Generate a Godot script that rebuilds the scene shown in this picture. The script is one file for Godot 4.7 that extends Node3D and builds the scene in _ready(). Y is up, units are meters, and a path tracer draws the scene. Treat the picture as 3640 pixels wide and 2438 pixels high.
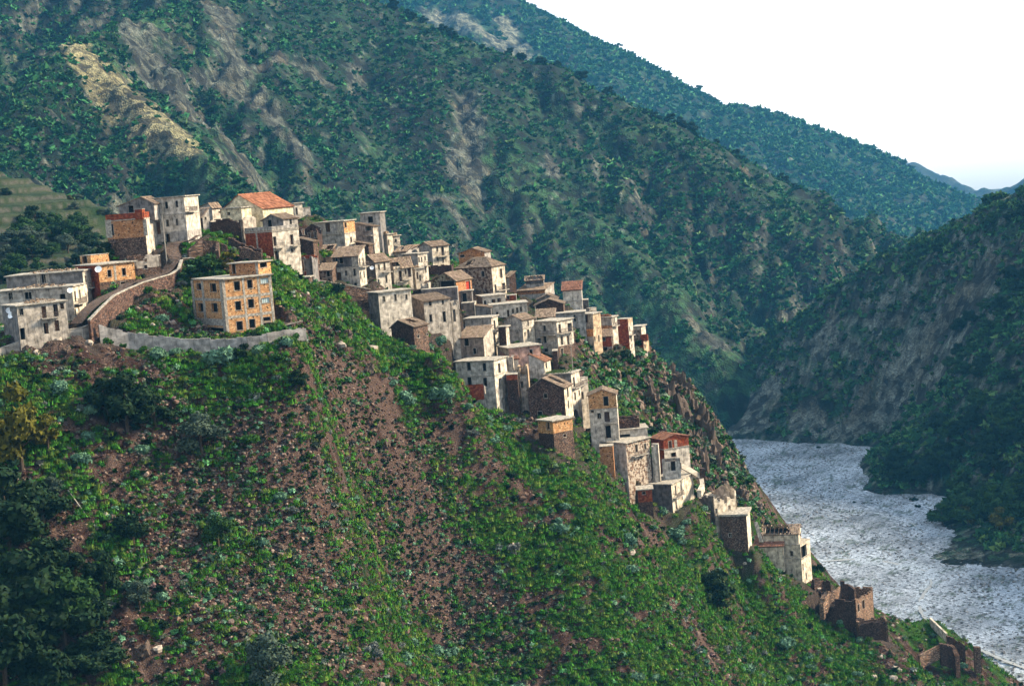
extends Node3D
# An abandoned village on a rocky spur above a gravel river, mountains behind. Metres, y up, the camera at the origin.

const RIVER := -150.0
var mats := {}
var used := {}
var rng := RandomNumberGenerator.new()
var n_big := FastNoiseLite.new()
var n_mid := FastNoiseLite.new()
var n_fine := FastNoiseLite.new()
var n_ridge := FastNoiseLite.new()
var n_cell := FastNoiseLite.new()
var hill_field := {}
var bank_field := {}
var terrace_field := {}
var pads := {}
var paths := []
var ridges_main := []
var ridges_back := []
var ridges_far := []
var bare_main := []
var lush := []
var crag := []
var brown := []

# ------------------------------------------------------------------ nodes
func numbered(called: String) -> String:
	var k: int = used.get(called, 0)
	used[called] = k + 1
	return called if k == 0 else "%s_%03d" % [called, k]

func tag(o: Node, label: String, category := "", group := "", kind := ""):
	if label: o.set_meta("label", label)
	if category: o.set_meta("category", category)
	if group: o.set_meta("group", group)
	if kind: o.set_meta("kind", kind)
	return o

func root(called: String, at: Vector3, turn := 0.0) -> Node3D:
	var o := Node3D.new()
	o.name = numbered(called)
	add_child(o)
	o.position = at
	o.rotation_degrees.y = turn
	return o

func part(called: String, mesh: Mesh, m: Material, parent: Node, at := Transform3D()) -> MeshInstance3D:
	var o := MeshInstance3D.new()
	var k := 0
	var nm := called
	while parent.has_node(NodePath(nm)):
		k += 1
		nm = "%s_%03d" % [called, k]
	o.name = nm if parent != self else numbered(called)
	o.mesh = mesh
	o.material_override = m
	parent.add_child(o)
	o.transform = at
	return o

# ------------------------------------------------------------------ geometry collector
class Geo:
	var v := PackedVector3Array()
	var n := PackedVector3Array()
	var t := PackedVector2Array()
	var c := PackedColorArray()
	func tri(a: Vector3, b: Vector3, d: Vector3, hint: Vector3, col := Color.WHITE, ta := Vector2.ZERO, tb := Vector2.ZERO, td := Vector2.ZERO):
		var k := (d - a).cross(b - a)
		if k.length_squared() < 1e-14: return
		k = k.normalized()
		if k.dot(hint) < 0.0:
			k = -k
			var s := b; b = d; d = s
			var q := tb; tb = td; td = q
		v.append(a); v.append(b); v.append(d)
		n.append(k); n.append(k); n.append(k)
		t.append(ta); t.append(tb); t.append(td)
		c.append(col); c.append(col); c.append(col)
	func quad(a: Vector3, b: Vector3, d: Vector3, e: Vector3, hint: Vector3, col := Color.WHITE, ta := Vector2.ZERO, tb := Vector2.ZERO, td := Vector2.ZERO, te := Vector2.ZERO):
		tri(a, b, d, hint, col, ta, tb, td)
		tri(a, d, e, hint, col, ta, td, te)
	func box(lo: Vector3, hi: Vector3, col := Color.WHITE, off := Vector2.ZERO):
		var p := [Vector3(lo.x, lo.y, lo.z), Vector3(hi.x, lo.y, lo.z), Vector3(hi.x, lo.y, hi.z), Vector3(lo.x, lo.y, hi.z), Vector3(lo.x, hi.y, lo.z), Vector3(hi.x, hi.y, lo.z), Vector3(hi.x, hi.y, hi.z), Vector3(lo.x, hi.y, hi.z)]
		hexa(p, col, off)
	func hexa(p: Array, col := Color.WHITE, off := Vector2.ZERO):   # eight corners: the lower ring, then the upper ring
		var mid := Vector3.ZERO
		for q in p: mid += q / 8.0
		for f in [[0, 1, 2, 3], [4, 5, 6, 7], [0, 1, 5, 4], [1, 2, 6, 5], [2, 3, 7, 6], [3, 0, 4, 7]]:
			var a: Vector3 = p[f[0]]; var b: Vector3 = p[f[1]]; var d: Vector3 = p[f[2]]; var e: Vector3 = p[f[3]]
			var h := (a + b + d + e) / 4.0 - mid
			var flat: bool = absf((b - a).cross(e - a).normalized().y) > 0.7
			var uv := func(q: Vector3) -> Vector2:
				return (Vector2(q.x, q.z) if flat else Vector2(q.x + q.z, q.y)) + off
			quad(a, b, d, e, h, col, uv.call(a), uv.call(b), uv.call(d), uv.call(e))
	func done() -> ArrayMesh:
		var m := ArrayMesh.new()
		if v.is_empty(): return m
		var s := []
		s.resize(Mesh.ARRAY_MAX)
		s[Mesh.ARRAY_VERTEX] = v; s[Mesh.ARRAY_NORMAL] = n; s[Mesh.ARRAY_TEX_UV] = t; s[Mesh.ARRAY_COLOR] = c
		m.add_surface_from_arrays(Mesh.PRIMITIVE_TRIANGLES, s)
		return m

# ------------------------------------------------------------------ textures
func noise_tile(size: int, freq: float, octaves: int, seed_: int, kind := FastNoiseLite.TYPE_SIMPLEX_SMOOTH, ret := -1) -> Image:
	var n := FastNoiseLite.new()
	n.noise_type = kind
	n.seed = seed_
	n.frequency = freq
	n.fractal_octaves = octaves
	if octaves < 2: n.fractal_type = FastNoiseLite.FRACTAL_NONE
	if ret >= 0: n.cellular_return_type = ret
	return n.get_seamless_image(size, size, false, false, 0.15, true)

func g(im: Image, x: int, y: int) -> float:
	return im.get_pixel(posmod(x, im.get_width()), posmod(y, im.get_height())).r

func tex(im: Image) -> ImageTexture:
	im.generate_mipmaps()
	return ImageTexture.create_from_image(im)

func paint(size: int, f: Callable) -> Image:
	var im := Image.create(size, size, false, Image.FORMAT_RGB8)
	for y in size:
		for x in size:
			im.set_pixel(x, y, f.call(x, y))
	return im

func mat(called: String, col: Color, t: Texture2D = null, rough := 0.92, scale := 1.0) -> StandardMaterial3D:
	var m := StandardMaterial3D.new()
	m.resource_name = called
	m.albedo_color = col.linear_to_srgb()
	m.albedo_texture = t
	m.roughness = rough
	m.metallic_specular = 0.25
	m.uv1_scale = Vector3(scale, scale, scale)
	mats[called] = m
	return m

func world_mapped(m: StandardMaterial3D, scale: float):
	m.uv1_triplanar = true
	m.uv1_world_triplanar = true
	m.uv1_scale = Vector3(scale, scale, scale)

func make_materials():
	var S := 384
	var a := noise_tile(S, 0.012, 4, 3)
	var b := noise_tile(S, 0.05, 3, 8)
	var f := noise_tile(S, 0.22, 2, 5)
	var cv := noise_tile(S, 0.055, 1, 4, FastNoiseLite.TYPE_CELLULAR, FastNoiseLite.RETURN_CELL_VALUE)
	var ce := noise_tile(S, 0.055, 1, 4, FastNoiseLite.TYPE_CELLULAR, FastNoiseLite.RETURN_DISTANCE2_SUB)
	# render that has weathered: blotches, runs of dirt downwards, pits
	var plaster := paint(S, func(x: int, y: int) -> Color:
		var run := g(a, x * 3, y / 3 + 40) * 0.7 + g(b, x * 2, y / 4) * 0.3
		var v := 0.82 + (g(a, x, y) - 0.5) * 0.48 + (g(f, x, y) - 0.5) * 0.07
		v -= smoothstep(0.50, 0.88, run) * 0.22
		v -= smoothstep(0.70, 0.80, g(b, x + 90, y + 30)) * 0.14
		v = clampf(v, 0.12, 1.0)
		return Color(v, v * 0.975, v * 0.94))
	# render fallen off in patches, the rubble showing
	var rubble := func(x: int, y: int) -> Color:
		var e := g(ce, x, y)
		var v := 0.40 + g(cv, x, y) * 0.32 + (g(f, x, y) - 0.5) * 0.12 + (g(a, x, y) - 0.5) * 0.25
		v *= 0.55 + 0.45 * smoothstep(0.05, 0.35, e)
		var w := g(cv, x + 57, y + 11)
		return Color(v, v * lerpf(0.80, 0.93, w), v * lerpf(0.68, 0.88, w))
	var stone := paint(S, rubble)
	var peel := paint(S, func(x: int, y: int) -> Color:
		var k := g(a, x + 120, y + 77) * 0.7 + g(b, x, y) * 0.3
		if k > 0.53:
			var q: Color = rubble.call(x, y)
			return Color(q.r * 1.0, q.g * 0.96, q.b * 0.92)
		var v := 0.74 + (g(b, x, y) - 0.5) * 0.35 + (g(f, x, y) - 0.5) * 0.12
		if k > 0.515: v *= 0.8
		return Color(v, v * 0.96, v * 0.9))
	# hollow bricks in courses, 24 to 4 m across and 32 up
	var brick := paint(S, func(x: int, y: int) -> Color:
		var row := y * 26 / S
		var bx := x + (S / 36 if row % 2 else 0)
		var col := bx * 18 / S
		var h := absf(sin(float(row * 127 + (col % 18) * 311) * 12.9898) * 43758.5453)
		h = h - floorf(h)
		var mortar: bool = (y * 26 % S) < 40 or (bx * 18 % S) < 26
		var v := 0.74 + h * 0.22 + (g(a, x, y) - 0.5) * 0.3
		if mortar: return Color(0.62, 0.55, 0.45)
		if h > 0.965: return Color(0.16, 0.11, 0.08)
		if h > 0.72: return Color(v, v * 0.90, v * 0.76)
		return Color(v, v * 0.82, v * 0.63))
	var redb := paint(S, func(x: int, y: int) -> Color:
		var row := y * 26 / S
		var bx := x + (S / 36 if row % 2 else 0)
		var col := bx * 18 / S
		var h := absf(sin(float(row * 91 + (col % 18) * 277) * 12.9898) * 43758.5453)
		h = h - floorf(h)
		var mortar: bool = (y * 26 % S) < 40 or (bx * 18 % S) < 26
		var v := 0.66 + h * 0.25 + (g(a, x, y) - 0.5) * 0.45
		if mortar: return Color(0.5, 0.4, 0.33)
		return Color(v, v * lerpf(0.52, 0.75, h), v * lerpf(0.34, 0.55, h)))
	var slab := paint(S, func(x: int, y: int) -> Color:
		var v := 0.78 + (g(a, x, y) - 0.5) * 0.5 + (g(b, x, y) - 0.5) * 0.2 + (g(f, x, y) - 0.5) * 0.1
		v = clampf(v, 0.2, 1.0)
		return Color(v, v * 0.97, v * 0.92))
	var earth := paint(S, func(x: int, y: int) -> Color:
		var v := 0.72 + (g(f, x, y) - 0.5) * 0.75 + (g(b, x, y) - 0.5) * 0.5
		var e := g(ce, x, y)
		v *= 0.55 + 0.45 * smoothstep(0.02, 0.30, e)
		v = clampf(v, 0.12, 1.2)
		return Color(v, v * 0.96, v * 0.92))
	var scrub := paint(S, func(x: int, y: int) -> Color:
		var k := g(cv, x, y)
		var v := 0.55 + (g(f, x, y) - 0.5) * 0.7 + (g(b, x, y) - 0.5) * 0.5
		if k > 0.55: v *= 0.42
		v = clampf(v, 0.10, 1.1)
		return Color(v * 0.94, v, v * 0.90))
	var gravel := paint(S, func(x: int, y: int) -> Color:
		var v := 0.72 + (g(f, x, y) - 0.5) * 0.9 + (g(b, x, y) - 0.5) * 0.4
		if g(cv, x, y) > 0.8: v *= 1.25
		if g(cv, x + 31, y + 9) > 0.86: v *= 0.5
		v = clampf(v, 0.15, 1.25)
		return Color(v * 0.96, v * 0.985, v))
	var tp := tex(plaster); var ts := tex(stone); var tl := tex(peel); var tb := tex(brick); var tr := tex(redb); var tk := tex(slab)
	var walls := {
		"white": [Color(0.55, 0.50, 0.43), tp], "white2": [Color(0.61, 0.555, 0.475), tp], "cream": [Color(0.60, 0.53, 0.43), tp], "cream2": [Color(0.72, 0.64, 0.47), tk],
		"grey": [Color(0.36, 0.34, 0.32), tp], "stain": [Color(0.43, 0.39, 0.34), tp], "streak": [Color(0.48, 0.47, 0.44), tp], "streak2": [Color(0.52, 0.47, 0.38), tp],
		"dark": [Color(0.20, 0.19, 0.185), tp], "black": [Color(0.11, 0.105, 0.105), tp], "brown": [Color(0.23, 0.185, 0.155), tp], "pink": [Color(0.47, 0.30, 0.245), tp],
		"purple": [Color(0.21, 0.17, 0.165), tp], "moss": [Color(0.33, 0.33, 0.255), tl], "peel": [Color(0.40, 0.33, 0.275), tl], "peelw": [Color(0.62, 0.55, 0.48), tl],
		"stone": [Color(0.40, 0.34, 0.295), ts], "stoned": [Color(0.215, 0.17, 0.15), ts], "stone2": [Color(0.33, 0.26, 0.235), ts], "stonel": [Color(0.62, 0.52, 0.42), ts],
		"brick": [Color(0.40, 0.275, 0.20), tb], "brickt": [Color(0.52, 0.40, 0.29), tb], "redbrick": [Color(0.29, 0.165, 0.125), tr], "tan": [Color(0.50, 0.385, 0.275), tk]}
	for k in walls:
		var w: StandardMaterial3D = mat("wall_" + k, walls[k][0], walls[k][1], 0.95, 0.14 if walls[k][1] in [tp, tk] else 0.2)
		w.vertex_color_use_as_albedo = true
	mat("slab", Color(0.40, 0.375, 0.335), tk, 0.95, 0.22)
	mat("slab_dark", Color(0.24, 0.225, 0.21), tk, 0.95, 0.22)
	mat("concrete", Color(0.40, 0.375, 0.34), tk, 0.95, 0.3)
	for k in [["tile", Color(0.40, 0.315, 0.25)], ["redtile", Color(0.36, 0.18, 0.125)], ["orange", Color(0.60, 0.275, 0.165)], ["orange2", Color(0.44, 0.235, 0.15)]]:
		mat("roof_" + k[0], k[1], tk, 0.95, 0.4).vertex_color_use_as_albedo = true
	mat("wood", Color(0.085, 0.055, 0.04), tk, 0.9, 0.8)
	mat("door", Color(0.15, 0.085, 0.055), tp, 0.9, 0.5)
	mat("door_red", Color(0.42, 0.04, 0.02), tk, 0.8, 0.5)
	mat("frame", Color(0.48, 0.45, 0.40), tk, 0.9, 0.5)
	mat("louvre", Color(0.30, 0.36, 0.35), null, 0.6)
	var cr := mat("crag", Color(0.20, 0.155, 0.125), tex(earth), 0.96)
	cr.vertex_color_use_as_albedo = true
	world_mapped(cr, 0.3)
	mat("interior_shade", Color(0.028, 0.024, 0.022), tk, 0.97, 0.4)  # near-black colour standing in for the shade behind openings
	mat("iron", Color(0.07, 0.055, 0.05), null, 0.7)
	mat("dish", Color(0.8, 0.8, 0.78), null, 0.5)
	var e := mat("earth", Color(1, 1, 1), tex(earth), 0.97)
	e.vertex_color_use_as_albedo = true
	world_mapped(e, 0.16)
	e.heightmap_enabled = true
	e.heightmap_texture = e.albedo_texture
	e.heightmap_scale = 45.0
	var sc := mat("scrub", Color(1, 1, 1), tex(scrub), 0.97)
	sc.vertex_color_use_as_albedo = true
	world_mapped(sc, 0.0095)
	sc.heightmap_enabled = true
	sc.heightmap_texture = sc.albedo_texture
	sc.heightmap_scale = 220.0
	var gr := mat("gravel", Color(1, 1, 1), tex(gravel), 0.9)
	gr.vertex_color_use_as_albedo = true
	world_mapped(gr, 0.055)
	var st := mat("stones", Color(1, 1, 1), tk, 0.95)
	st.vertex_color_use_as_albedo = true
	world_mapped(st, 0.5)
	var bo := mat("boulder", Color(0.46, 0.40, 0.35), tk, 0.95)
	bo.vertex_color_use_as_albedo = true
	world_mapped(bo, 0.5)
	mat("cobbles", Color(0.34, 0.31, 0.28), ts, 0.95)
	world_mapped(mats.cobbles, 0.3)
	mat("water", Color(0.44, 0.465, 0.49), tk, 0.6, 0.2)
	for k in ["leaf", "leaf_far", "grass"]:
		var l := mat(k, Color(1, 1, 1), null, 0.85)
		l.vertex_color_use_as_albedo = true
		l.metallic_specular = 0.15
	mat("bark", Color(0.10, 0.075, 0.055), tk, 0.95, 0.5)

# ------------------------------------------------------------------ smooth ground through given points
func rbf(r2: float) -> float:
	return r2 * log(r2 + 1e-9)

func smooth_ground(p: Array, x0: float, z0: float, x1: float, z1: float, step: float) -> Dictionary:
	var n := p.size()
	var m := n + 3
	var A := []
	for i in m:
		var row := PackedFloat64Array()
		row.resize(m + 1)
		A.append(row)
	for i in n:
		var a: Vector4 = p[i]
		for j in n:
			var b: Vector4 = p[j]
			var dx := (a.x - b.x) * 0.01
			var dz := (a.z - b.z) * 0.01
			A[i][j] = rbf(dx * dx + dz * dz)
		A[i][i] = a.w
		A[i][n] = 1.0; A[i][n + 1] = a.x * 0.01; A[i][n + 2] = a.z * 0.01
		A[n][i] = 1.0; A[n + 1][i] = a.x * 0.01; A[n + 2][i] = a.z * 0.01
		A[i][m] = a.y
	for k in m:
		var best := k
		for i in range(k + 1, m):
			if absf(A[i][k]) > absf(A[best][k]): best = i
		var sw = A[k]; A[k] = A[best]; A[best] = sw
		var pk: PackedFloat64Array = A[k]
		for i in range(k + 1, m):
			var q: float = A[i][k] / pk[k]
			if q == 0.0: continue
			var ri: PackedFloat64Array = A[i]
			for j in range(k, m + 1): ri[j] -= q * pk[j]
			A[i] = ri
	var w := PackedFloat64Array()
	w.resize(m)
	for k in range(m - 1, -1, -1):
		var s: float = A[k][m]
		for j in range(k + 1, m): s -= A[k][j] * w[j]
		w[k] = s / A[k][k]
	var nx := int(ceil((x1 - x0) / step)) + 1
	var nz := int(ceil((z1 - z0) / step)) + 1
	var h := PackedFloat32Array()
	h.resize(nx * nz)
	var px := PackedFloat64Array(); var pz := PackedFloat64Array()
	for q in p:
		px.append(q.x * 0.01); pz.append(q.z * 0.01)
	for j in nz:
		var z := (z0 + j * step) * 0.01
		for i in nx:
			var x := (x0 + i * step) * 0.01
			var s := w[n] + w[n + 1] * x + w[n + 2] * z
			for k in n:
				var dx := x - px[k]
				var dz := z - pz[k]
				var r2 := dx * dx + dz * dz
				s += w[k] * r2 * log(r2 + 1e-9)
			h[j * nx + i] = s
	return {"h": h, "x": x0, "z": z0, "s": step, "nx": nx, "nz": nz}

func at_field(f: Dictionary, x: float, z: float) -> float:
	var u: float = clampf((x - f.x) / f.s, 0.0, f.nx - 1.001)
	var v: float = clampf((z - f.z) / f.s, 0.0, f.nz - 1.001)
	var i := int(u); var j := int(v)
	u -= i; v -= j
	var h: PackedFloat32Array = f.h
	var k: int = j * f.nx + i
	return lerpf(lerpf(h[k], h[k + 1], u), lerpf(h[k + f.nx], h[k + f.nx + 1], u), v)

func pad_at(x: float, z: float):   # the level that a house has cut into the hill, rising again outside its walls
	var low = null
	for p in pads.get(Vector2i(int(floor(x / 12.0)), int(floor(z / 12.0))), []):
		var qx: float = x - p.x; var qz: float = z - p.z
		var lx: float = qx * p.c - qz * p.s
		var lz: float = qx * p.s + qz * p.c
		var dx := maxf(maxf(lx, -p.a - lx), 0.0); var dz := maxf(maxf(lz, -p.b - lz), 0.0)
		var d := maxf(dx, dz)
		if d > 2.4: continue
		var y: float = p.y + (0.0 if d < 0.1 else 0.1 + d * 0.75)
		if low == null or y < low: low = y
	return low

func on_pad(x: float, z: float, m := 0.3) -> bool:
	for p in pads.get(Vector2i(int(floor(x / 12.0)), int(floor(z / 12.0))), []):
		var qx: float = x - p.x; var qz: float = z - p.z
		var lx: float = qx * p.c - qz * p.s
		var lz: float = qx * p.s + qz * p.c
		if lx < m and lx > -p.a - m and lz < m and lz > -p.b - m: return true
	return false

func add_pad(x: float, y: float, z: float, turn: float, a: float, b: float):
	var t := deg_to_rad(turn)
	var p := {"x": x, "y": y, "z": z, "c": cos(t), "s": sin(t), "a": a, "b": b}
	for i in range(int(floor((x - 26.0) / 12.0)), int(floor((x + 26.0) / 12.0)) + 1):
		for j in range(int(floor((z - 26.0) / 12.0)), int(floor((z + 26.0) / 12.0)) + 1):
			var k := Vector2i(i, j)
			if not pads.has(k): pads[k] = []
			pads[k].append(p)

func grid_of(f: Callable, x0: float, z0: float, x1: float, z1: float, step: float) -> Dictionary:
	var nx := int(ceil((x1 - x0) / step)) + 1
	var nz := int(ceil((z1 - z0) / step)) + 1
	var h := PackedFloat32Array()
	h.resize(nx * nz)
	for j in nz:
		for i in nx: h[j * nx + i] = f.call(x0 + i * step, z0 + j * step)
	return {"h": h, "x": x0, "z": z0, "s": step, "nx": nx, "nz": nz}

func blobs(list: Array, x: float, z: float) -> float:
	var s := 0.0
	for q in list:
		var dx: float = (x - q.x) / q.z
		var dz: float = (z - q.y) / q.w
		s += exp(-dx * dx - dz * dz)
	return minf(s, 0.42)

func near_path(x: float, z: float) -> float:
	if x > -30.0 or z > -292.0 or z < -360.0: return 1e9
	var best := 1e9
	for line in paths:
		for i in line.size() - 1:
			var a: Vector3 = line[i]; var b: Vector3 = line[i + 1]
			var ab := Vector2(b.x - a.x, b.z - a.z)
			var t := clampf(Vector2(x - a.x, z - a.z).dot(ab) / ab.length_squared(), 0.0, 1.0)
			best = minf(best, Vector2(x - a.x, z - a.z).distance_to(ab * t))
	return best

func hill_y(x: float, z: float) -> float:
	var h := at_field(hill_field, x, z)
	var rough := 0.35 + 0.65 * smoothstep(0.0, 1.0, clampf((h + 160.0) * 0.05, 0.0, 1.0))
	h += n_big.get_noise_2d(x * 7.0, z * 7.0) * 0.9 * rough
	var r := 1.0 - absf(n_ridge.get_noise_2d(x * 14.0 + h * 6.0, z * 14.0))
	h += (r * r - 0.55) * 1.1 * rough
	h += n_mid.get_noise_2d(x * 45.0, z * 45.0) * 0.42
	h += n_fine.get_noise_2d(x * 130.0, z * 130.0) * 0.2
	if x > 30.0 and z < -380.0:
		var cr := blobs(crag, x, z)
		if cr > 0.03:
			var q := absf(n_ridge.get_noise_2d(x * 11.0 + z * 5.0, z * 5.0))
			h += (0.30 - q) * 20.0 * minf(cr, 1.0) + n_mid.get_noise_2d(x * 26.0, z * 26.0) * 5.0 * minf(cr, 1.0)
	var p = pad_at(x, z)
	if p != null: h = minf(h, p)
	return h

func ridge_height(list: Array, x: float, z: float) -> float:
	var best := -1e9
	var near := 1e9
	for r in list:
		var p: PackedVector3Array = r.p
		for i in p.size() - 1:
			var a := p[i]; var b := p[i + 1]
			var abx := b.x - a.x; var abz := b.z - a.z
			var t := clampf(((x - a.x) * abx + (z - a.z) * abz) / (abx * abx + abz * abz), 0.0, 1.0)
			var dx := x - a.x - abx * t; var dz := z - a.z - abz * t
			var d := sqrt(dx * dx + dz * dz)
			var h: float = lerpf(a.y, b.y, t) - r.s * (sqrt(d * d + r.r * r.r) - r.r)
			if h > best: best = h
			if d < near: near = d
	near_ridge = near
	return best
var near_ridge := 0.0
var main_field := {}
var main_near := {}
var back_field := {}
var back_near := {}
var bare_field := {}
var bare_bank_field := {}
var bare_back_field := {}
var brown_field := {}

func main_y(x: float, z: float) -> float:
	var wx := n_big.get_noise_2d(x * 0.8, z * 0.8) * 14.0
	var wz := n_big.get_noise_2d(x * 0.8 + 300.0, z * 0.8) * 14.0
	var h := at_field(main_field, x + wx * 0.5, z + wz * 0.5)
	var k := at_field(main_near, x, z)
	var r := absf(n_ridge.get_noise_2d(x * 1.3 + z * 0.25 + 40.0, z * 0.40 - x * 0.1))
	h -= (0.42 - r) * 44.0 * k
	var bare := at_field(bare_field, x, z)
	if bare > 0.0: h += (absf(n_ridge.get_noise_2d(x * 7.0, z * 3.0)) - 0.3) * 13.0 * minf(bare, 0.6)
	h += n_mid.get_noise_2d(x * 2.4, z * 2.4) * 7.0 * k
	h += n_mid.get_noise_2d(x * 8.0, z * 8.0) * 2.0 + n_fine.get_noise_2d(x * 22.0, z * 22.0) * 0.8
	return h

func back_y(x: float, z: float) -> float:
	var h := at_field(back_field, x, z)
	var k := at_field(back_near, x, z)
	h -= (0.5 - absf(n_ridge.get_noise_2d(x * 0.6, z * 0.35))) * 34.0 * k
	h += n_mid.get_noise_2d(x * 1.6, z * 1.6) * 9.0 * k + n_mid.get_noise_2d(x * 6.0, z * 6.0) * 2.5
	return h

func bank_y(x: float, z: float) -> float:
	var h := at_field(bank_field, x, z)
	var k := clampf((h - RIVER) / 25.0, 0.0, 1.0)
	h -= (0.5 - absf(n_ridge.get_noise_2d(x * 1.9 - z * 0.9, z * 0.9 + 77.0))) * 11.0 * k
	h += n_mid.get_noise_2d(x * 5.0, z * 5.0) * 3.0 * k + n_mid.get_noise_2d(x * 16.0, z * 16.0) * 0.8
	return h

func terrace_y(x: float, z: float) -> float:
	var h := at_field(terrace_field, x, z) + n_big.get_noise_2d(x * 3.0, z * 3.0) * 1.2
	var st := 3.1
	var q := floorf(h / st)
	var fr := h / st - q
	var stepped := (q + smoothstep(0.66, 0.96, fr)) * st + fr * 0.35
	return lerpf(h, stepped, 0.7 * smoothstep(-34.0, -20.0, h)) + n_fine.get_noise_2d(x * 40.0, z * 40.0) * 0.15

# a sheet of ground: the point for (i, j) and the colour for (point, normal)
func sheet(called: String, nx: int, nz: int, where: Callable, colour: Callable, m: Material):
	var v := PackedVector3Array()
	v.resize(nx * nz)
	for j in nz:
		for i in nx:
			v[j * nx + i] = where.call(float(i) / (nx - 1), float(j) / (nz - 1))
	var n := PackedVector3Array()
	n.resize(nx * nz)
	var c := PackedColorArray()
	c.resize(nx * nz)
	for j in nz:
		for i in nx:
			var a := v[j * nx + maxi(i - 1, 0)]; var b := v[j * nx + mini(i + 1, nx - 1)]
			var d := v[maxi(j - 1, 0) * nx + i]; var e := v[mini(j + 1, nz - 1) * nx + i]
			var q := (b - a).cross(e - d).normalized()
			if q.y < 0.0: q = -q
			n[j * nx + i] = q
			c[j * nx + i] = colour.call(v[j * nx + i], q)
	var ix := PackedInt32Array()
	ix.resize((nx - 1) * (nz - 1) * 6)
	var k := 0
	var flip: bool = (v[1] - v[0]).cross(v[nx] - v[0]).y < 0.0
	for j in nz - 1:
		for i in nx - 1:
			var a := j * nx + i
			if flip:
				ix[k] = a; ix[k + 1] = a + 1; ix[k + 2] = a + nx + 1; ix[k + 3] = a; ix[k + 4] = a + nx + 1; ix[k + 5] = a + nx
			else:
				ix[k] = a; ix[k + 1] = a + nx + 1; ix[k + 2] = a + 1; ix[k + 3] = a; ix[k + 4] = a + nx; ix[k + 5] = a + nx + 1
			k += 6
	var s := []
	s.resize(Mesh.ARRAY_MAX)
	s[Mesh.ARRAY_VERTEX] = v; s[Mesh.ARRAY_NORMAL] = n; s[Mesh.ARRAY_COLOR] = c; s[Mesh.ARRAY_INDEX] = ix
	var am := ArrayMesh.new()
	am.add_surface_from_arrays(Mesh.PRIMITIVE_TRIANGLES, s)
	return tag(part(called, am, m, self), "", "", "", "structure")

# ------------------------------------------------------------------ houses
func wall_mat(k: String) -> Material:
	return mats["wall_" + k]

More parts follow.
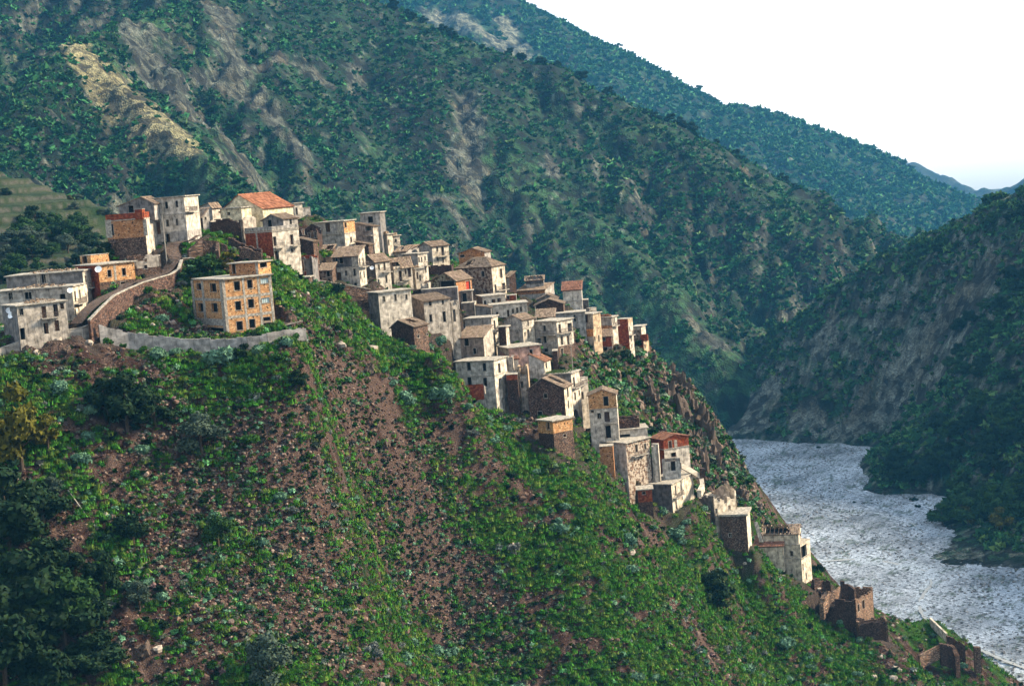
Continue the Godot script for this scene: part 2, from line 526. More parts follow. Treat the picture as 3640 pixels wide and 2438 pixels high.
# one wall: its foot at o, running along u, facing n; openings [u, v, w, h, kind]; bands [[from, material], ...] from the top down
func wall(house: Node, at: Transform3D, o: Vector3, u: Vector3, n: Vector3, w: float, h: float, deep: float, bands: Array, holes: Array, top: Array, ruin: bool, off: Vector2):
	var xs := [0.0, w]
	var ys := [-deep, h]
	for b in bands:
		if b[0] > -deep and b[0] < h: ys.append(b[0])
	for q in holes:
		xs.append_array([clampf(q[0] - q[2] / 2.0, 0.02, w - 0.02), clampf(q[0] + q[2] / 2.0, 0.02, w - 0.02)])
		ys.append_array([clampf(q[1], -deep + 0.1, h - 0.06), clampf(q[1] + q[3], -deep + 0.1, h - 0.06)])
	if ruin:
		var k := 1
		while k * 0.75 < w:
			xs.append(k * 0.75 + rng.randf_range(-0.2, 0.2))
			k += 1
	xs.sort(); ys.sort()
	var t := 0.4
	var geos := []
	for b in bands: geos.append(Geo.new())
	var drop := 0.0
	for i in xs.size() - 1:
		var a: float = xs[i]; var b: float = xs[i + 1]
		if b - a < 0.004: continue
		var cut := 0.0
		if ruin:
			drop = clampf(drop + rng.randf_range(-0.55, 0.55), 0.0, minf(1.7, h * 0.45))
			cut = drop
		for j in ys.size() - 1:
			var c: float = ys[j]; var d: float = ys[j + 1]
			if ruin: d = minf(d, h - cut)
			if d - c < 0.004: continue
			var mx := (a + b) / 2.0; var my := (c + d) / 2.0
			var open := false
			for q in holes:
				if absf(mx - q[0]) < q[2] / 2.0 and my > q[1] and my < q[1] + q[3]: open = true
			if open: continue
			var gi := bands.size() - 1
			for k in bands.size():
				if my > bands[k][0]:
					gi = k
					break
			if bands.size() == 1: gi = 0
			var g2: Geo = geos[gi]
			var p := [o + u * a + Vector3.UP * c, o + u * b + Vector3.UP * c, o + u * b + Vector3.UP * d, o + u * a + Vector3.UP * d]
			if ruin:
				var e := n * -t
				g2.hexa([p[0] + e, p[1] + e, p[1], p[0], p[3] + e, p[2] + e, p[2], p[3]], Color.WHITE, off)
			else:
				g2.quad(p[0], p[1], p[2], p[3], n, Color.WHITE, Vector2(a, -c) + off, Vector2(b, -c) + off, Vector2(b, -d) + off, Vector2(a, -d) + off)
	if not ruin:
		for q in holes:   # the reveals
			var a: Vector3 = o + u * (q[0] - q[2] / 2.0); var b: Vector3 = o + u * (q[0] + q[2] / 2.0)
			var lo: Vector3 = Vector3.UP * q[1]; var hi: Vector3 = Vector3.UP * (q[1] + q[3]); var e := n * -t
			var g3: Geo = geos[0]
			g3.quad(a + lo, a + hi, a + hi + e, a + lo + e, u, Color(0.8, 0.8, 0.8), off, off + Vector2(0, q[3]), off + Vector2(t, q[3]), off + Vector2(t, 0))
			g3.quad(b + lo, b + hi, b + hi + e, b + lo + e, -u, Color(0.8, 0.8, 0.8), off, off + Vector2(0, q[3]), off + Vector2(t, q[3]), off + Vector2(t, 0))
			g3.quad(a + lo, b + lo, b + lo + e, a + lo + e, Vector3.UP, Color(0.8, 0.8, 0.8), off, off + Vector2(q[2], 0), off + Vector2(q[2], t), off + Vector2(0, t))
			g3.quad(a + hi, b + hi, b + hi + e, a + hi + e, Vector3.DOWN, Color(0.8, 0.8, 0.8), off, off + Vector2(q[2], 0), off + Vector2(q[2], t), off + Vector2(0, t))
	for k in range(1, top.size() - 1):   # the gable above the eaves: a fan over [u, height]
		var p0: Vector3 = o + Vector3.UP * h + u * top[0].x
		var a: Vector3 = o + u * top[k].x + Vector3.UP * (h + top[k].y); var b: Vector3 = o + u * top[k + 1].x + Vector3.UP * (h + top[k + 1].y)
		geos[0].tri(p0, a, b, n, Color.WHITE, Vector2(top[0].x, -h) + off, Vector2(top[k].x, -h - top[k].y) + off, Vector2(top[k + 1].x, -h - top[k + 1].y) + off)
		geos[0].tri(p0 - n * t, a - n * t, b - n * t, -n, Color.WHITE, Vector2(top[0].x, -h) + off, Vector2(top[k].x, -h - top[k].y) + off, Vector2(top[k + 1].x, -h - top[k + 1].y) + off)
		if ruin: geos[0].quad(a, b, b - n * t, a - n * t, Vector3.UP)
	for k in geos.size():
		if geos[k].v.size(): part("wall" if ruin or not bands[k][1] in ["brick", "brickt", "redbrick", "tan"] else "brick_panel", geos[k].done(), wall_mat(bands[k][1]), house, at)
	for q in holes:
		opening(house, at, o + u * q[0] + Vector3.UP * q[1], u, n, q[2], q[3], q[4] if q.size() > 4 else "w")

func opening(house: Node, at: Transform3D, p: Vector3, u: Vector3, n: Vector3, w: float, h: float, kind: String):
	var fr := Geo.new()
	var bar := func(x0: float, y0: float, x1: float, y1: float, z0: float, z1: float, into: Geo):
		var c := []
		for y in [y0, y1]:
			for q in [[x0, z0], [x1, z0], [x1, z1], [x0, z1]]:
				c.append(p + u * q[0] + Vector3.UP * y + n * q[1])
		into.hexa(c)
	var door: bool = h > 1.55 and kind in ["d", "r"]
	var called := "door" if door or (kind == "o" and h > 1.75) else "window"
	var x := w / 2.0
	# the frame or the bare stone surround, 2 cm proud
	var tr := 0.09 if kind != "o" else 0.06
	bar.call(-x - tr, 0.0, -x, h + tr, -0.12, 0.025, fr)
	bar.call(x, 0.0, x + tr, h + tr, -0.12, 0.025, fr)
	bar.call(-x, h, x, h + tr, -0.12, 0.025, fr)
	if kind == "w":
		bar.call(-0.03, 0.0, 0.03, h, -0.3, -0.25, fr)
	var o := part(called, fr.done(), mats.frame if kind in ["w", "d"] else mats.concrete, house, at)
	if not door and h < 1.75:
		var s := Geo.new()
		bar.call(-x - 0.12, -0.09, x + 0.12, -0.002, -0.3, 0.07, s)
		part("sill", s.done(), mats.concrete, o)
	if kind in ["d", "s", "r"]:
		var l := Geo.new()
		var lift := h * (0.0 if door else 0.02)
		if kind == "d" and rng.randf() < 0.45:     # one leaf is gone
			bar.call(-x + 0.02, lift, 0.0, h - 0.03, -0.30, -0.24, l)
		else:
			bar.call(-x + 0.02, lift, -0.01, h - 0.03, -0.30, -0.24, l)
			bar.call(0.01, lift, x - 0.02, h - 0.03, -0.30, -0.24, l)
		part("door_leaf" if door else "shutter", l.done(), mats.door_red if kind == "r" else (mats.door if rng.randf() < 0.6 else mats.wood), o)
	if kind == "g":
		for k in 4:
			var l := Geo.new()
			bar.call(-x + w * k / 4.0 + 0.03, 0.03, -x + w * (k + 1) / 4.0 - 0.03, h - 0.03, -0.14, -0.1, l)
			part("louvre", l.done(), mats.louvre, o)

func tiles(gq: Geo, a: Vector3, b: Vector3, d: Vector3, e: Vector3, hole):   # a-b the eaves, e-d the ridge
	var nu := maxi(3, int((b - a).length() / 0.36) * 2)
	var nv := maxi(2, int((e - a).length() / 0.55))
	var up := (b - a).cross(e - a).normalized()
	if up.y < 0.0: up = -up
	var pt := func(i: int, j: int) -> Vector3:
		var s := float(i) / nu; var t := float(j) / nv
		var q := a.lerp(b, s).lerp(e.lerp(d, s), t)
		return q
	for j in nv:
		for i in nu:
			var s := (i + 0.5) / nu; var t := (j + 0.5) / nv
			if hole != null and s > hole[0] + rng.randf_range(-0.07, 0.07) and s < hole[1] + rng.randf_range(-0.07, 0.07) and t > hole[2] + rng.randf_range(-0.1, 0.1) and t < hole[3] + rng.randf_range(-0.1, 0.1): continue
			var k := rng.randf_range(0.55, 1.25)
			var lift := up * (0.07 if i % 2 == 0 else 0.0) + up * rng.randf_range(0.0, 0.05)
			var step := up * 0.05
			gq.quad(pt.call(i, j) + lift + step, pt.call(i + 1, j) + lift + step, pt.call(i + 1, j + 1) + lift, pt.call(i, j + 1) + lift, up, Color(k, k * rng.randf_range(0.9, 1.0), k * rng.randf_range(0.82, 1.0)), Vector2(s * 3.0, t * 2.0), Vector2(s * 3.0 + 0.2, t * 2.0), Vector2(s * 3.0 + 0.2, t * 2.0 + 0.3), Vector2(s * 3.0, t * 2.0 + 0.3))
			if i % 2 == 0:
				gq.quad(pt.call(i, j) + lift + step, pt.call(i, j + 1) + lift, pt.call(i, j + 1) - up * 0.02, pt.call(i, j) - up * 0.02, a - b, Color(k, k, k))
				gq.quad(pt.call(i + 1, j) + lift + step, pt.call(i + 1, j + 1) + lift, pt.call(i + 1, j + 1) - up * 0.02, pt.call(i + 1, j) - up * 0.02, b - a, Color(k, k, k))
		if j == 0:
			gq.quad(a + up * 0.07, b + up * 0.07, b - up * 0.12, a - up * 0.12, (a - e) + Vector3.DOWN, Color(0.45, 0.4, 0.36))

func rafters(gq: Geo, a: Vector3, b: Vector3, d: Vector3, e: Vector3):
	var n := maxi(3, int((b - a).length() / 0.9))
	for i in n + 1:
		var s := clampf(float(i) / n, 0.02, 0.98)
		var p := a.lerp(b, s) - Vector3.UP * 0.16; var q := e.lerp(d, s) - Vector3.UP * 0.16
		var w := (b - a).normalized() * 0.06
		gq.hexa([p - w, p + w, q + w, q - w, p - w + Vector3.UP * 0.1, p + w + Vector3.UP * 0.1, q + w + Vector3.UP * 0.1, q - w + Vector3.UP * 0.1])

func block(house: Node, at: Vector3, turn: float, wa: float, wb: float, h: float, q: Dictionary):
	var tf := Transform3D(Basis(Vector3.UP, deg_to_rad(turn)), at)
	var kind: Array = q.get("roof", ["flat"])
	var ruin: bool = kind[0] == "none"
	var deep: float = q.get("deep", 6.0)
	var off := Vector2(rng.randf() * 9.0, rng.randf() * 9.0)
	var ta := []; var tb := []; var tc := []; var td := []   # what stands above the eaves on the front, right, left and rear walls
	var rise := 0.0
	var hc := h; var hd := h
	match kind[0]:
		"gableA":
			rise = kind[2]
			ta = [Vector2(0, 0), Vector2(wa * kind[1], rise), Vector2(wa, 0)]
			td = ta
		"gableB":
			rise = kind[2]
			tb = [Vector2(0, 0), Vector2(wb * kind[1], rise), Vector2(wb, 0)]
			tc = tb
		"shedA":
			rise = kind[1]
			ta = [Vector2(0, 0), Vector2(wa, rise), Vector2(wa, 0)]
			td = ta
			hc = h + rise
		"shedB":
			rise = kind[1]
			tb = [Vector2(0, 0), Vector2(wb, rise), Vector2(wb, 0)]
			tc = tb
			hd = h + rise
		"wedge":
			ta = [Vector2(0, 0), Vector2(wa, h * 0.9), Vector2(wa, 0)]
			td = ta
			h = 0.08
			hc = 0.08; hd = 0.08
		"none":
			if kind.size() > 1:
				ta = [Vector2(0, -0.3), Vector2(wa * 0.5, wa * 0.28), Vector2(wa, -0.3)]
				td = ta
	var A: Array = q.a; var B: Array = q.b
	var C: Array = [[0.0, q.get("c", "grey")]]
	wall(house, tf, Vector3(0, 0, 0), Vector3.LEFT, Vector3.BACK, wa, h, deep, A, q.get("wa", []), ta if kind[0] != "none" else [], ruin, off)
	wall(house, tf, Vector3(0, 0, 0), Vector3.FORWARD, Vector3.RIGHT, wb, h, deep, B, q.get("wb", []), tb, ruin, off + Vector2(3.1, 0))
	wall(house, tf, Vector3(-wa, 0, 0), Vector3.FORWARD, Vector3.LEFT, wb, hc if kind[0] != "shedA" else h + rise, deep, C, [], tc, ruin, off + Vector2(1.7, 0))
	wall(house, tf, Vector3(0, 0, -wb), Vector3.LEFT, Vector3.FORWARD, wa, hd, deep, C, [], td, ruin, off + Vector2(2.3, 0))
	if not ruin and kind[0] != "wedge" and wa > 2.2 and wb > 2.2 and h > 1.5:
		var ig := Geo.new()  # dark box added inside the walls so the openings look unlit
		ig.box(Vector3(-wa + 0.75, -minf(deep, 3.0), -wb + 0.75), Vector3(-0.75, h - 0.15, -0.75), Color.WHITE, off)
		part("added_dark_box", ig.done(), mats.interior_shade, house, tf)
	var o := 0.32
	var hole = q.get("hole")
	var rg := Geo.new()
	var rm: Material = mats["roof_" + q.get("tile", "tile")]
	var sides := []
	match kind[0]:
		"flat", "flatthin", "flatthick":
			var t: float = {"flat": 0.2, "flatthin": 0.1, "flatthick": 0.42}[kind[0]]
			var ov: float = {"flat": 0.34, "flatthin": 0.06, "flatthick": 0.4}[kind[0]]
			var par = q.get("para")
			if par != null: ov = 0.1
			rg.box(Vector3(-wa - ov, h + 0.003, -wb - ov), Vector3(ov, h + t, ov), Color.WHITE, off)
			var roof := part("roof", rg.done(), mats.slab, house, tf)
			if par != null:
				var pg := Geo.new()
				pg.box(Vector3(-wa, h + t, -0.2), Vector3(0.02, h + t + par[1], 0.02), Color.WHITE, off)
				pg.box(Vector3(-0.2, h + t, -wb), Vector3(0.02, h + t + par[1], -0.2), Color.WHITE, off)
				pg.box(Vector3(-wa, h + t, -wb), Vector3(-wa + 0.2, h + t + par[1] * 0.9, -0.2), Color.WHITE, off)
				part("parapet", pg.done(), wall_mat(par[0]), house, tf)
			if kind.size() > 1 and kind[1] in ["rubble", "tiles"]:
				var ru := Geo.new()
				for k in 90:
					var c := Vector3(-wa * rng.randf_range(0.15, 0.75), h + t, -wb * rng.randf_range(0.05, 0.6))
					var sz := rng.randf_range(0.12, 0.4)
					var lift := maxf(0.0, 0.5 - absf(c.x / wa + 0.45)) * rng.randf() * 1.2
					var v := rng.randf_range(0.5, 1.3)
					ru.hexa(chunk(c + Vector3.UP * lift, sz), Color(v, v * 0.93, v * 0.85))
				tag(part("rubble", ru.done(), mats.roof_tile if kind[1] == "rubble" else mats.roof_redtile, roof), "", "", "", "stuff")
			if kind.size() > 1 and kind[1] == "grass":
				var gg := Geo.new()
				for k in 500:
					var c := Vector3(-wa * sqrt(rng.randf()), h + t - 0.02, -wb * rng.randf())
					var v := rng.randf_range(0.6, 1.4)
					var dv := Vector3(rng.randf_range(-0.2, 0.2), rng.randf_range(0.12, 0.35), rng.randf_range(-0.2, 0.2))
					gg.tri(c - Vector3(0.12, 0, 0), c + Vector3(0.12, 0, 0.05), c + dv, Vector3.BACK, Color(0.08 * v, 0.12 * v, 0.03 * v))
				tag(part("grass", gg.done(), mats.grass, roof), "", "", "", "stuff")
		"gableA":
			var pk: float = -wa * kind[1]
			sides = [[Vector3(o, h - o * rise / -pk, o), Vector3(o, h - o * rise / -pk, -wb - o), Vector3(pk, h + rise, -wb - o), Vector3(pk, h + rise, o)],
				[Vector3(-wa - o, h - o * rise / (wa + pk), -wb - o), Vector3(-wa - o, h - o * rise / (wa + pk), o), Vector3(pk, h + rise, o), Vector3(pk, h + rise, -wb - o)]]
		"gableB":
			var pk: float = -wb * kind[1]
			sides = [[Vector3(-wa - o, h - o * rise / -pk, o), Vector3(o, h - o * rise / -pk, o), Vector3(o, h + rise, pk), Vector3(-wa - o, h + rise, pk)],
				[Vector3(o, h - o * rise / (wb + pk), -wb - o), Vector3(-wa - o, h - o * rise / (wb + pk), -wb - o), Vector3(-wa - o, h + rise, pk), Vector3(o, h + rise, pk)]]
		"shedA":
			sides = [[Vector3(o, h - o * rise / wa, o), Vector3(o, h - o * rise / wa, -wb - o), Vector3(-wa - o, h + rise * (1.0 + o / wa), -wb - o), Vector3(-wa - o, h + rise * (1.0 + o / wa), o)]]
		"shedB":
			sides = [[Vector3(-wa - o, h - o * rise / wb, o), Vector3(o, h - o * rise / wb, o), Vector3(o, h + rise * (1.0 + o / wb), -wb - o), Vector3(-wa - o, h + rise * (1.0 + o / wb), -wb - o)]]
		"hip":
			rise = kind[1]
			var r1 := Vector3(-wa * 0.32, h + rise, -wb * 0.5); var r0 := Vector3(-wa * 0.68, h + rise, -wb * 0.5)
			sides = [[Vector3(-wa - o, h, o), Vector3(o, h, o), r1, r0], [Vector3(o, h, o), Vector3(o, h, -wb - o), r1, r1 + Vector3(-0.02, 0, 0.02)], [Vector3(o, h, -wb - o), Vector3(-wa - o, h, -wb - o), r0, r1], [Vector3(-wa - o, h, -wb - o), Vector3(-wa - o, h, o), r0, r0 + Vector3(0.02, 0, 0.02)]]
		"none":
			if kind.size() > 1:
				wall(house, tf, Vector3(0, 0, -wb * 0.72), Vector3.LEFT, Vector3.BACK, wa, h, 0.0, C, [], ta, false, off)
	if sides.size():
		for k in sides.size():
			var s: Array = sides[k]
			for i in 4: s[i] = s[i] + Vector3.UP * 0.02
			tiles(rg, s[0], s[1], s[2], s[3], hole if k == 0 else null)
		var roof := part("roof", rg.done(), rm, house, tf)
		if hole != null:
			var fg := Geo.new()
			rafters(fg, sides[0][0], sides[0][1], sides[0][2], sides[0][3])
			part("rafters", fg.done(), mats.wood, roof)
		elif kind[0] in ["gableA", "gableB"]:
			var cg := Geo.new()
			var s: Array = sides[0]
			var al: Vector3 = (s[2] - s[3])
			var m := maxi(3, int(al.length() / 0.45))
			for i in m:
				var c: Vector3 = s[3] + al * ((i + 0.5) / m) + Vector3.UP * 0.08
				cg.hexa(chunk(c, 0.3), Color.WHITE * rng.randf_range(0.7, 1.2))
			part("ridge_tiles", cg.done(), rm, roof)
	for c in q.get("corn", []):
		var gq := Geo.new()
		gq.box(Vector3(-wa - 0.05, c - 0.1, 0.002), Vector3(0.1, c + 0.1, 0.1))
		gq.box(Vector3(0.002, c - 0.1, -wb), Vector3(0.1, c + 0.1, 0.002))
		part("string_course", gq.done(), mats.concrete, house, tf)
	for f in ["ca", "cb"]:
		for r in q.get(f, []):
			var gq := Geo.new()
			if f == "ca": gq.box(Vector3(-r[0] - r[2] / 2.0, r[1], -0.02), Vector3(-r[0] + r[2] / 2.0, r[1] + r[3], 0.035 if r[3] > r[2] else 0.03), Color.WHITE, off)
			else: gq.box(Vector3(-0.02, r[1], -r[0] - r[2] / 2.0), Vector3(0.035 if r[3] > r[2] else 0.03, r[1] + r[3], -r[0] + r[2] / 2.0), Color.WHITE, off)
			part("column" if r[3] > r[2] else "floor_beam", gq.done(), mats.concrete, house, tf)
	for r in q.get("bal", []):
		var gq := Geo.new()
		var ig := Geo.new()
		var a: float = r[1]; var b: float = r[2]; var y: float = r[3]
		var bx := func(l0: float, l1: float, y0: float, y1: float, z0: float, z1: float, into: Geo):
			if r[0] == "a": into.box(Vector3(-l1, y0, z0), Vector3(-l0, y1, z1))
			else: into.box(Vector3(z0, y0, -l1), Vector3(z1, y1, -l0))
		bx.call(a, b, y - 0.16, y, 0.002, 0.85, gq)
		var o2 := part("balcony", gq.done(), mats.concrete, house, tf)
		bx.call(a, b, y + 0.86, y + 0.92, 0.78, 0.83, ig)
		bx.call(a, a + 0.05, y + 0.86, y + 0.92, 0.0, 0.78, ig)
		bx.call(b - 0.05, b, y + 0.86, y + 0.92, 0.0, 0.78, ig)
		var k := a
		while k < b:
			bx.call(k, k + 0.035, y, y + 0.86, 0.785, 0.82, ig)
			k += 0.2
		part("railing", ig.done(), mats.iron, o2)

func chunk(c: Vector3, s: float) -> Array:
	var p := []
	for k in [[-1, -1, -1], [1, -1, -1], [1, -1, 1], [-1, -1, 1], [-1, 1, -1], [1, 1, -1], [1, 1, 1], [-1, 1, 1]]:
		p.append(c + Vector3(k[0] * s * rng.randf_range(0.3, 0.65), k[1] * s * rng.randf_range(0.1, 0.35), k[2] * s * rng.randf_range(0.3, 0.65)))
	return p

func house(label: String, called: String, category: String, at: Vector3, turn: float, group := "") -> Node3D:
	return tag(root(called, at, turn), label, category, group)

# a free-standing or retaining wall along points (x, top, z), going down into the ground
func line_wall(label: String, called: String, category: String, p: Array, down: float, thick: float, k: String, cap := true, ragged := 0.0):
	var r: Node3D = tag(root(called, p[0]), label, category)
	var gq := Geo.new(); var cg := Geo.new()
	var off := Vector2(rng.randf() * 9.0, rng.randf() * 9.0)
	var run := 0.0
	for i in p.size() - 1:
		var a: Vector3 = p[i] - p[0]; var b: Vector3 = p[i + 1] - p[0]
		var flat := Vector3(b.x - a.x, 0, b.z - a.z)
		var n := flat.cross(Vector3.UP).normalized() * thick / 2.0
		var m := maxi(1, int(flat.length() / 0.8)) if ragged > 0.0 else 1
		for j in m:
			var c := a.lerp(b, float(j) / m); var d := a.lerp(b, float(j + 1) / m)
			if ragged > 0.0:
				var dr := Vector3.UP * rng.randf() * ragged
				c -= dr; d -= dr
			var dn := Vector3.DOWN * down
			gq.hexa([c + n + dn, d + n + dn, d - n + dn, c - n + dn, c + n, d + n, d - n, c - n], Color.WHITE, off)
			if cap:
				var w := n * 1.3; var u := Vector3.UP * 0.16
				var u0 := Vector3.UP * 0.003
				cg.hexa([c + w + u0, d + w + u0, d - w + u0, c - w + u0, c + w + u, d + w + u, d - w + u, c - w + u], Color.WHITE, off)
	part("wall", gq.done(), wall_mat(k), r)
	if cap: part("coping", cg.done(), mats.slab, r)
	return r

func dish(label: String, at: Vector3, size: float):
	var r: Node3D = tag(root("satellite_dish", at, rng.randf_range(-40, 20)), label, "satellite dish")
	var gq := Geo.new()
	var n := 14
	for j in 4:
		for i in n:
			var q := []
			for s in [[i, j], [i + 1, j], [i + 1, j + 1], [i, j + 1]]:
				var a: float = TAU * s[0] / n; var d: float = size * s[1] / 4.0
				q.append(Vector3(cos(a) * d, sin(a) * d, d * d * 0.55 / size))
			gq.quad(q[0], q[1], q[2], q[3], Vector3.BACK)
	var b := part("reflector", gq.done(), mats.dish, r)
	b.rotation_degrees.x = -25
	var sg := Geo.new()
	sg.box(Vector3(-0.03, -size * 0.2, -0.5), Vector3(0.03, -size * 0.1, -0.02))
	sg.box(Vector3(-0.02, -size * 0.9, 0.1), Vector3(0.02, -size * 0.85, size * 0.8))
	part("bracket", sg.done(), mats.iron, r)

# ------------------------------------------------------------------ plants and stones
# many leaf-sized faces through the volume of several lobes
func crown(lobes: Array, count: int, leaf: float, dark: Color, light: Color, shell := 0.62) -> Geo:
	var gq := Geo.new()
	var total := 0.0
	for l in lobes: total += l.w * l.w
	for l in lobes:
		var m := int(count * l.w * l.w / total)
		var tone := rng.randf_range(0.75, 1.25)
		for k in m:
			var d := Vector3(rng.randfn(), rng.randfn(), rng.randfn()).normalized()
			if d.y < -0.55: d.y = -d.y * 0.4
			var rr: float = l.w * (shell + (1.0 - shell) * rng.randf()) * (0.86 + 0.28 * n_fine.get_noise_3d(d.x * 190.0 + l.x * 31.0, d.y * 190.0 + l.y * 17.0, d.z * 190.0))
			var c := Vector3(l.x, l.y, l.z) + d * Vector3(rr, rr * 0.82, rr)
			var u := (d.cross(Vector3(rng.randfn(), rng.randfn(), rng.randfn()))).normalized()
			var w := (d * 0.7 + Vector3(rng.randfn(), rng.randfn(), rng.randfn()) * 0.45).normalized().cross(u).normalized()
			var s := leaf * rng.randf_range(0.6, 1.4)
			var col := dark.lerp(light, clampf(rng.randf() * tone, 0.0, 1.0))
			gq.tri(c - u * s * 0.5, c + u * s * 0.5, c + w * s, d, col)
			gq.tri(c - u * s * 0.4 + w * s * 0.2, c - w * s * 0.7, c + u * s * 0.45, d, col)
	return gq

func stem(gq: Geo, a: Vector3, b: Vector3, r0: float, r1: float, n := 6):
	var ax := (b - a).normalized()
	var u := ax.cross(Vector3(0.31, 0.2, 0.93)).normalized()
	var w := ax.cross(u)
	for i in n:
		var c0 := u * cos(TAU * i / n) + w * sin(TAU * i / n); var c1 := u * cos(TAU * (i + 1) / n) + w * sin(TAU * (i + 1) / n)
		gq.quad(a + c0 * r0, a + c1 * r0, b + c1 * r1, b + c0 * r1, c0 + c1, Color.WHITE, Vector2(i, 0), Vector2(i + 1, 0), Vector2(i + 1, 3), Vector2(i, 3))

var tree_protos := {}
func make_tree(kind: String) -> Node3D:
	var o := Node3D.new()
	o.name = "tree_model"
	var tg := Geo.new()
	var lobes := []
	var sh: Dictionary = {"dark": {"h": 5.2, "w": 2.5, "n": 9, "leaf": 0.30, "c": [Color(0.0055, 0.0121, 0.0066), Color(0.0165, 0.0319, 0.0132)]},
		"olive": {"h": 4.6, "w": 2.4, "n": 8, "leaf": 0.22, "c": [Color(0.0193, 0.0303, 0.0193), Color(0.0578, 0.0770, 0.0523)]},
		"autumn": {"h": 6.5, "w": 2.6, "n": 9, "leaf": 0.34, "c": [Color(0.0248, 0.0275, 0.0055), Color(0.0935, 0.0825, 0.0138)]},
		"green": {"h": 5.0, "w": 2.6, "n": 9, "leaf": 0.28, "c": [Color(0.0099, 0.0248, 0.0077), Color(0.0303, 0.0633, 0.0165)]}}[kind]
	var top := Vector3(0.2, sh.h * 0.62, 0.0)
	stem(tg, Vector3(0, -1.2, 0), Vector3(0.08, sh.h * 0.3, 0.05), 0.2, 0.15)
	stem(tg, Vector3(0.08, sh.h * 0.3, 0.05), top, 0.15, 0.07)
	for k in sh.n:
		var a: float = TAU * k / sh.n + rng.randf()
		var rr: float = sh.w * rng.randf_range(0.35, 0.75)
		var c := Vector3(cos(a) * rr, sh.h * rng.randf_range(0.20, 0.80), sin(a) * rr)
		stem(tg, Vector3(0.08, minf(c.y * 0.7, sh.h * rng.randf_range(0.2, 0.45)), 0.05), c, 0.08, 0.03, 4)
		lobes.append(Vector4(c.x, c.y, c.z, sh.w * rng.randf_range(0.36, 0.60)))
	lobes.append(Vector4(0.1, sh.h * 0.82, 0, sh.w * 0.5))
	part("trunk", tg.done(), mats.bark, o)
	part("crown", crown(lobes, 3600, sh.leaf, sh.c[0], sh.c[1], 0.45).done(), mats.leaf, o)
	return o

func tree(kind: String, called: String, label: String, category: String, at: Vector3, size: float, group := "", wide := 1.0):
	if not tree_protos.has(kind): tree_protos[kind] = [make_tree(kind), make_tree(kind)]
	var o: Node3D = tree_protos[kind][rng.randi() % 2].duplicate()
	o.name = numbered(called)
	add_child(o)
	o.position = at
	o.rotation_degrees = Vector3(0, rng.randf() * 360.0, 0)
	o.scale = Vector3(size * wide, size, size * wide)
	return tag(o, label, category, group)

var bush_meshes := {}
func bush_mesh(kind: String, k: int, count := 420) -> Mesh:
	var key := "%s%d_%d" % [kind, k, count]
	if bush_meshes.has(key): return bush_meshes[key]
	var c: Array = {"spurge": [Color(0.0300, 0.0620, 0.0340), Color(0.1150, 0.2050, 0.1250)], "green": [Color(0.0121, 0.0330, 0.0077), Color(0.0385, 0.0908, 0.0165)], "dark": [Color(0.0055, 0.0121, 0.0066), Color(0.0187, 0.0341, 0.0165)],
		"grey": [Color(0.0413, 0.0468, 0.0385), Color(0.1375, 0.1458, 0.1238)], "dry": [Color(0.0550, 0.0440, 0.0220), Color(0.1293, 0.1100, 0.0633)], "far": [Color(0.0066, 0.0154, 0.0072), Color(0.0231, 0.0413, 0.0165)]}[kind]
	var lobes := []
	if kind in ["spurge"]:
		for i in 5: lobes.append(Vector4(rng.randf_range(-0.42, 0.42), rng.randf_range(0.15, 0.40), rng.randf_range(-0.42, 0.42), rng.randf_range(0.38, 0.60)))
	else:
		for i in 7: lobes.append(Vector4(rng.randf_range(-0.55, 0.55), rng.randf_range(0.1, 0.65), rng.randf_range(-0.55, 0.55), rng.randf_range(0.22, 0.48)))
	var m := crown(lobes, count, 1.9 / sqrt(count / 12.0), c[0], c[1], 0.72).done()
	bush_meshes[key] = m
	return m

func bush(kind: String, called: String, label: String, at: Vector3, size: float, group: String, tall := 1.0):
	var o := part(called, bush_mesh(kind, rng.randi() % 3, 900 if size > 1.1 else 420), mats.leaf, self)
	o.position = at
	o.rotation_degrees.y = rng.randf() * 360.0
	o.scale = Vector3(size, size * tall, size)
	return tag(o, label, "shrub", group)

func rock_mesh(k: int) -> Mesh:
	var gq := Geo.new()
	var p := {}
	var n := 7
	var seed_ := Vector3(k * 3.7, k * 1.3, k * 9.1)
	var pos := func(i: int, j: int) -> Vector3:
		var a: float = TAU * (i % n) / n; var b: float = PI * j / 4.0
		var d := Vector3(sin(b) * cos(a), cos(b), sin(b) * sin(a))
		var r := 0.75 + 0.55 * n_fine.get_noise_3dv(d * 110.0 + seed_ * 40.0)
		return d * r * Vector3(1.0, 0.62, 0.8)
	for j in 4:
		for i in n:
			var v := rng.randf_range(0.8, 1.15)
			var a: Vector3 = pos.call(i, j); var b: Vector3 = pos.call(i + 1, j); var c: Vector3 = pos.call(i + 1, j + 1); var d: Vector3 = pos.call(i, j + 1)
			gq.tri(a, b, c, a + b + c, Color(v, v, v))
			gq.tri(a, c, d, a + c + d, Color(v, v, v))
	return gq.done()

func scatter(called: String, meshes: Array, m: Material, list: Array):   # list of [Transform3D, Color]; one mass per mesh
	for k in meshes.size():
		var mm := MultiMesh.new()
		mm.transform_format = MultiMesh.TRANSFORM_3D
		mm.use_colors = true
		mm.mesh = meshes[k]
		var mine := []
		for i in range(k, list.size(), meshes.size()): mine.append(list[i])
		if mine.is_empty(): continue
		mm.instance_count = mine.size()
		for i in mine.size():
			mm.set_instance_transform(i, mine[i][0])
			mm.set_instance_color(i, mine[i][1])
		var o := MultiMeshInstance3D.new()
		o.name = numbered(called)
		o.multimesh = mm
		o.material_override = m
		add_child(o)
		tag(o, "", "", "", "stuff")

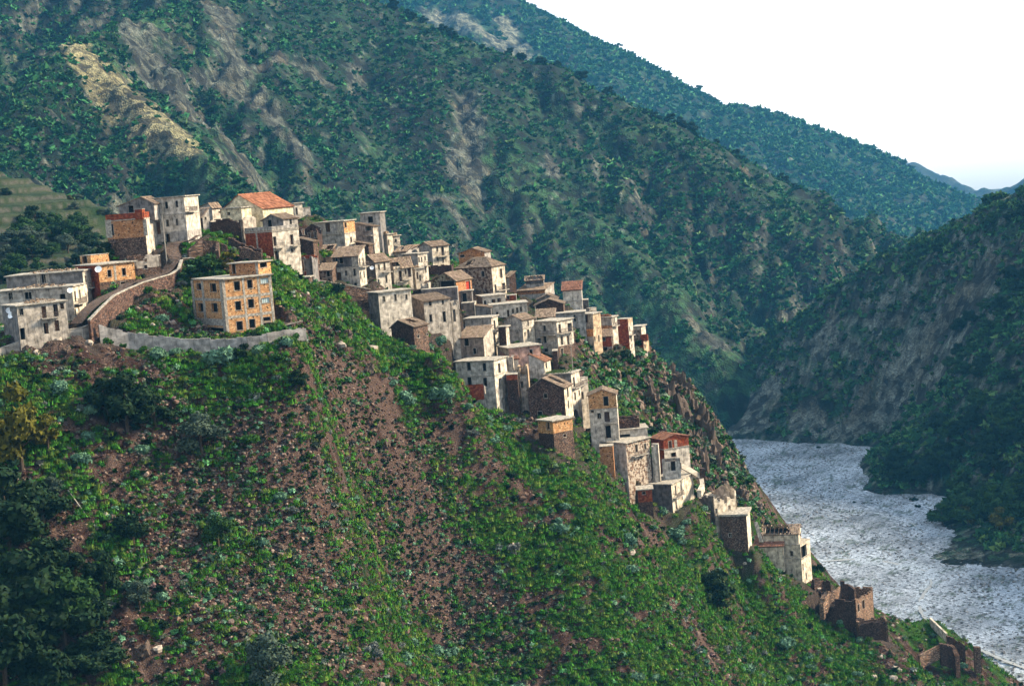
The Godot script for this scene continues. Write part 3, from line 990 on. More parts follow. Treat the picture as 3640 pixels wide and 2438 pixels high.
func stand(at: Vector3, size: float, tall: float, tilt := 0.0) -> Transform3D:
	var b := Basis(Vector3.UP, rng.randf() * TAU) * Basis(Vector3(1, 0, 0), rng.randf_range(-tilt, tilt))
	return Transform3D(b.scaled_local(Vector3(size, size * tall, size)), at)

func grass_mesh() -> Mesh:
	var gq := Geo.new()
	for k in 34:
		var a := rng.randf() * TAU
		var c := Vector3(cos(a), 0, sin(a)) * sqrt(rng.randf()) * 0.6
		var u := Vector3(-sin(a), 0, cos(a)) * 0.08
		var v := rng.randf_range(0.55, 1.3)
		gq.tri(c - u, c + u, c + Vector3(rng.randf_range(-0.3, 0.3), rng.randf_range(0.25, 0.6), rng.randf_range(-0.3, 0.3)), Vector3(0, 0.3, 1), Color(v, v, v))
	return gq.done()

func polar(a0: float, a1: float, d0: float, d1: float, f: Callable) -> Callable:
	return func(s: float, t: float) -> Vector3:
		var a := lerpf(a0, a1, s)
		var d := d0 * pow(d1 / d0, t)
		var x := a * d
		return Vector3(x, f.call(x, -d), -d)

func strip_dist(list: Array, x: float, z: float) -> float:   # 1 in the middle of a bare strip, 0 outside
	var best := 0.0
	for r in list:
		var p: PackedVector3Array = r.p
		for i in p.size() - 1:
			var a := p[i]; var b := p[i + 1]
			var ab := Vector2(b.x - a.x, b.z - a.z)
			var t := clampf(Vector2(x - a.x, z - a.z).dot(ab) / ab.length_squared(), 0.0, 1.0)
			var d := Vector2(x - a.x, z - a.z).distance_to(ab * t)
			best = maxf(best, 1.0 - d / lerpf(a.y, b.y, t))
	return best

func mix3(a: Color, b: Color, t: float) -> Color:
	return a.lerp(b, clampf(t, 0.0, 1.0))

# ------------------------------------------------------------------ the scene
func _ready():
	rng.seed = 20240611
	for k in [[n_big, 0.01, 11, 3], [n_mid, 0.01, 23, 3], [n_fine, 0.01, 37, 2], [n_ridge, 0.01, 51, 4], [n_cell, 0.01, 61, 1]]:
		k[0].frequency = k[1]
		k[0].seed = k[2]
		k[0].fractal_octaves = k[3]
	var cam := Camera3D.new()
	cam.name = "camera"
	cam.fov = 22.0
	cam.near = 1.0
	cam.far = 20000.0
	cam.rotation_degrees = Vector3(-5.44, 0.0, -4.7)
	add_child(cam)
	cam.current = true
	var sky := Sky.new()
	var ps := ProceduralSkyMaterial.new()
	ps.sky_top_color = Color(0.80, 0.87, 0.95)
	ps.sky_horizon_color = Color(1.0, 0.985, 0.955)
	ps.sky_curve = 0.12
	ps.ground_bottom_color = Color(0.30, 0.32, 0.32)
	ps.ground_horizon_color = Color(0.95, 0.94, 0.92)
	ps.sun_angle_max = 8.0
	ps.energy_multiplier = 0.21
	sky.sky_material = ps
	var e := Environment.new()
	e.background_mode = Environment.BG_SKY
	e.sky = sky
	e.tonemap_mode = Environment.TONE_MAPPER_LINEAR
	e.tonemap_exposure = 9.8
	e.fog_enabled = true
	e.fog_density = 0.000050
	e.fog_light_color = Color(0.38, 0.75, 1.0)
	e.sdfgi_enabled = true
	e.ssao_enabled = true
	e.ssil_enabled = true
	var we := WorldEnvironment.new()
	we.name = "world_environment"
	we.environment = e
	add_child(we)
	var sun := DirectionalLight3D.new()
	sun.name = "sun"
	sun.light_color = Color(1.0, 0.94, 0.84)
	sun.light_energy = 0.5
	sun.light_angular_distance = 10.0
	sun.shadow_enabled = true
	add_child(sun)
	var az := deg_to_rad(SUN_AZ)
	var el := deg_to_rad(SUN_EL)
	sun.look_at_from_position(Vector3.ZERO, -Vector3(sin(az) * cos(el), sin(el), -cos(az) * cos(el)))
	make_materials()
	ground()
	village()
	details()
	plants()

const SUN_AZ := 78.0
const SUN_EL := 32.0



var sunlit_main := []  # strip of the spur where sunlight is painted into the colour
var stream_beds := []
var light_main := []  # sky-lit rib faces painted lighter, together with their pale grass
var dark_main := []  # shaded faces painted darker, together with their dense scrub
var tone_field := {}

func trees(kind: String, called: String, label: String, group: String, f: Callable, list: Array):
	for q in list: tree(kind, called, label, "tree", Vector3(q.x, f.call(q.x, q.y) - 0.4, q.y), q.z, group, q.w)

var bare_back := []
var bare_bank := []
var red_bank := []

func pole(label: String, at: Vector3, h: float):
	var r: Node3D = tag(root("utility_pole", at), label, "pole")
	var gq := Geo.new()
	stem(gq, Vector3(0, -3, 0), Vector3(0, h, 0), 0.11, 0.08)
	part("post", gq.done(), mats.concrete, r)
	var c := Geo.new()
	c.box(Vector3(-0.35, h - 0.35, -0.04), Vector3(0.35, h - 0.27, 0.04))
	part("cross_arm", c.done(), mats.wood, r)

func beam(label: String, a: Vector3, b: Vector3):
	var gq := Geo.new()
	var w := Vector3(0.42, 0, 0.1); var t := Vector3(0, 0.14, 0.1)
	b = b - Vector3.UP * 1.2
	gq.hexa([b - w - t - a, b + w - t - a, b + w + t - a, b - w + t - a, -w - t, w - t, w + t, -w + t])
	var o := part("concrete_slab", gq.done(), mats.slab, self)
	o.position = a
	tag(o, label, "slab")

func stick(label: String, a: Vector3, b: Vector3):
	var gq := Geo.new()
	stem(gq, Vector3.ZERO, b - a, 0.09, 0.07)
	var o := part("fallen_pole", gq.done(), mats.frame, self)
	o.position = a
	tag(o, label, "pole")

func crag_mesh(k: int) -> Mesh:
	var gq := Geo.new()
	var n := 18; var m := 12
	var f := FastNoiseLite.new()
	f.seed = 70 + k
	f.frequency = 0.9
	f.fractal_octaves = 4
	var pos := func(i: int, j: int) -> Vector3:
		var a: float = TAU * (i % n) / n; var b: float = PI * j / m
		var d := Vector3(sin(b) * cos(a), cos(b), sin(b) * sin(a))
		var r := 0.85 + 0.75 * f.get_noise_3dv(d * 1.3) - 0.25 * absf(f.get_noise_3dv(d * Vector3(4.0, 1.2, 4.0)))
		return d * maxf(r, 0.3)
	for j in m:
		for i in n:
			var v := rng.randf_range(0.75, 1.2)
			var a: Vector3 = pos.call(i, j); var b: Vector3 = pos.call(i + 1, j); var c: Vector3 = pos.call(i + 1, j + 1); var d: Vector3 = pos.call(i, j + 1)
			gq.tri(a, b, c, a + b + c, Color(v, v, v))
			gq.tri(a, c, d, a + c + d, Color(v, v, v))
	return gq.done()
var crags := []

func outcrop(at: Vector3, size: float, tall: float, cliff: bool):
	if crags.is_empty():
		for k in 5: crags.append(crag_mesh(k))
	var o := part("rock_outcrop", crags[rng.randi() % 5], mats.crag, self)
	o.position = Vector3(at.x, hill_y(at.x, at.z) - 0.3 * size, at.z)
	o.rotation_degrees = Vector3(rng.randf_range(-15, 15), rng.randf() * 360, rng.randf_range(-15, 15))
	o.scale = Vector3(size, size * tall, size)
	tag(o, "jagged rock outcrop on the cliff between the village and the river" if cliff else "low rock outcrop breaking through the slope below the village", "rock", "rock outcrops on the cliff" if cliff else "rock outcrops on the slope")

func boulder(at: Vector3, size: float, zone: String):
	var o := part("boulder", rock_mesh(20 + rng.randi() % 5), mats.boulder, self)
	o.position = Vector3(at.x, hill_y(at.x, at.z), at.z)
	o.rotation_degrees = Vector3(rng.randf_range(-25, 25), rng.randf() * 360, rng.randf_range(-25, 25))
	o.scale = Vector3(size, size * rng.randf_range(0.8, 1.1), size)
	tag(o, "pale boulder lying " + zone, "boulder", "boulders " + zone)

func ground():
	hill_field = smooth_ground(hill_points(), -150.0, -500.0, 190.0, -210.0, 2.0)
	bank_field = smooth_ground(bank_points(), 20.0, -1250.0, 760.0, -240.0, 8.0)
	terrace_field = smooth_ground(terrace_points(), -330.0, -800.0, -40.0, -390.0, 4.0)
	make_ridges()
	lay_streams()
	main_field = grid_of(func(x: float, z: float) -> float: return ridge_height(ridges_main, x, z), -780.0, -1760.0, 620.0, -620.0, 7.0)
	main_near = grid_of(func(x: float, z: float) -> float:
		ridge_height(ridges_main, x, z)
		return clampf(near_ridge / 55.0, 0.12, 1.0), -780.0, -1760.0, 620.0, -620.0, 14.0)
	back_field = grid_of(func(x: float, z: float) -> float: return ridge_height(ridges_back, x, z), -950.0, -4500.0, 1650.0, -1950.0, 16.0)
	back_near = grid_of(func(x: float, z: float) -> float:
		ridge_height(ridges_back, x, z)
		return clampf(near_ridge / 90.0, 0.15, 1.0), -950.0, -4500.0, 1650.0, -1950.0, 30.0)
	bare_field = grid_of(func(x: float, z: float) -> float: return strip_dist(bare_main, x, z), -780.0, -1760.0, 620.0, -620.0, 8.0)
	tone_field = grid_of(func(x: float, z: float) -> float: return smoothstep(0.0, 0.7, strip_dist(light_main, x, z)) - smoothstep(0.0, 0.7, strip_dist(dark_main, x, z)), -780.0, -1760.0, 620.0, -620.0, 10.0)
	bare_bank_field = grid_of(func(x: float, z: float) -> float: return strip_dist(bare_bank, x, z), 20.0, -1250.0, 760.0, -420.0, 8.0)
	bare_back_field = grid_of(func(x: float, z: float) -> float: return strip_dist(bare_back, x, z), -950.0, -4500.0, 1650.0, -1950.0, 20.0)
	brown_field = grid_of(func(x: float, z: float) -> float: return blobs(brown, x, z) - blobs(lush, x, z) * 0.9, -150.0, -500.0, 190.0, -210.0, 3.0)
	lay_pads()
	var grass_a := Color(0.012, 0.050, 0.005); var grass_b := Color(0.070, 0.200, 0.014); var soil := Color(0.082, 0.043, 0.033); var stone := Color(0.235, 0.165, 0.135); var gravel := Color(0.385, 0.395, 0.41)
	sheet("hillside", 520, 440, func(s: float, t: float) -> Vector3:
		var x := lerpf(-135.0, 170.0, s); var z := lerpf(-235.0, -485.0, t)
		return Vector3(x, maxf(hill_y(x, z), RIVER - 6.0), z),
		func(p: Vector3, n: Vector3) -> Color:
			var k := n_big.get_noise_2d(p.x * 6.0 + 90.0, p.z * 9.0) * 1.0 + maxf(0.0, n_mid.get_noise_2d(p.x * 5.0, p.y * 34.0)) * 0.9 - 0.12 + n_mid.get_noise_2d(p.x * 22.0, p.z * 22.0) * 0.75 + n_fine.get_noise_2d(p.x * 60.0, p.z * 60.0) * 0.5 + at_field(brown_field, p.x, p.z) - 0.06
			k += smoothstep(0.72, 0.5, n.y) * 0.5
			var gcol := mix3(grass_a, grass_b, 0.5 + n_mid.get_noise_2d(p.x * 30.0, p.z * 30.0 + 50.0) + n_big.get_noise_2d(p.x * 8.0, p.z * 8.0 + 400.0) * 0.6)
			var c := mix3(gcol, soil, smoothstep(-0.06, 0.22, k))
			var r := n_fine.get_noise_2d(p.x * 50.0, p.z * 70.0) * 0.6 + n_mid.get_noise_2d(p.x * 60.0, p.z * 60.0) * 0.5 + (k - 0.15) * 0.55 + smoothstep(0.62, 0.42, n.y) * 0.35
			c = mix3(c, stone, smoothstep(0.30, 0.55, r) * 0.9)
			if on_pad(p.x, p.z, 2.6): c = mix3(c, Color(0.12, 0.098, 0.08) * (1.0 + n_fine.get_noise_2d(p.x * 60.0, p.z * 60.0) * 0.8), 0.75)
			var f := near_path(p.x, p.z)
			if f < 3.0: c = mix3(Color(0.16, 0.135, 0.11), c, smoothstep(1.2, 2.6, f))
			return c, mats.earth)
	sheet("gravel_river_bed", 420, 340, polar(-0.05, 0.42, 400.0, 1300.0, func(x: float, z: float) -> float:
		return RIVER + n_mid.get_noise_2d(x * 3.0 + z * 1.6, z * 1.2) * 0.8 + n_mid.get_noise_2d(x * 12.0, z * 9.0) * 0.12 + n_fine.get_noise_2d(x * 40.0, z * 30.0) * 0.05),
		func(p: Vector3, n: Vector3) -> Color:
			var v := 1.0 + n_mid.get_noise_2d(p.x * 1.6 + p.z * 2.2, p.z * 1.1 - p.x * 1.2) * 0.75 + n_fine.get_noise_2d(p.x * 26.0, p.z * 16.0) * 0.35 + (p.y - RIVER) * 0.10
			var c := gravel * v
			c.a = 1.0
			var gk := n_mid.get_noise_2d(p.x * 9.0 + 200.0, p.z * 7.0) + n_fine.get_noise_2d(p.x * 45.0, p.z * 36.0) * 0.5
			c = mix3(c, Color(0.50, 0.52, 0.535), smoothstep(0.10, 0.75, strip_dist(stream_beds, p.x, p.z) + n_fine.get_noise_2d(p.x * 20.0, p.z * 16.0) * 0.5))
			return mix3(c, Color(0.06, 0.085, 0.04), smoothstep(0.34, 0.50, gk) * 0.75), mats.gravel)
	sheet("valley_floor", 40, 40, func(s: float, t: float) -> Vector3:
		return Vector3(lerpf(-2500, 2500, s), RIVER - 9.0, lerpf(1000, -5200, t)),
		func(p: Vector3, n: Vector3) -> Color: return Color(0.16, 0.17, 0.13), mats.scrub)
	var far_green := Color(0.024, 0.090, 0.044); var far_light := Color(0.078, 0.175, 0.070); var far_dark := Color(0.008, 0.017, 0.010); var scree := Color(0.24, 0.22, 0.21); var ochre := Color(0.20, 0.135, 0.09)
	sheet("bank_hill", 300, 300, polar(0.075, 0.62, 430.0, 1230.0, bank_y),
		func(p: Vector3, n: Vector3) -> Color:
			var k := n_mid.get_noise_2d(p.x * 3.2, p.z * 3.2) + n_mid.get_noise_2d(p.x * 11.0, p.z * 11.0) * 0.6
			var c := mix3(far_dark * 1.3, far_green * 1.5, 0.5 + k)
			c = mix3(c, far_light * 0.8, smoothstep(0.15, 0.5, n_big.get_noise_2d(p.x * 2.6, p.z * 2.6 + 500.0)) * 0.7)
			var b := at_field(bare_bank_field, p.x, p.z) + n_mid.get_noise_2d(p.x * 7.0, p.z * 7.0) * 0.7
			b = maxf(b, smoothstep(0.70, 0.50, n.y) * 0.45 + n_mid.get_noise_2d(p.x * 6.0 + 80.0, p.z * 6.0) * 0.6)
			var q := mix3(Color(0.36, 0.325, 0.32), ochre, smoothstep(0.05, 0.35, n_big.get_noise_2d(p.x * 3.0 + 700.0, p.z * 3.0)) * 0.6)
			c = mix3(c, q * (1.0 + n_fine.get_noise_2d(p.x * 18.0, p.z * 18.0) * 0.5), smoothstep(0.06, 0.40, b + n_fine.get_noise_2d(p.x * 26.0, p.z * 26.0) * 0.3))
			var red := blobs(red_bank, p.x, p.z)
			c = mix3(c, Color(0.17, 0.075, 0.04), smoothstep(0.35, 0.7, red))
			return c, mats.scrub)
	sheet("terraced_hill", 230, 200, polar(-0.44, -0.085, 400.0, 780.0, terrace_y),
		func(p: Vector3, n: Vector3) -> Color:
			var c := mix3(Color(0.022, 0.070, 0.014), Color(0.085, 0.125, 0.050), 0.5 + n_mid.get_noise_2d(p.x * 6.0, p.z * 6.0) * 1.2)
			var fr := fposmod((at_field(terrace_field, p.x, p.z) + n_big.get_noise_2d(p.x * 3.0, p.z * 3.0) * 1.2) / 3.1, 1.0)
			c = mix3(c, Color(0.19, 0.175, 0.155) * (1.0 + n_fine.get_noise_2d(p.x * 30.0, p.z * 30.0) * 0.5), (smoothstep(0.72, 0.76, fr) - smoothstep(0.82, 0.86, fr)) * 0.8)
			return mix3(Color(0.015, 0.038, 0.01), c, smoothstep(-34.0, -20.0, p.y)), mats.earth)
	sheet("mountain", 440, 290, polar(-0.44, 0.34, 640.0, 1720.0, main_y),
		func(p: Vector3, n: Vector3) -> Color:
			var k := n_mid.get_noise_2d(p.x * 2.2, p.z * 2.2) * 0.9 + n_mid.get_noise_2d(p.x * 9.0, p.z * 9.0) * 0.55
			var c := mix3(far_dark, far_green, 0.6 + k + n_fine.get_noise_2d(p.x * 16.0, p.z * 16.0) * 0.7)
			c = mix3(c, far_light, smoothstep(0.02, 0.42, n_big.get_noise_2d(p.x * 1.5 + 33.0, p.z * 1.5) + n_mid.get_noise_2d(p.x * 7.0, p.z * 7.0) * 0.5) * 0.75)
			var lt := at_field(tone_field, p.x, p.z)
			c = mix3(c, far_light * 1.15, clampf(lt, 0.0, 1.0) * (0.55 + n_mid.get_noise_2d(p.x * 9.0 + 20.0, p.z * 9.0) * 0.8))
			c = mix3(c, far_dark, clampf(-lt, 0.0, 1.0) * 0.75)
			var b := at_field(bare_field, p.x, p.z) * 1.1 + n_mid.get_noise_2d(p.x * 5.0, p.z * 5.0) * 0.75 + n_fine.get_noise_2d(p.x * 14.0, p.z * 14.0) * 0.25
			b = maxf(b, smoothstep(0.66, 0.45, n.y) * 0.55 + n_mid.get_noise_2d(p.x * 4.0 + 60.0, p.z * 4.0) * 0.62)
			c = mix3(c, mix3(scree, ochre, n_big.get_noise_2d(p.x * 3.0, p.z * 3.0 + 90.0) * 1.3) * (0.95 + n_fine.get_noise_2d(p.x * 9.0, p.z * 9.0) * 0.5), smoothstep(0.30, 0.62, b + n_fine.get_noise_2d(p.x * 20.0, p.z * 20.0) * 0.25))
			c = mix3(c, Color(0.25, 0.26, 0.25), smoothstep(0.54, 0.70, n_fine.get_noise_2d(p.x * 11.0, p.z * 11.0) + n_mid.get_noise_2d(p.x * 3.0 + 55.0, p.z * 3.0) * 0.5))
			var dry := strip_dist(sunlit_main, p.x, p.z) + n_mid.get_noise_2d(p.x * 8.0, p.z * 8.0) * 0.5  # sunlight on the spur, painted in as a pale cream strip
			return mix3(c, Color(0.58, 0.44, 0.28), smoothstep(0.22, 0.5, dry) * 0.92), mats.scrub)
	sheet("back_mountain", 360, 210, polar(-0.20, 0.36, 1980.0, 4450.0, back_y),
		func(p: Vector3, n: Vector3) -> Color:
			var k := n_mid.get_noise_2d(p.x * 1.6, p.z * 1.6) + n_mid.get_noise_2d(p.x * 6.0, p.z * 6.0) * 0.6
			var c := mix3(far_dark, far_green * 1.2, 0.5 + k)
			c = mix3(c, far_light, smoothstep(0.05, 0.4, n_big.get_noise_2d(p.x * 1.3, p.z * 1.3)) * 0.6)
			var b := at_field(bare_back_field, p.x, p.z) + n_mid.get_noise_2d(p.x * 3.0, p.z * 3.0) * 0.7
			return mix3(c, Color(0.46, 0.40, 0.34), smoothstep(0.25, 0.55, b)), mats.scrub)  # pale bare rock, lightened further to paint in the sun on it
	sheet("far_mountain", 200, 90, polar(0.14, 0.50, 3300.0, 5100.0, func(x: float, z: float) -> float:
		return ridge_height(ridges_far, x, z) + n_mid.get_noise_2d(x * 0.9, z * 0.9) * 22.0 + n_mid.get_noise_2d(x * 3.0, z * 3.0) * 6.0),
		func(p: Vector3, n: Vector3) -> Color: return mix3(Color(0.03, 0.055, 0.03), Color(0.2, 0.19, 0.17), n_mid.get_noise_2d(p.x, p.z) + 0.2), mats.scrub)
	for p in paths:
		ribbon("cobbled_path", p, 1.25, mats.cobbles, true)
	for p in streams():
		ribbon("stream", p[0], p[1] * 0.4, mats.water, false)

func ribbon(called: String, line: Array, half: float, m: Material, on_hill: bool):
	var gq := Geo.new()
	var c := Curve3D.new()
	for k in line.size():
		var d: Vector3 = (line[mini(k + 1, line.size() - 1)] - line[maxi(k - 1, 0)]) / 6.0
		c.add_point(line[k], -d, d)
	var n := int(c.get_baked_length() / 1.2)
	var l0 := Vector3.ZERO; var r0 := Vector3.ZERO
	for i in n + 1:
		var p := c.sample_baked(c.get_baked_length() * i / n)
		var q := c.sample_baked(minf(c.get_baked_length(), c.get_baked_length() * i / n + 0.5)) - c.sample_baked(maxf(0.0, c.get_baked_length() * i / n - 0.5))
		var s := Vector3(q.x, 0, q.z).cross(Vector3.UP).normalized()
		var w := half * (1.0 + (0.6 * n_fine.get_noise_1d(i * 9.0) if not on_hill else 0.05 * n_fine.get_noise_1d(i * 30.0)))
		if not on_hill: w *= minf(1.0, 0.15 + minf(i, n - i) * 0.12)
		if on_hill:
			var top := maxf(hill_y(p.x, p.z), maxf(hill_y(p.x + s.x * w, p.z + s.z * w), hill_y(p.x - s.x * w, p.z - s.z * w)))
			p.y = maxf(minf(top, p.y + 0.6), p.y) + 0.05
		var a := p + s * w * (1.0 if on_hill else 0.7 + 1.1 * absf(n_fine.get_noise_1d(i * 31.0 + 7.0))); var b := p - s * w * (1.0 if on_hill else 0.7 + 1.1 * absf(n_fine.get_noise_1d(i * 27.0 + 900.0)))
		if i > 0:
			gq.quad(l0, a, b, r0, Vector3.UP, Color.WHITE)
		l0 = a; r0 = b
	tag(part(called, gq.done(), m, self), "", "", "", "structure")

func plants():
	var hill_spot := func(x: float, z: float) -> Vector3: return Vector3(x, hill_y(x, z), z)
	# ---- undergrowth, grass and stones on the near slope: past counting
	var ug := []; var gs := []; var rk := []; var rk2 := []
	var tint := func(c: Color, a: float, b: float) -> Color:
		var v := rng.randf_range(a, b)
		return Color(c.r * v, c.g * v, c.b * v)
	for k in 230000:
		var d := rng.randf_range(240.0, 445.0) if k % 3 == 0 else rng.randf_range(244.0, 385.0)
		var x := rng.randf_range(-0.31, 0.30) * d
		var z := -d
		if on_pad(x, z) or near_path(x, z) < 1.9 or (rng.randf() < 0.8 and on_pad(x, z, 2.4)): continue
		var y := hill_y(x, z)
		if y < RIVER + 1.0: continue
		var kk := n_big.get_noise_2d(x * 6.0 + 90.0, z * 9.0) * 1.0 + maxf(0.0, n_mid.get_noise_2d(x * 5.0, y * 34.0)) * 0.9 - 0.12 + n_mid.get_noise_2d(x * 22.0, z * 22.0) * 0.55 + at_field(brown_field, x, z) - 0.06
		var r := rng.randf()
		if r < 0.42:
			if kk > rng.randf_range(-0.2, 0.3): continue
			gs.append([stand(Vector3(x, y - 0.05, z), rng.randf_range(0.7, 1.5), rng.randf_range(0.6, 1.2)), tint.call(Color(0.036, 0.115, 0.012) if rng.randf() < 0.7 else Color(0.090, 0.135, 0.022), 0.45, 1.8)])
		elif r < 0.74:
			if kk > rng.randf_range(-0.1, 1.1) or (kk < -0.12 and rng.randf() < 0.72): continue
			var dull := kk > 0.12 and rng.randf() < 0.45
			ug.append([stand(Vector3(x, y - 0.05, z), (rng.randf_range(0.12, 0.32) if rng.randf() < 0.72 else rng.randf_range(0.35, 0.80)) * (0.8 if dull else 1.1), rng.randf_range(0.7, 1.1), 0.3), tint.call(Color(1.5, 0.85, 0.9) if dull else [Color(1.0, 1.1, 1.0), Color(0.85, 1.2, 0.7), Color(1.15, 1.15, 1.1), Color(0.5, 0.6, 0.45)][rng.randi() % 4], 0.5, 1.7)])
		else:
			if kk < rng.randf_range(-0.4, 0.25): continue
			rk.append([stand(Vector3(x, y - 0.05, z), rng.randf_range(0.12, 0.48) * (1.0 if rng.randf() < 0.93 else 2.2), rng.randf_range(0.6, 1.2), 0.7), tint.call([Color(0.15, 0.10, 0.08), Color(0.30, 0.225, 0.19), Color(0.07, 0.036, 0.027), Color(0.20, 0.13, 0.10)][rng.randi() % 4], 0.4, 1.3)])
	for k in 42000:
		var x := rng.randf_range(-62.0, 16.0); var z := rng.randf_range(-352.0, -262.0)
		if on_pad(x, z): continue
		var y := hill_y(x, z)
		if y > -22.0 or at_field(brown_field, x, z) < 0.05: continue
		if rng.randf() < 0.6:
			rk.append([stand(Vector3(x, y - 0.05, z), rng.randf_range(0.15, 0.6), rng.randf_range(0.6, 1.2), 0.8), tint.call([Color(0.15, 0.10, 0.08), Color(0.30, 0.225, 0.19), Color(0.05, 0.027, 0.02), Color(0.20, 0.13, 0.10)][rng.randi() % 4], 0.35, 1.25)])
		else:
			ug.append([stand(Vector3(x, y - 0.05, z), rng.randf_range(0.16, 0.55), rng.randf_range(0.7, 1.1), 0.3), tint.call([Color(1.5, 0.85, 0.9), Color(0.9, 1.1, 0.8), Color(1.2, 1.2, 1.2)][rng.randi() % 3], 0.4, 1.4)])
	for k in 5200:
		var q: Vector4 = crag[rng.randi() % crag.size()]
		var x := q.x + rng.randf_range(-16.0, 16.0); var z := q.y + rng.randf_range(-16.0, 16.0)
		if on_pad(x, z, 1.0): continue
		var y := hill_y(x, z)
		if y < RIVER + 4.0: continue
		if k % 2 > 0: rk.append([stand(Vector3(x, y - 0.1, z), rng.randf_range(0.3, 1.3), rng.randf_range(0.8, 1.9), 0.5), tint.call([Color(0.17, 0.125, 0.10), Color(0.27, 0.21, 0.17), Color(0.09, 0.06, 0.048)][rng.randi() % 3], 0.5, 1.3)])
		else: ug.append([stand(Vector3(x, y - 0.05, z), rng.randf_range(0.4, 1.3), 0.8, 0.3), tint.call(Color(1, 1.2, 0.9), 0.5, 1.6)])
	scatter("undergrowth", [bush_mesh("green", 7, 170), bush_mesh("spurge", 8, 170), bush_mesh("grey", 9, 140), bush_mesh("green", 10, 170), bush_mesh("dark", 11, 170), bush_mesh("spurge", 12, 170)], mats.leaf, ug)
	scatter("grass", [grass_mesh(), grass_mesh(), grass_mesh()], mats.grass, gs)
	scatter("rock_rubble", [rock_mesh(1), rock_mesh(2), rock_mesh(3), rock_mesh(4)], mats.stones, rk)
	# ---- scrub on the far slopes
	var far := []
	for k in 95000:
		var d := 700.0 * pow(2.35, rng.randf())
		var x := rng.randf_range(-0.36, 0.31) * d
		var y := main_y(x, -d)
		if strip_dist(sunlit_main, x, -d) > rng.randf_range(0.0, 0.9): continue
		if y < -120.0 or at_field(bare_field, x, -d) > rng.randf_range(0.1, 0.4): continue
		if n_mid.get_noise_2d(x * 4.0, -d * 4.0) - at_field(tone_field, x, -d) * 0.3 < rng.randf_range(-0.45, 0.12): continue
		far.append([stand(Vector3(x, y, -d), (rng.randf_range(0.5, 1.3) if rng.randf() < 0.86 else rng.randf_range(1.3, 2.5)), rng.randf_range(0.6, 1.0)), tint.call(Color(1.7, 2.9, 2.4) if rng.randf() < 0.8 else Color(3.2, 2.9, 2.5), 0.4, 1.6)])
	for k in 24000:
		var d := rng.randf_range(2200.0, 3640.0)
		var x := rng.randf_range(-0.16, 0.32) * d
		var y := back_y(x, -d)
		if y < -130.0 or at_field(bare_back_field, x, -d) > 0.3: continue
		far.append([stand(Vector3(x, y, -d), rng.randf_range(1.6, 5.0), rng.randf_range(0.6, 1.0)), tint.call(Color(2.0, 2.9, 2.4), 0.6, 1.6)])
	for k in 24000:
		var d := rng.randf_range(520.0, 1150.0)
		var x := rng.randf_range(0.10, 0.34) * d
		var y := bank_y(x, -d)
		if y < RIVER + 2.0 or at_field(bare_bank_field, x, -d) > rng.randf_range(0.1, 0.5): continue
		if n_mid.get_noise_2d(x * 5.0, -d * 5.0) < rng.randf_range(-0.5, 0.1): continue
		far.append([stand(Vector3(x, y, -d), (rng.randf_range(0.5, 1.2) if rng.randf() < 0.75 else rng.randf_range(1.2, 2.2)), rng.randf_range(0.6, 1.0)), tint.call(Color(1.8, 2.4, 2.0) if rng.randf() < 0.7 else Color(3.6, 3.2, 2.4), 0.45, 1.6)])
	scatter("scrub", [bush_mesh("far", 13, 26), bush_mesh("far", 14, 26), bush_mesh("far", 15, 26), bush_mesh("far", 16, 26), bush_mesh("dark", 17, 26)], mats.leaf_far, far)
	# ---- boulders and pebbles of the river bed
	for k in 14000:
		var d := rng.randf_range(430.0, 960.0)
		var x := rng.randf_range(0.02, 0.32) * d
		if rng.randf() < 0.72: rk2.append([stand(Vector3(x, RIVER + 0.1, -d), rng.randf_range(0.2, 0.9), 0.7, 0.4), tint.call(Color(0.27, 0.28, 0.30), 0.5, 1.5)])
	scatter("river_pebbles", [rock_mesh(5), rock_mesh(6), rock_mesh(7)], mats.stones, rk2)
	single_plants(hill_spot)
	# ---- the shrubs one can count on the near slope
	var placed := 0
	while placed < 225:
		var d := rng.randf_range(255.0, 400.0)
		var x := rng.randf_range(-0.29, 0.27) * d
		var z := -d
		if on_pad(x, z) or near_path(x, z) < 3.0: continue
		var y := hill_y(x, z)
		if y > -0.07 * d or y < RIVER + 8.0: continue
		var kk := n_big.get_noise_2d(x * 6.0 + 90.0, z * 9.0) * 0.8 + at_field(brown_field, x, z)
		if kk > rng.randf_range(0.0, 0.7): continue
		var r := rng.randf()
		var kind: String = "spurge" if r < 0.55 else ("green" if r < 0.75 else ("grey" if r < 0.9 else "dark"))
		var label: String = {"spurge": "blue-green domed spurge shrub growing on the slope below the village", "green": "fresh green leafy shrub on the slope below the village", "grey": "silvery grey shrub on the slope below the village", "dark": "dark evergreen shrub on the slope below the village"}[kind]
		bush(kind, kind + "_shrub", label, Vector3(x, y - 0.1, z), rng.randf_range(0.6, 1.1) if rng.randf() < 0.6 else rng.randf_range(1.1, 1.9), kind + " shrubs scattered over the near slope", rng.randf_range(0.8, 1.05))
		placed += 1

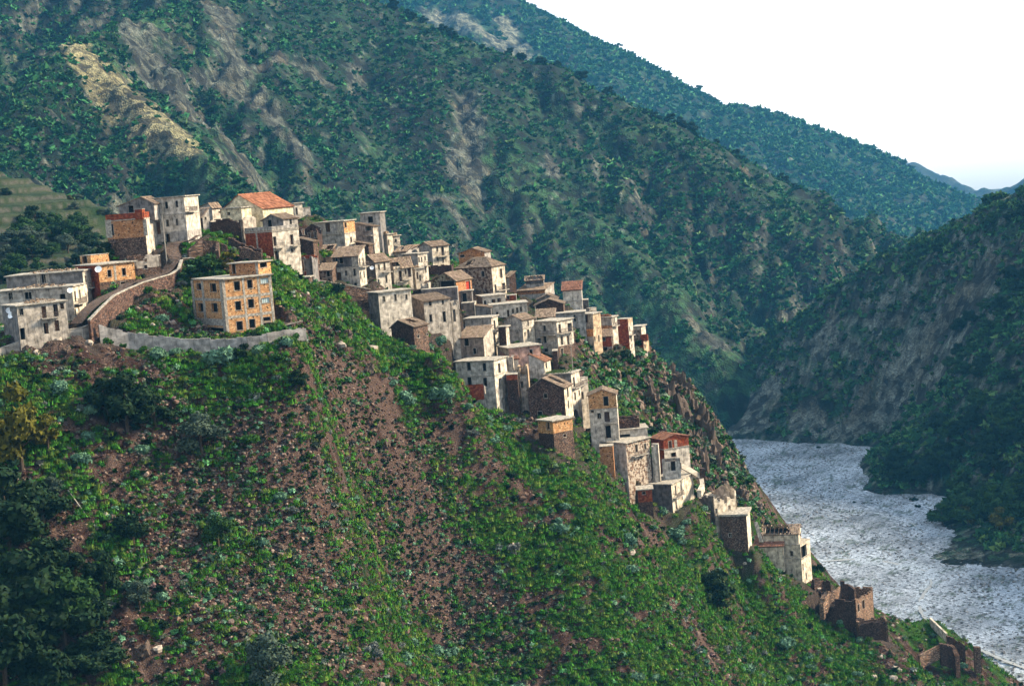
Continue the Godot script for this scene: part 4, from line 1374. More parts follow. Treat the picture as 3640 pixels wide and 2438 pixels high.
func hill_points() -> Array:
	var p := []
	p.append_array([Vector4(-74.4, -19.8, -297.1, 0.001), Vector4(-81.2, -19.2, -292.6, 0.004), Vector4(-75.9, -19.8, -307.1, 0.001), Vector4(-90.6, -18.9, -308.0, 0.004), Vector4(-76.2, -18.1, -317.1, 0.001), Vector4(-90.3, -17.2, -318.0, 0.004)])
	p.append_array([Vector4(-67.8, -14.6, -324.1, 0.001), Vector4(-73.1, -14.0, -319.5, 0.004), Vector4(-64.4, -13.8, -331.1, 0.001), Vector4(-68.6, -13.2, -328.7, 0.004), Vector4(-61.5, -8.2, -344.1, 0.001), Vector4(-69.0, -7.1, -345.1, 0.004)])
	p.append_array([Vector4(-62.0, -7.0, -365.1, 0.001), Vector4(-64.1, -6.5, -366.5, 0.004), Vector4(-62.8, -4.4, -383.1, 0.001), Vector4(-66.8, -4.0, -385.1, 0.004), Vector4(-50.3, -7.5, -371.1, 0.001), Vector4(-60.4, -6.9, -377.8, 0.004)])
	p.append_array([Vector4(-46.3, -5.8, -394.1, 0.001), Vector4(-47.2, -5.3, -395.1, 0.004), Vector4(-45.4, -6.0, -401.1, 0.001), Vector4(-46.3, -5.7, -402.1, 0.004), Vector4(-52.1, -7.7, -353.1, 0.001), Vector4(-59.4, -7.2, -356.3, 0.004)])
	p.append_array([Vector4(-45.4, -12.8, -345.1, 0.001), Vector4(-52.0, -12.1, -351.5, 0.004), Vector4(-50.0, -24.6, -309.1, 0.001), Vector4(-57.8, -23.5, -320.9, 0.004), Vector4(-38.6, -17.4, -351.1, 0.001), Vector4(-45.5, -16.8, -351.7, 0.004)])
	p.append_array([Vector4(-39.3, -11.0, -373.1, 0.001), Vector4(-43.1, -10.6, -373.4, 0.004), Vector4(-39.6, -13.4, -365.1, 0.001), Vector4(-43.0, -12.9, -366.4, 0.004), Vector4(-34.8, -14.3, -386.1, 0.001), Vector4(-41.6, -13.4, -388.7, 0.004)])
	p.append_array([Vector4(-27.7, -14.7, -401.1, 0.001), Vector4(-32.3, -13.6, -401.6, 0.004), Vector4(-29.9, -15.1, -387.1, 0.001), Vector4(-33.0, -14.8, -388.1, 0.004), Vector4(-26.8, -16.6, -403.1, 0.001), Vector4(-28.7, -15.9, -404.3, 0.004)])
	p.append_array([Vector4(-25.9, -15.3, -411.1, 0.001), Vector4(-27.0, -14.8, -412.0, 0.004), Vector4(-23.3, -17.2, -411.1, 0.001), Vector4(-25.9, -17.0, -412.0, 0.004), Vector4(-30.6, -20.8, -365.1, 0.001), Vector4(-36.2, -20.0, -367.1, 0.004)])
	p.append_array([Vector4(-35.6, -18.8, -360.1, 0.001), Vector4(-39.8, -18.4, -360.4, 0.004), Vector4(-28.1, -21.8, -375.1, 0.001), Vector4(-31.4, -21.0, -378.4, 0.004), Vector4(-24.9, -22.2, -383.1, 0.001), Vector4(-26.5, -21.6, -385.4, 0.004)])
	p.append_array([Vector4(-19.7, -22.4, -393.1, 0.001), Vector4(-23.6, -21.6, -395.8, 0.004), Vector4(-17.3, -19.6, -413.1, 0.001), Vector4(-20.9, -19.0, -417.1, 0.004), Vector4(-12.4, -21.7, -399.1, 0.001), Vector4(-17.6, -21.3, -399.5, 0.004)])
	p.append_array([Vector4(-3.5, -26.7, -399.1, 0.001), Vector4(-12.0, -25.9, -403.9, 0.004), Vector4(0.2, -27.6, -413.1, 0.001), Vector4(-1.3, -27.1, -414.7, 0.004), Vector4(-11.5, -25.2, -386.1, 0.001), Vector4(-17.9, -24.8, -389.7, 0.004)])
	p.append_array([Vector4(-26.6, -29.9, -355.1, 0.001), Vector4(-29.4, -28.8, -359.6, 0.004), Vector4(-17.9, -29.5, -361.1, 0.001), Vector4(-21.1, -28.8, -366.0, 0.004), Vector4(-12.5, -31.8, -365.1, 0.001), Vector4(-13.5, -31.0, -366.3, 0.004)])
	p.append_array([Vector4(-19.4, -32.4, -346.1, 0.001), Vector4(-24.3, -31.8, -349.0, 0.004), Vector4(-0.5, -29.8, -391.1, 0.001), Vector4(-5.6, -29.3, -389.9, 0.004), Vector4(4.0, -31.2, -385.1, 0.001), Vector4(-4.0, -30.8, -384.4, 0.004)])
	p.append_array([Vector4(2.2, -36.1, -376.1, 0.001), Vector4(-2.0, -35.4, -379.1, 0.004), Vector4(9.6, -39.4, -377.1, 0.001), Vector4(4.7, -38.5, -380.8, 0.004), Vector4(-4.1, -38.2, -371.1, 0.001), Vector4(-9.9, -37.2, -372.6, 0.004)])
	p.append_array([Vector4(-6.1, -37.3, -364.1, 0.001), Vector4(-11.4, -36.7, -366.2, 0.004), Vector4(-1.3, -38.4, -371.1, 0.001), Vector4(-2.9, -37.5, -371.6, 0.004), Vector4(6.0, -38.6, -368.1, 0.001), Vector4(-0.5, -38.2, -365.6, 0.004)])
	p.append_array([Vector4(12.4, -32.6, -403.1, 0.001), Vector4(5.8, -32.2, -403.6, 0.004), Vector4(11.3, -31.3, -411.1, 0.001), Vector4(6.6, -31.0, -411.4, 0.004), Vector4(8.7, -30.5, -419.1, 0.001), Vector4(1.9, -30.1, -421.5, 0.004)])
	p.append_array([Vector4(17.3, -33.4, -415.1, 0.001), Vector4(12.8, -32.8, -415.4, 0.004), Vector4(9.7, -33.2, -391.1, 0.001), Vector4(5.7, -33.0, -391.4, 0.004), Vector4(18.6, -43.1, -403.1, 0.001), Vector4(14.4, -42.2, -405.8, 0.004)])
	p.append_array([Vector4(23.7, -40.2, -413.1, 0.001), Vector4(19.5, -39.5, -415.0, 0.004), Vector4(27.9, -43.4, -420.1, 0.001), Vector4(25.2, -42.5, -421.3, 0.004), Vector4(31.8, -46.0, -427.1, 0.001), Vector4(29.1, -45.6, -428.5, 0.004)])
	p.append_array([Vector4(-4.3, -48.1, -355.1, 0.001), Vector4(-12.3, -47.0, -358.6, 0.004), Vector4(-11.2, -41.8, -343.1, 0.001), Vector4(-12.5, -41.5, -343.6, 0.004), Vector4(1.1, -41.8, -364.1, 0.001), Vector4(-1.5, -41.3, -363.6, 0.004)])
	p.append_array([Vector4(0.5, -49.1, -357.1, 0.001), Vector4(-1.8, -48.0, -357.1, 0.004), Vector4(6.2, -43.7, -366.1, 0.001), Vector4(0.8, -43.1, -367.8, 0.004), Vector4(2.7, -44.8, -360.1, 0.001), Vector4(0.6, -44.1, -360.1, 0.004)])
	p.append_array([Vector4(11.5, -48.7, -362.1, 0.001), Vector4(5.9, -47.8, -364.2, 0.004), Vector4(9.6, -50.0, -353.1, 0.001), Vector4(2.2, -49.2, -355.1, 0.004), Vector4(6.3, -54.4, -341.1, 0.001), Vector4(3.0, -53.7, -344.8, 0.004)])
	p.append_array([Vector4(20.5, -56.5, -361.1, 0.001), Vector4(14.7, -55.4, -361.5, 0.004), Vector4(25.2, -55.4, -366.1, 0.001), Vector4(20.7, -55.1, -366.4, 0.004), Vector4(26.8, -57.3, -365.1, 0.001), Vector4(20.5, -57.0, -364.8, 0.004)])
	p.append_array([Vector4(21.2, -64.6, -357.1, 0.001), Vector4(16.0, -63.6, -362.0, 0.004), Vector4(30.1, -64.3, -372.1, 0.001), Vector4(27.3, -63.6, -376.9, 0.004), Vector4(33.0, -64.8, -364.1, 0.001), Vector4(29.2, -64.5, -364.3, 0.004)])
	p.append_array([Vector4(28.5, -63.9, -362.1, 0.001), Vector4(26.9, -63.2, -362.3, 0.004), Vector4(30.2, -72.6, -359.1, 0.001), Vector4(24.8, -71.8, -361.6, 0.004), Vector4(25.8, -71.3, -352.1, 0.001), Vector4(22.9, -70.6, -352.2, 0.004)])
	p.append_array([Vector4(40.1, -76.3, -373.1, 0.001), Vector4(36.7, -75.7, -377.1, 0.004), Vector4(46.9, -84.0, -371.1, 0.001), Vector4(41.3, -83.0, -372.4, 0.004), Vector4(59.8, -94.9, -383.1, 0.001), Vector4(50.9, -93.8, -388.1, 0.004)])
	p.append_array([Vector4(70.0, -103.8, -377.1, 0.001), Vector4(63.2, -103.1, -380.9, 0.004), Vector4(76.2, -107.2, -373.1, 0.001), Vector4(69.8, -106.6, -373.4, 0.004), Vector4(-22.7, -17.2, -403.1, 0.001), Vector4(-25.4, -17.0, -404.2, 0.004)])
	p.append_array([Vector4(-20.5, -23.3, -388.1, 0.001), Vector4(-21.7, -22.7, -389.8, 0.004), Vector4(18.3, -34.6, -411.1, 0.001), Vector4(17.3, -34.3, -412.4, 0.004), Vector4(-36.7, -14.5, -375.1, 0.001), Vector4(-40.0, -14.2, -375.9, 0.004)])
	p.append_array([Vector4(-17.1, -23.5, -382.1, 0.001), Vector4(-18.9, -23.3, -382.2, 0.004), Vector4(13.2, -48.9, -368.1, 0.001), Vector4(12.1, -48.2, -369.5, 0.004), Vector4(-0.1, -39.1, -362.1, 0.001), Vector4(-1.5, -38.9, -362.1, 0.004)])
	p.append_array([Vector4(9.4, -41.0, -372.1, 0.001), Vector4(8.3, -40.6, -372.1, 0.004), Vector4(-29.8, -16.9, -371.1, 0.001), Vector4(-32.3, -16.6, -371.2, 0.004), Vector4(-85.1, -22.8, -293.0, 0.001), Vector4(-76.6, -22.8, -294.0, 0.001)])
	p.append_array([Vector4(-68.8, -23.2, -298.0, 0.001), Vector4(-57.8, -25.7, -302.0, 0.001), Vector4(-48.2, -25.9, -303.0, 0.001), Vector4(-36.2, -24.8, -305.0, 0.001), Vector4(-64.6, -18.3, -313.0, 0.001), Vector4(-60.3, -17.2, -320.0, 0.001)])
	p.append_array([Vector4(-65.8, -20.0, -307.0, 0.001), Vector4(-57.9, -20.1, -314.0, 0.001), Vector4(-35.6, -21.2, -336.0, 0.001), Vector4(-31.1, -21.5, -347.0, 0.001), Vector4(-35.2, -27.8, -300.0, 0.001), Vector4(-26.4, -31.6, -330.0, 0.001)])
	p.append_array([Vector4(-46.0, -26.3, -303.0, 0.001), Vector4(-41.5, -26.7, -303.5, 0.001), Vector4(-38.6, -26.7, -304.5, 0.001), Vector4(-35.6, -26.2, -305.0, 0.001), Vector4(-40.4, -20.3, -318.0, 0.001), Vector4(-33.4, -25.3, -331.0, 0.001)])
	p.append_array([Vector4(-31.0, -27.9, -339.0, 0.001), Vector4(-31.3, -24.8, -346.0, 0.001), Vector4(-14.3, -31.5, -338.0, 0.001), Vector4(-19.0, -36.2, -338.0, 0.001), Vector4(-3.0, -47.5, -348.0, 0.001), Vector4(-76.7, -66.3, -246.0, 0.001)])
	p.append_array([Vector4(-89.1, -62.9, -238.0, 0.001), Vector4(-62.2, -68.7, -250.0, 0.001), Vector4(-40.7, -71.7, -254.0, 0.001), Vector4(-17.3, -84.9, -292.0, 0.001), Vector4(12.8, -91.6, -306.0, 0.001), Vector4(50.4, -108.4, -352.0, 0.001)])
	p.append_array([Vector4(88.6, -120.4, -382.0, 0.001), Vector4(110.2, -125.9, -397.0, 0.001), Vector4(-102.7, -19.8, -292.0, 0.001), Vector4(-15.5, -48.1, -330.0, 0.001), Vector4(0.6, -55.4, -341.0, 0.001), Vector4(17.5, -65.1, -348.0, 0.001)])
	p.append_array([Vector4(30.7, -79.0, -358.0, 0.001), Vector4(45.0, -92.3, -370.0, 0.001), Vector4(62.6, -104.5, -378.0, 0.001), Vector4(83.0, -114.3, -386.0, 0.001), Vector4(-49.2, -45.5, -283.0, 0.001), Vector4(-68.4, -42.5, -275.0, 0.001)])
	p.append_array([Vector4(-30.6, -54.8, -305.0, 0.001), Vector4(24.7, -49.0, -440.0, 0.001), Vector4(30.0, -52.9, -441.0, 0.001), Vector4(37.2, -51.6, -446.0, 0.001), Vector4(41.7, -57.1, -440.0, 0.001), Vector4(45.6, -63.8, -430.0, 0.001)])
	p.append_array([Vector4(47.2, -73.5, -422.0, 0.001), Vector4(48.7, -78.5, -416.0, 0.001), Vector4(53.3, -85.2, -410.0, 0.001), Vector4(59.7, -90.8, -402.0, 0.001), Vector4(67.6, -98.3, -398.0, 0.001), Vector4(79.0, -106.2, -397.0, 0.001)])
	p.append_array([Vector4(91.1, -110.9, -402.0, 0.001), Vector4(102.5, -120.1, -401.0, 0.001), Vector4(33.6, -58.8, -424.0, 0.001), Vector4(38.2, -64.9, -412.0, 0.001), Vector4(26.1, -54.4, -420.0, 0.001), Vector4(39.7, -71.7, -402.0, 0.001)])
	p.append_array([Vector4(21.0, -51.6, -418.0, 0.001), Vector4(46.2, -63.6, -455.0, 0.003), Vector4(63.2, -91.6, -470.0, 0.003), Vector4(97.2, -131.6, -496.0, 0.003), Vector4(50.7, -69.1, -449.0, 0.003), Vector4(67.7, -97.1, -464.0, 0.003)])
	p.append_array([Vector4(101.7, -137.1, -490.0, 0.003), Vector4(54.6, -75.8, -439.0, 0.003), Vector4(71.6, -103.8, -454.0, 0.003), Vector4(105.6, -143.8, -480.0, 0.003), Vector4(56.2, -85.5, -431.0, 0.003), Vector4(73.2, -113.5, -446.0, 0.003)])
	p.append_array([Vector4(107.2, -153.5, -472.0, 0.003), Vector4(57.7, -90.5, -425.0, 0.003), Vector4(74.7, -118.5, -440.0, 0.003), Vector4(108.7, -158.5, -466.0, 0.003), Vector4(62.3, -97.2, -419.0, 0.003), Vector4(79.3, -125.2, -434.0, 0.003)])
	p.append_array([Vector4(113.3, -165.2, -460.0, 0.003), Vector4(68.7, -102.8, -411.0, 0.003), Vector4(85.7, -130.8, -426.0, 0.003), Vector4(119.7, -170.0, -452.0, 0.003), Vector4(76.6, -110.3, -407.0, 0.003), Vector4(93.6, -138.3, -422.0, 0.003)])
	p.append_array([Vector4(127.6, -170.0, -448.0, 0.003), Vector4(88.0, -118.2, -406.0, 0.003), Vector4(105.0, -146.2, -421.0, 0.003), Vector4(139.0, -170.0, -447.0, 0.003), Vector4(100.1, -122.9, -411.0, 0.003), Vector4(117.1, -150.9, -426.0, 0.003)])
	p.append_array([Vector4(151.1, -170.0, -452.0, 0.003), Vector4(111.5, -132.1, -410.0, 0.003), Vector4(128.5, -160.1, -425.0, 0.003), Vector4(162.5, -170.0, -451.0, 0.003), Vector4(119.2, -137.9, -406.0, 0.003), Vector4(136.2, -165.9, -421.0, 0.003)])
	p.append_array([Vector4(170.2, -170.0, -447.0, 0.003), Vector4(-66.8, -9.4, -374.0, 0.01), Vector4(-56.8, -34.4, -407.0, 0.01), Vector4(-49.2, -9.4, -410.0, 0.01), Vector4(-39.2, -34.4, -443.0, 0.01), Vector4(-25.6, -15.8, -432.0, 0.01)])
	p.append_array([Vector4(-15.6, -40.8, -465.0, 0.01), Vector4(-12.2, -24.1, -444.0, 0.01), Vector4(-2.2, -49.1, -477.0, 0.01), Vector4(-1.7, -27.7, -444.0, 0.01), Vector4(8.3, -52.7, -477.0, 0.01), Vector4(11.8, -35.7, -452.0, 0.01)])
	p.append_array([Vector4(21.8, -60.7, -485.0, 0.01), Vector4(22.6, -37.7, -452.0, 0.01), Vector4(32.6, -62.7, -485.0, 0.01), Vector4(33.5, -47.1, -462.0, 0.01), Vector4(43.5, -72.1, -495.0, 0.01), Vector4(-98.5, -18.6, -345.0, 0.01)])
	p.append_array([Vector4(-98.5, -44.6, -380.0, 0.01), Vector4(-89.8, -17.1, -352.0, 0.01), Vector4(-89.8, -43.1, -387.0, 0.01), Vector4(-114.0, -18.8, -340.0, 0.01), Vector4(-114.0, -44.8, -375.0, 0.01)])
	return p

func bank_points() -> Array:
	var p := []
	p.append_array([Vector4(275.1, -25.4, -845.0, 0.0005), Vector4(254.1, -35.0, -860.0, 0.0005), Vector4(237.4, -45.8, -880.0, 0.0005), Vector4(219.9, -58.4, -910.0, 0.0005), Vector4(197.2, -68.4, -945.0, 0.0005), Vector4(178.7, -78.3, -975.0, 0.0005)])
	p.append_array([Vector4(153.7, -98.7, -1010.0, 0.0005), Vector4(136.7, -112.9, -1040.0, 0.0005), Vector4(119.1, -125.7, -1075.0, 0.0005), Vector4(103.7, -132.1, -1100.0, 0.0005), Vector4(105.8, -150.0, -938.3, 0.0008), Vector4(91.8, -153.0, -924.3, 0.003)])
	p.append_array([Vector4(129.3, -150.0, -922.2, 0.0008), Vector4(115.3, -153.0, -908.2, 0.003), Vector4(154.9, -150.0, -897.6, 0.0008), Vector4(140.9, -153.0, -883.6, 0.003), Vector4(177.2, -150.0, -869.6, 0.0008), Vector4(163.2, -153.0, -855.6, 0.003)])
	p.append_array([Vector4(155.1, -150.0, -780.4, 0.0008), Vector4(141.1, -153.0, -766.4, 0.003), Vector4(165.1, -150.0, -747.4, 0.0008), Vector4(151.1, -153.0, -733.4, 0.003), Vector4(179.3, -150.0, -725.6, 0.0008), Vector4(165.3, -153.0, -711.6, 0.003)])
	p.append_array([Vector4(144.8, -150.0, -619.7, 0.0008), Vector4(130.8, -153.0, -605.7, 0.003), Vector4(158.7, -150.0, -607.5, 0.0008), Vector4(144.7, -153.0, -593.5, 0.003), Vector4(170.0, -150.0, -598.5, 0.0008), Vector4(156.0, -153.0, -584.5, 0.003)])
	p.append_array([Vector4(179.2, -150.0, -589.7, 0.0008), Vector4(165.2, -153.0, -575.7, 0.003), Vector4(100.1, -150.0, -970.9, 0.002), Vector4(93.4, -150.0, -1000.8, 0.002), Vector4(330.0, -12.0, -840.0, 0.003), Vector4(430.0, 25.0, -780.0, 0.003)])
	p.append_array([Vector4(600.0, 90.0, -700.0, 0.003), Vector4(640.0, 120.0, -420.0, 0.003), Vector4(480.0, 60.0, -450.0, 0.003), Vector4(330.0, -20.0, -560.0, 0.003), Vector4(720.0, 120.0, -900.0, 0.003), Vector4(205.0, -150.0, -560.0, 0.003)])
	p.append_array([Vector4(240.0, -150.0, -450.0, 0.003), Vector4(300.0, -150.0, -300.0, 0.003), Vector4(700.0, 140.0, -300.0, 0.003), Vector4(470.0, 40.0, -300.0, 0.003), Vector4(300.0, -135.0, -1120.0, 0.003), Vector4(420.0, -120.0, -1150.0, 0.003)])
	p.append_array([Vector4(560.0, -60.0, -1150.0, 0.003), Vector4(360.0, -80.0, -1010.0, 0.003), Vector4(220.0, -150.0, -1200.0, 0.003), Vector4(450.0, -60.0, -1000.0, 0.003), Vector4(293.9, -80.4, -990.0, 0.005), Vector4(259.9, -103.4, -1040.0, 0.005)])
	p.append_array([Vector4(218.7, -123.3, -1105.0, 0.005), Vector4(176.7, -157.9, -1170.0, 0.005), Vector4(182.2, -130.6, -722.0, 0.003), Vector4(203.2, -122.4, -705.0, 0.003), Vector4(182.7, -143.7, -640.0, 0.003), Vector4(173.3, -145.9, -672.0, 0.003)])
	p.append_array([Vector4(173.2, -128.2, -760.0, 0.003)])
	return p

func terrace_points() -> Array:
	var p := []
	p.append_array([Vector4(-202.1, 19.9, -640.0, 0.0005), Vector4(-176.0, 15.5, -630.0, 0.0005), Vector4(-164.9, 12.1, -622.0, 0.0005), Vector4(-155.6, 8.1, -614.0, 0.0005), Vector4(-141.3, 1.9, -602.0, 0.0005), Vector4(-130.2, -1.2, -594.0, 0.0005)])
	p.append_array([Vector4(-158.0, -0.7, -560.0, 0.0005), Vector4(-140.6, -4.8, -555.0, 0.0005), Vector4(-123.7, -9.2, -545.0, 0.0005), Vector4(-134.4, -16.8, -470.0, 0.0005), Vector4(-119.4, -18.0, -470.0, 0.0005), Vector4(-106.5, -19.7, -480.0, 0.0005)])
	p.append_array([Vector4(-166.8, -6.7, -520.0, 0.0005), Vector4(-157.0, 5.8, -590.0, 0.0005), Vector4(-194.1, 5.9, -680.0, 0.002), Vector4(-182.1, -40.1, -750.0, 0.004), Vector4(-168.0, 1.5, -670.0, 0.002), Vector4(-156.0, -44.5, -740.0, 0.004)])
	p.append_array([Vector4(-147.6, -5.9, -654.0, 0.002), Vector4(-135.6, -51.9, -724.0, 0.004), Vector4(-133.3, -12.1, -642.0, 0.002), Vector4(-121.3, -58.1, -712.0, 0.004), Vector4(-122.2, -15.2, -634.0, 0.002), Vector4(-110.2, -61.2, -704.0, 0.004)])
	p.append_array([Vector4(-117.8, -24.6, -590.0, 0.002), Vector4(-92.8, -50.6, -590.0, 0.004), Vector4(-106.5, -28.4, -590.0, 0.002), Vector4(-81.5, -54.4, -590.0, 0.004)])
	return p

func make_ridges():
	ridges_main.append({"p": PackedVector3Array([Vector3(-498.9, 306.0, -1500.0), Vector3(-388.1, 268.8, -1480.0), Vector3(-277.7, 230.9, -1450.0), Vector3(-187.4, 197.9, -1440.0), Vector3(-78.8, 138.7, -1420.0), Vector3(-21.7, 105.9, -1390.0), Vector3(37.4, 81.3, -1370.0), Vector3(81.1, 50.1, -1350.0), Vector3(114.4, 28.6, -1330.0), Vector3(158.8, 5.4, -1330.0), Vector3(207.8, -20.0, -1360.0), Vector3(264.1, -54.6, -1420.0), Vector3(339.6, -103.7, -1500.0)]), "s": 0.62, "r": 20.0})
	ridges_main.append({"p": PackedVector3Array([Vector3(-187.4, 197.9, -1440.0), Vector3(-176.9, 150.1, -1290.0), Vector3(-200.5, 132.4, -1200.0), Vector3(-225.0, 115.8, -1120.0), Vector3(-239.7, 95.4, -1030.0), Vector3(-242.2, 58.8, -930.0), Vector3(-242.1, 30.8, -870.0), Vector3(-254.0, 15.0, -820.0)]), "s": 0.80, "r": 6.0})
	ridges_main.append({"p": PackedVector3Array([Vector3(-239.7, 95.4, -1030.0), Vector3(-200.8, 61.4, -985.0), Vector3(-160.3, 30.5, -930.0), Vector3(-123.6, 3.9, -880.0), Vector3(-102.0, -12.4, -850.0)]), "s": 0.85, "r": 5.0})
	ridges_main.append({"p": PackedVector3Array([Vector3(-118.9, 167.0, -1430.0), Vector3(-132.1, 98.2, -1270.0), Vector3(-112.5, 44.3, -1180.0), Vector3(-91.3, 2.4, -1090.0), Vector3(-73.7, -23.3, -1000.0)]), "s": 0.85, "r": 6.0})
	ridges_main.append({"p": PackedVector3Array([Vector3(-38.3, 114.8, -1400.0), Vector3(-52.3, 51.8, -1280.0), Vector3(-43.7, -1.9, -1180.0), Vector3(-37.8, -34.3, -1090.0)]), "s": 0.85, "r": 6.0})
	ridges_main.append({"p": PackedVector3Array([Vector3(-11.8, 99.4, -1380.0), Vector3(2.3, 24.6, -1240.0), Vector3(34.2, -11.1, -1170.0), Vector3(68.7, -39.6, -1110.0), Vector3(88.7, -69.5, -1050.0), Vector3(106.0, -95.1, -1010.0), Vector3(128.3, -123.3, -985.0)]), "s": 0.80, "r": 6.0})
	ridges_main.append({"p": PackedVector3Array([Vector3(114.4, 28.6, -1330.0), Vector3(132.8, -23.2, -1290.0), Vector3(166.2, -62.8, -1250.0), Vector3(195.0, -95.0, -1230.0)]), "s": 0.80, "r": 8.0})
	ridges_main.append({"p": PackedVector3Array([Vector3(-423.7, 186.9, -1250.0), Vector3(-343.8, 121.4, -1120.0), Vector3(-294.3, 68.5, -1000.0), Vector3(-279.2, 23.1, -850.0)]), "s": 0.80, "r": 8.0})
	ridges_back.append({"p": PackedVector3Array([Vector3(-264.6, 469.6, -2835.0), Vector3(-135.1, 370.8, -2835.0), Vector3(-17.5, 280.0, -2808.0), Vector3(60.7, 228.3, -2794.5), Vector3(125.6, 186.7, -2781.0), Vector3(184.3, 149.4, -2781.0), Vector3(243.3, 114.1, -2781.0), Vector3(326.8, 87.3, -2808.0), Vector3(399.4, 79.7, -2835.0), Vector3(467.3, 54.6, -2875.5), Vector3(550.8, 19.0, -2916.0), Vector3(617.3, -20.4, -2970.0), Vector3(689.0, -63.0, -3037.5), Vector3(771.3, -104.5, -3105.0), Vector3(860.6, -148.1, -3172.5)]), "s": 0.62, "r": 33.8})
	ridges_back.append({"p": PackedVector3Array([Vector3(125.6, 186.7, -2781.0), Vector3(149.4, 78.7, -2619.0), Vector3(221.7, -5.2, -2484.0)]), "s": 0.75, "r": 13.5})
	ridges_back.append({"p": PackedVector3Array([Vector3(399.4, 79.7, -2835.0), Vector3(418.7, -20.4, -2646.0), Vector3(459.3, -99.7, -2538.0), Vector3(484.0, -159.5, -2430.0)]), "s": 0.75, "r": 13.5})
	ridges_back.append({"p": PackedVector3Array([Vector3(617.3, -20.4, -2970.0), Vector3(606.2, -104.4, -2808.0), Vector3(619.7, -168.1, -2646.0)]), "s": 0.75, "r": 13.5})
	ridges_far.append({"p": PackedVector3Array([Vector3(964.1, -6.5, -4802.4), Vector3(1082.6, -54.3, -4761.0), Vector3(1129.6, -88.7, -4719.6), Vector3(1178.1, -141.5, -4692.0), Vector3(1232.1, -189.5, -4664.4), Vector3(1271.2, -217.2, -4623.0)]), "s": 0.70, "r": 55.2})
	ridges_far.append({"p": PackedVector3Array([Vector3(1078.8, -162.3, -4347.0), Vector3(1133.1, -158.1, -4347.0), Vector3(1188.0, -130.0, -4305.6), Vector3(1266.4, -129.9, -4278.0), Vector3(1383.2, -112.0, -4278.0)]), "s": 0.60, "r": 55.2})
	ridges_far.append({"p": PackedVector3Array([Vector3(959.5, -179.0, -3726.0), Vector3(997.7, -158.0, -3726.0), Vector3(1062.3, -137.9, -3753.6), Vector3(1123.5, -113.4, -3795.0), Vector3(1251.3, -63.1, -3864.0), Vector3(1548.1, 22.4, -4002.0)]), "s": 0.60, "r": 41.4})
	bare_main.append({"p": PackedVector3Array([Vector3(-220.4, 18.0, -1116.6), Vector3(-191.4, 26.0, -1057.2), Vector3(-170.7, 24.0, -1027.8), Vector3(-153.0, 20.0, -1017.5), Vector3(-134.3, 12.0, -995.5), Vector3(-119.7, 6.0, -986.7)])})
	bare_main.append({"p": PackedVector3Array([Vector3(-181.1, 20.0, -1226.0), Vector3(-168.2, 12.0, -1158.4), Vector3(-148.3, 16.0, -1115.9), Vector3(-130.6, 14.0, -1087.3), Vector3(-113.2, 9.0, -1056.4)])})
	bare_main.append({"p": PackedVector3Array([Vector3(-19.0, 12.0, -1273.6), Vector3(-16.5, 22.0, -1208.3), Vector3(-21.7, 14.0, -1148.9), Vector3(-15.0, 7.0, -1118.8)])})
	bare_main.append({"p": PackedVector3Array([Vector3(-176.4, 10.0, -1113.7), Vector3(-139.2, 8.0, -1195.9), Vector3(-112.2, 12.0, -1204.7)])})
	bare_main.append({"p": PackedVector3Array([Vector3(-39.1, 14.0, -1104.9), Vector3(-28.9, 8.0, -1093.9)])})
	bare_main.append({"p": PackedVector3Array([Vector3(33.9, 9.0, -1204.7), Vector3(36.6, 8.0, -1180.5)])})
	bare_main.append({"p": PackedVector3Array([Vector3(116.5, 14.0, -998.5), Vector3(107.1, 8.0, -1018.3)])})
	sunlit_main.append({"p": PackedVector3Array([Vector3(-238.2, 18.0, -1029.3), Vector3(-218.6, 26.0, -1006.5), Vector3(-194.0, 28.0, -972.0), Vector3(-168.1, 24.0, -937.6), Vector3(-159.4, 12.0, -922.9)])})
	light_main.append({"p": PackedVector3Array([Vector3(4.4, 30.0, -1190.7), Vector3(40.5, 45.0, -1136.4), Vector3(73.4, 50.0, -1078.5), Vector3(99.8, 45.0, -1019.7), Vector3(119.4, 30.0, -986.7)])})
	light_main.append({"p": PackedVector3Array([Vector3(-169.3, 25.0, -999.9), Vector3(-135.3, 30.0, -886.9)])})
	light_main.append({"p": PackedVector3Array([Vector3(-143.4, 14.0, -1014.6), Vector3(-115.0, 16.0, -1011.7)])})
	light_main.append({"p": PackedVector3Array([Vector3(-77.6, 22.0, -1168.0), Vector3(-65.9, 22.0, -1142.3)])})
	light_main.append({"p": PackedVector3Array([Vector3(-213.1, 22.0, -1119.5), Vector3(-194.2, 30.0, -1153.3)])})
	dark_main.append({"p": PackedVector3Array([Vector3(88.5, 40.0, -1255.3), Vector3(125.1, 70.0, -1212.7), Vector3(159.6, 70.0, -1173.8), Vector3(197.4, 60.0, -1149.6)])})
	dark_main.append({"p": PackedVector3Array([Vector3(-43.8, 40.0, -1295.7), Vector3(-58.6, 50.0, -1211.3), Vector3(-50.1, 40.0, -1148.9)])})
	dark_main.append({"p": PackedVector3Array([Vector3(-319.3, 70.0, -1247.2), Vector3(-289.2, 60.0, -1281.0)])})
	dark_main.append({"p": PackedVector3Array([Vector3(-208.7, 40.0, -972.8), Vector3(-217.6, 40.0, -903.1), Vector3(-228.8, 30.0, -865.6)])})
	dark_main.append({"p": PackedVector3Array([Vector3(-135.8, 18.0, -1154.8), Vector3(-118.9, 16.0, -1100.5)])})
	bare_back.append({"p": PackedVector3Array([Vector3(-68.7, 40.0, -2618.3), Vector3(-13.7, 34.0, -2569.2), Vector3(39.6, 22.0, -2526.6)])})
	bare_back.append({"p": PackedVector3Array([Vector3(26.8, 30.0, -2651.4), Vector3(59.2, 22.0, -2551.1)])})
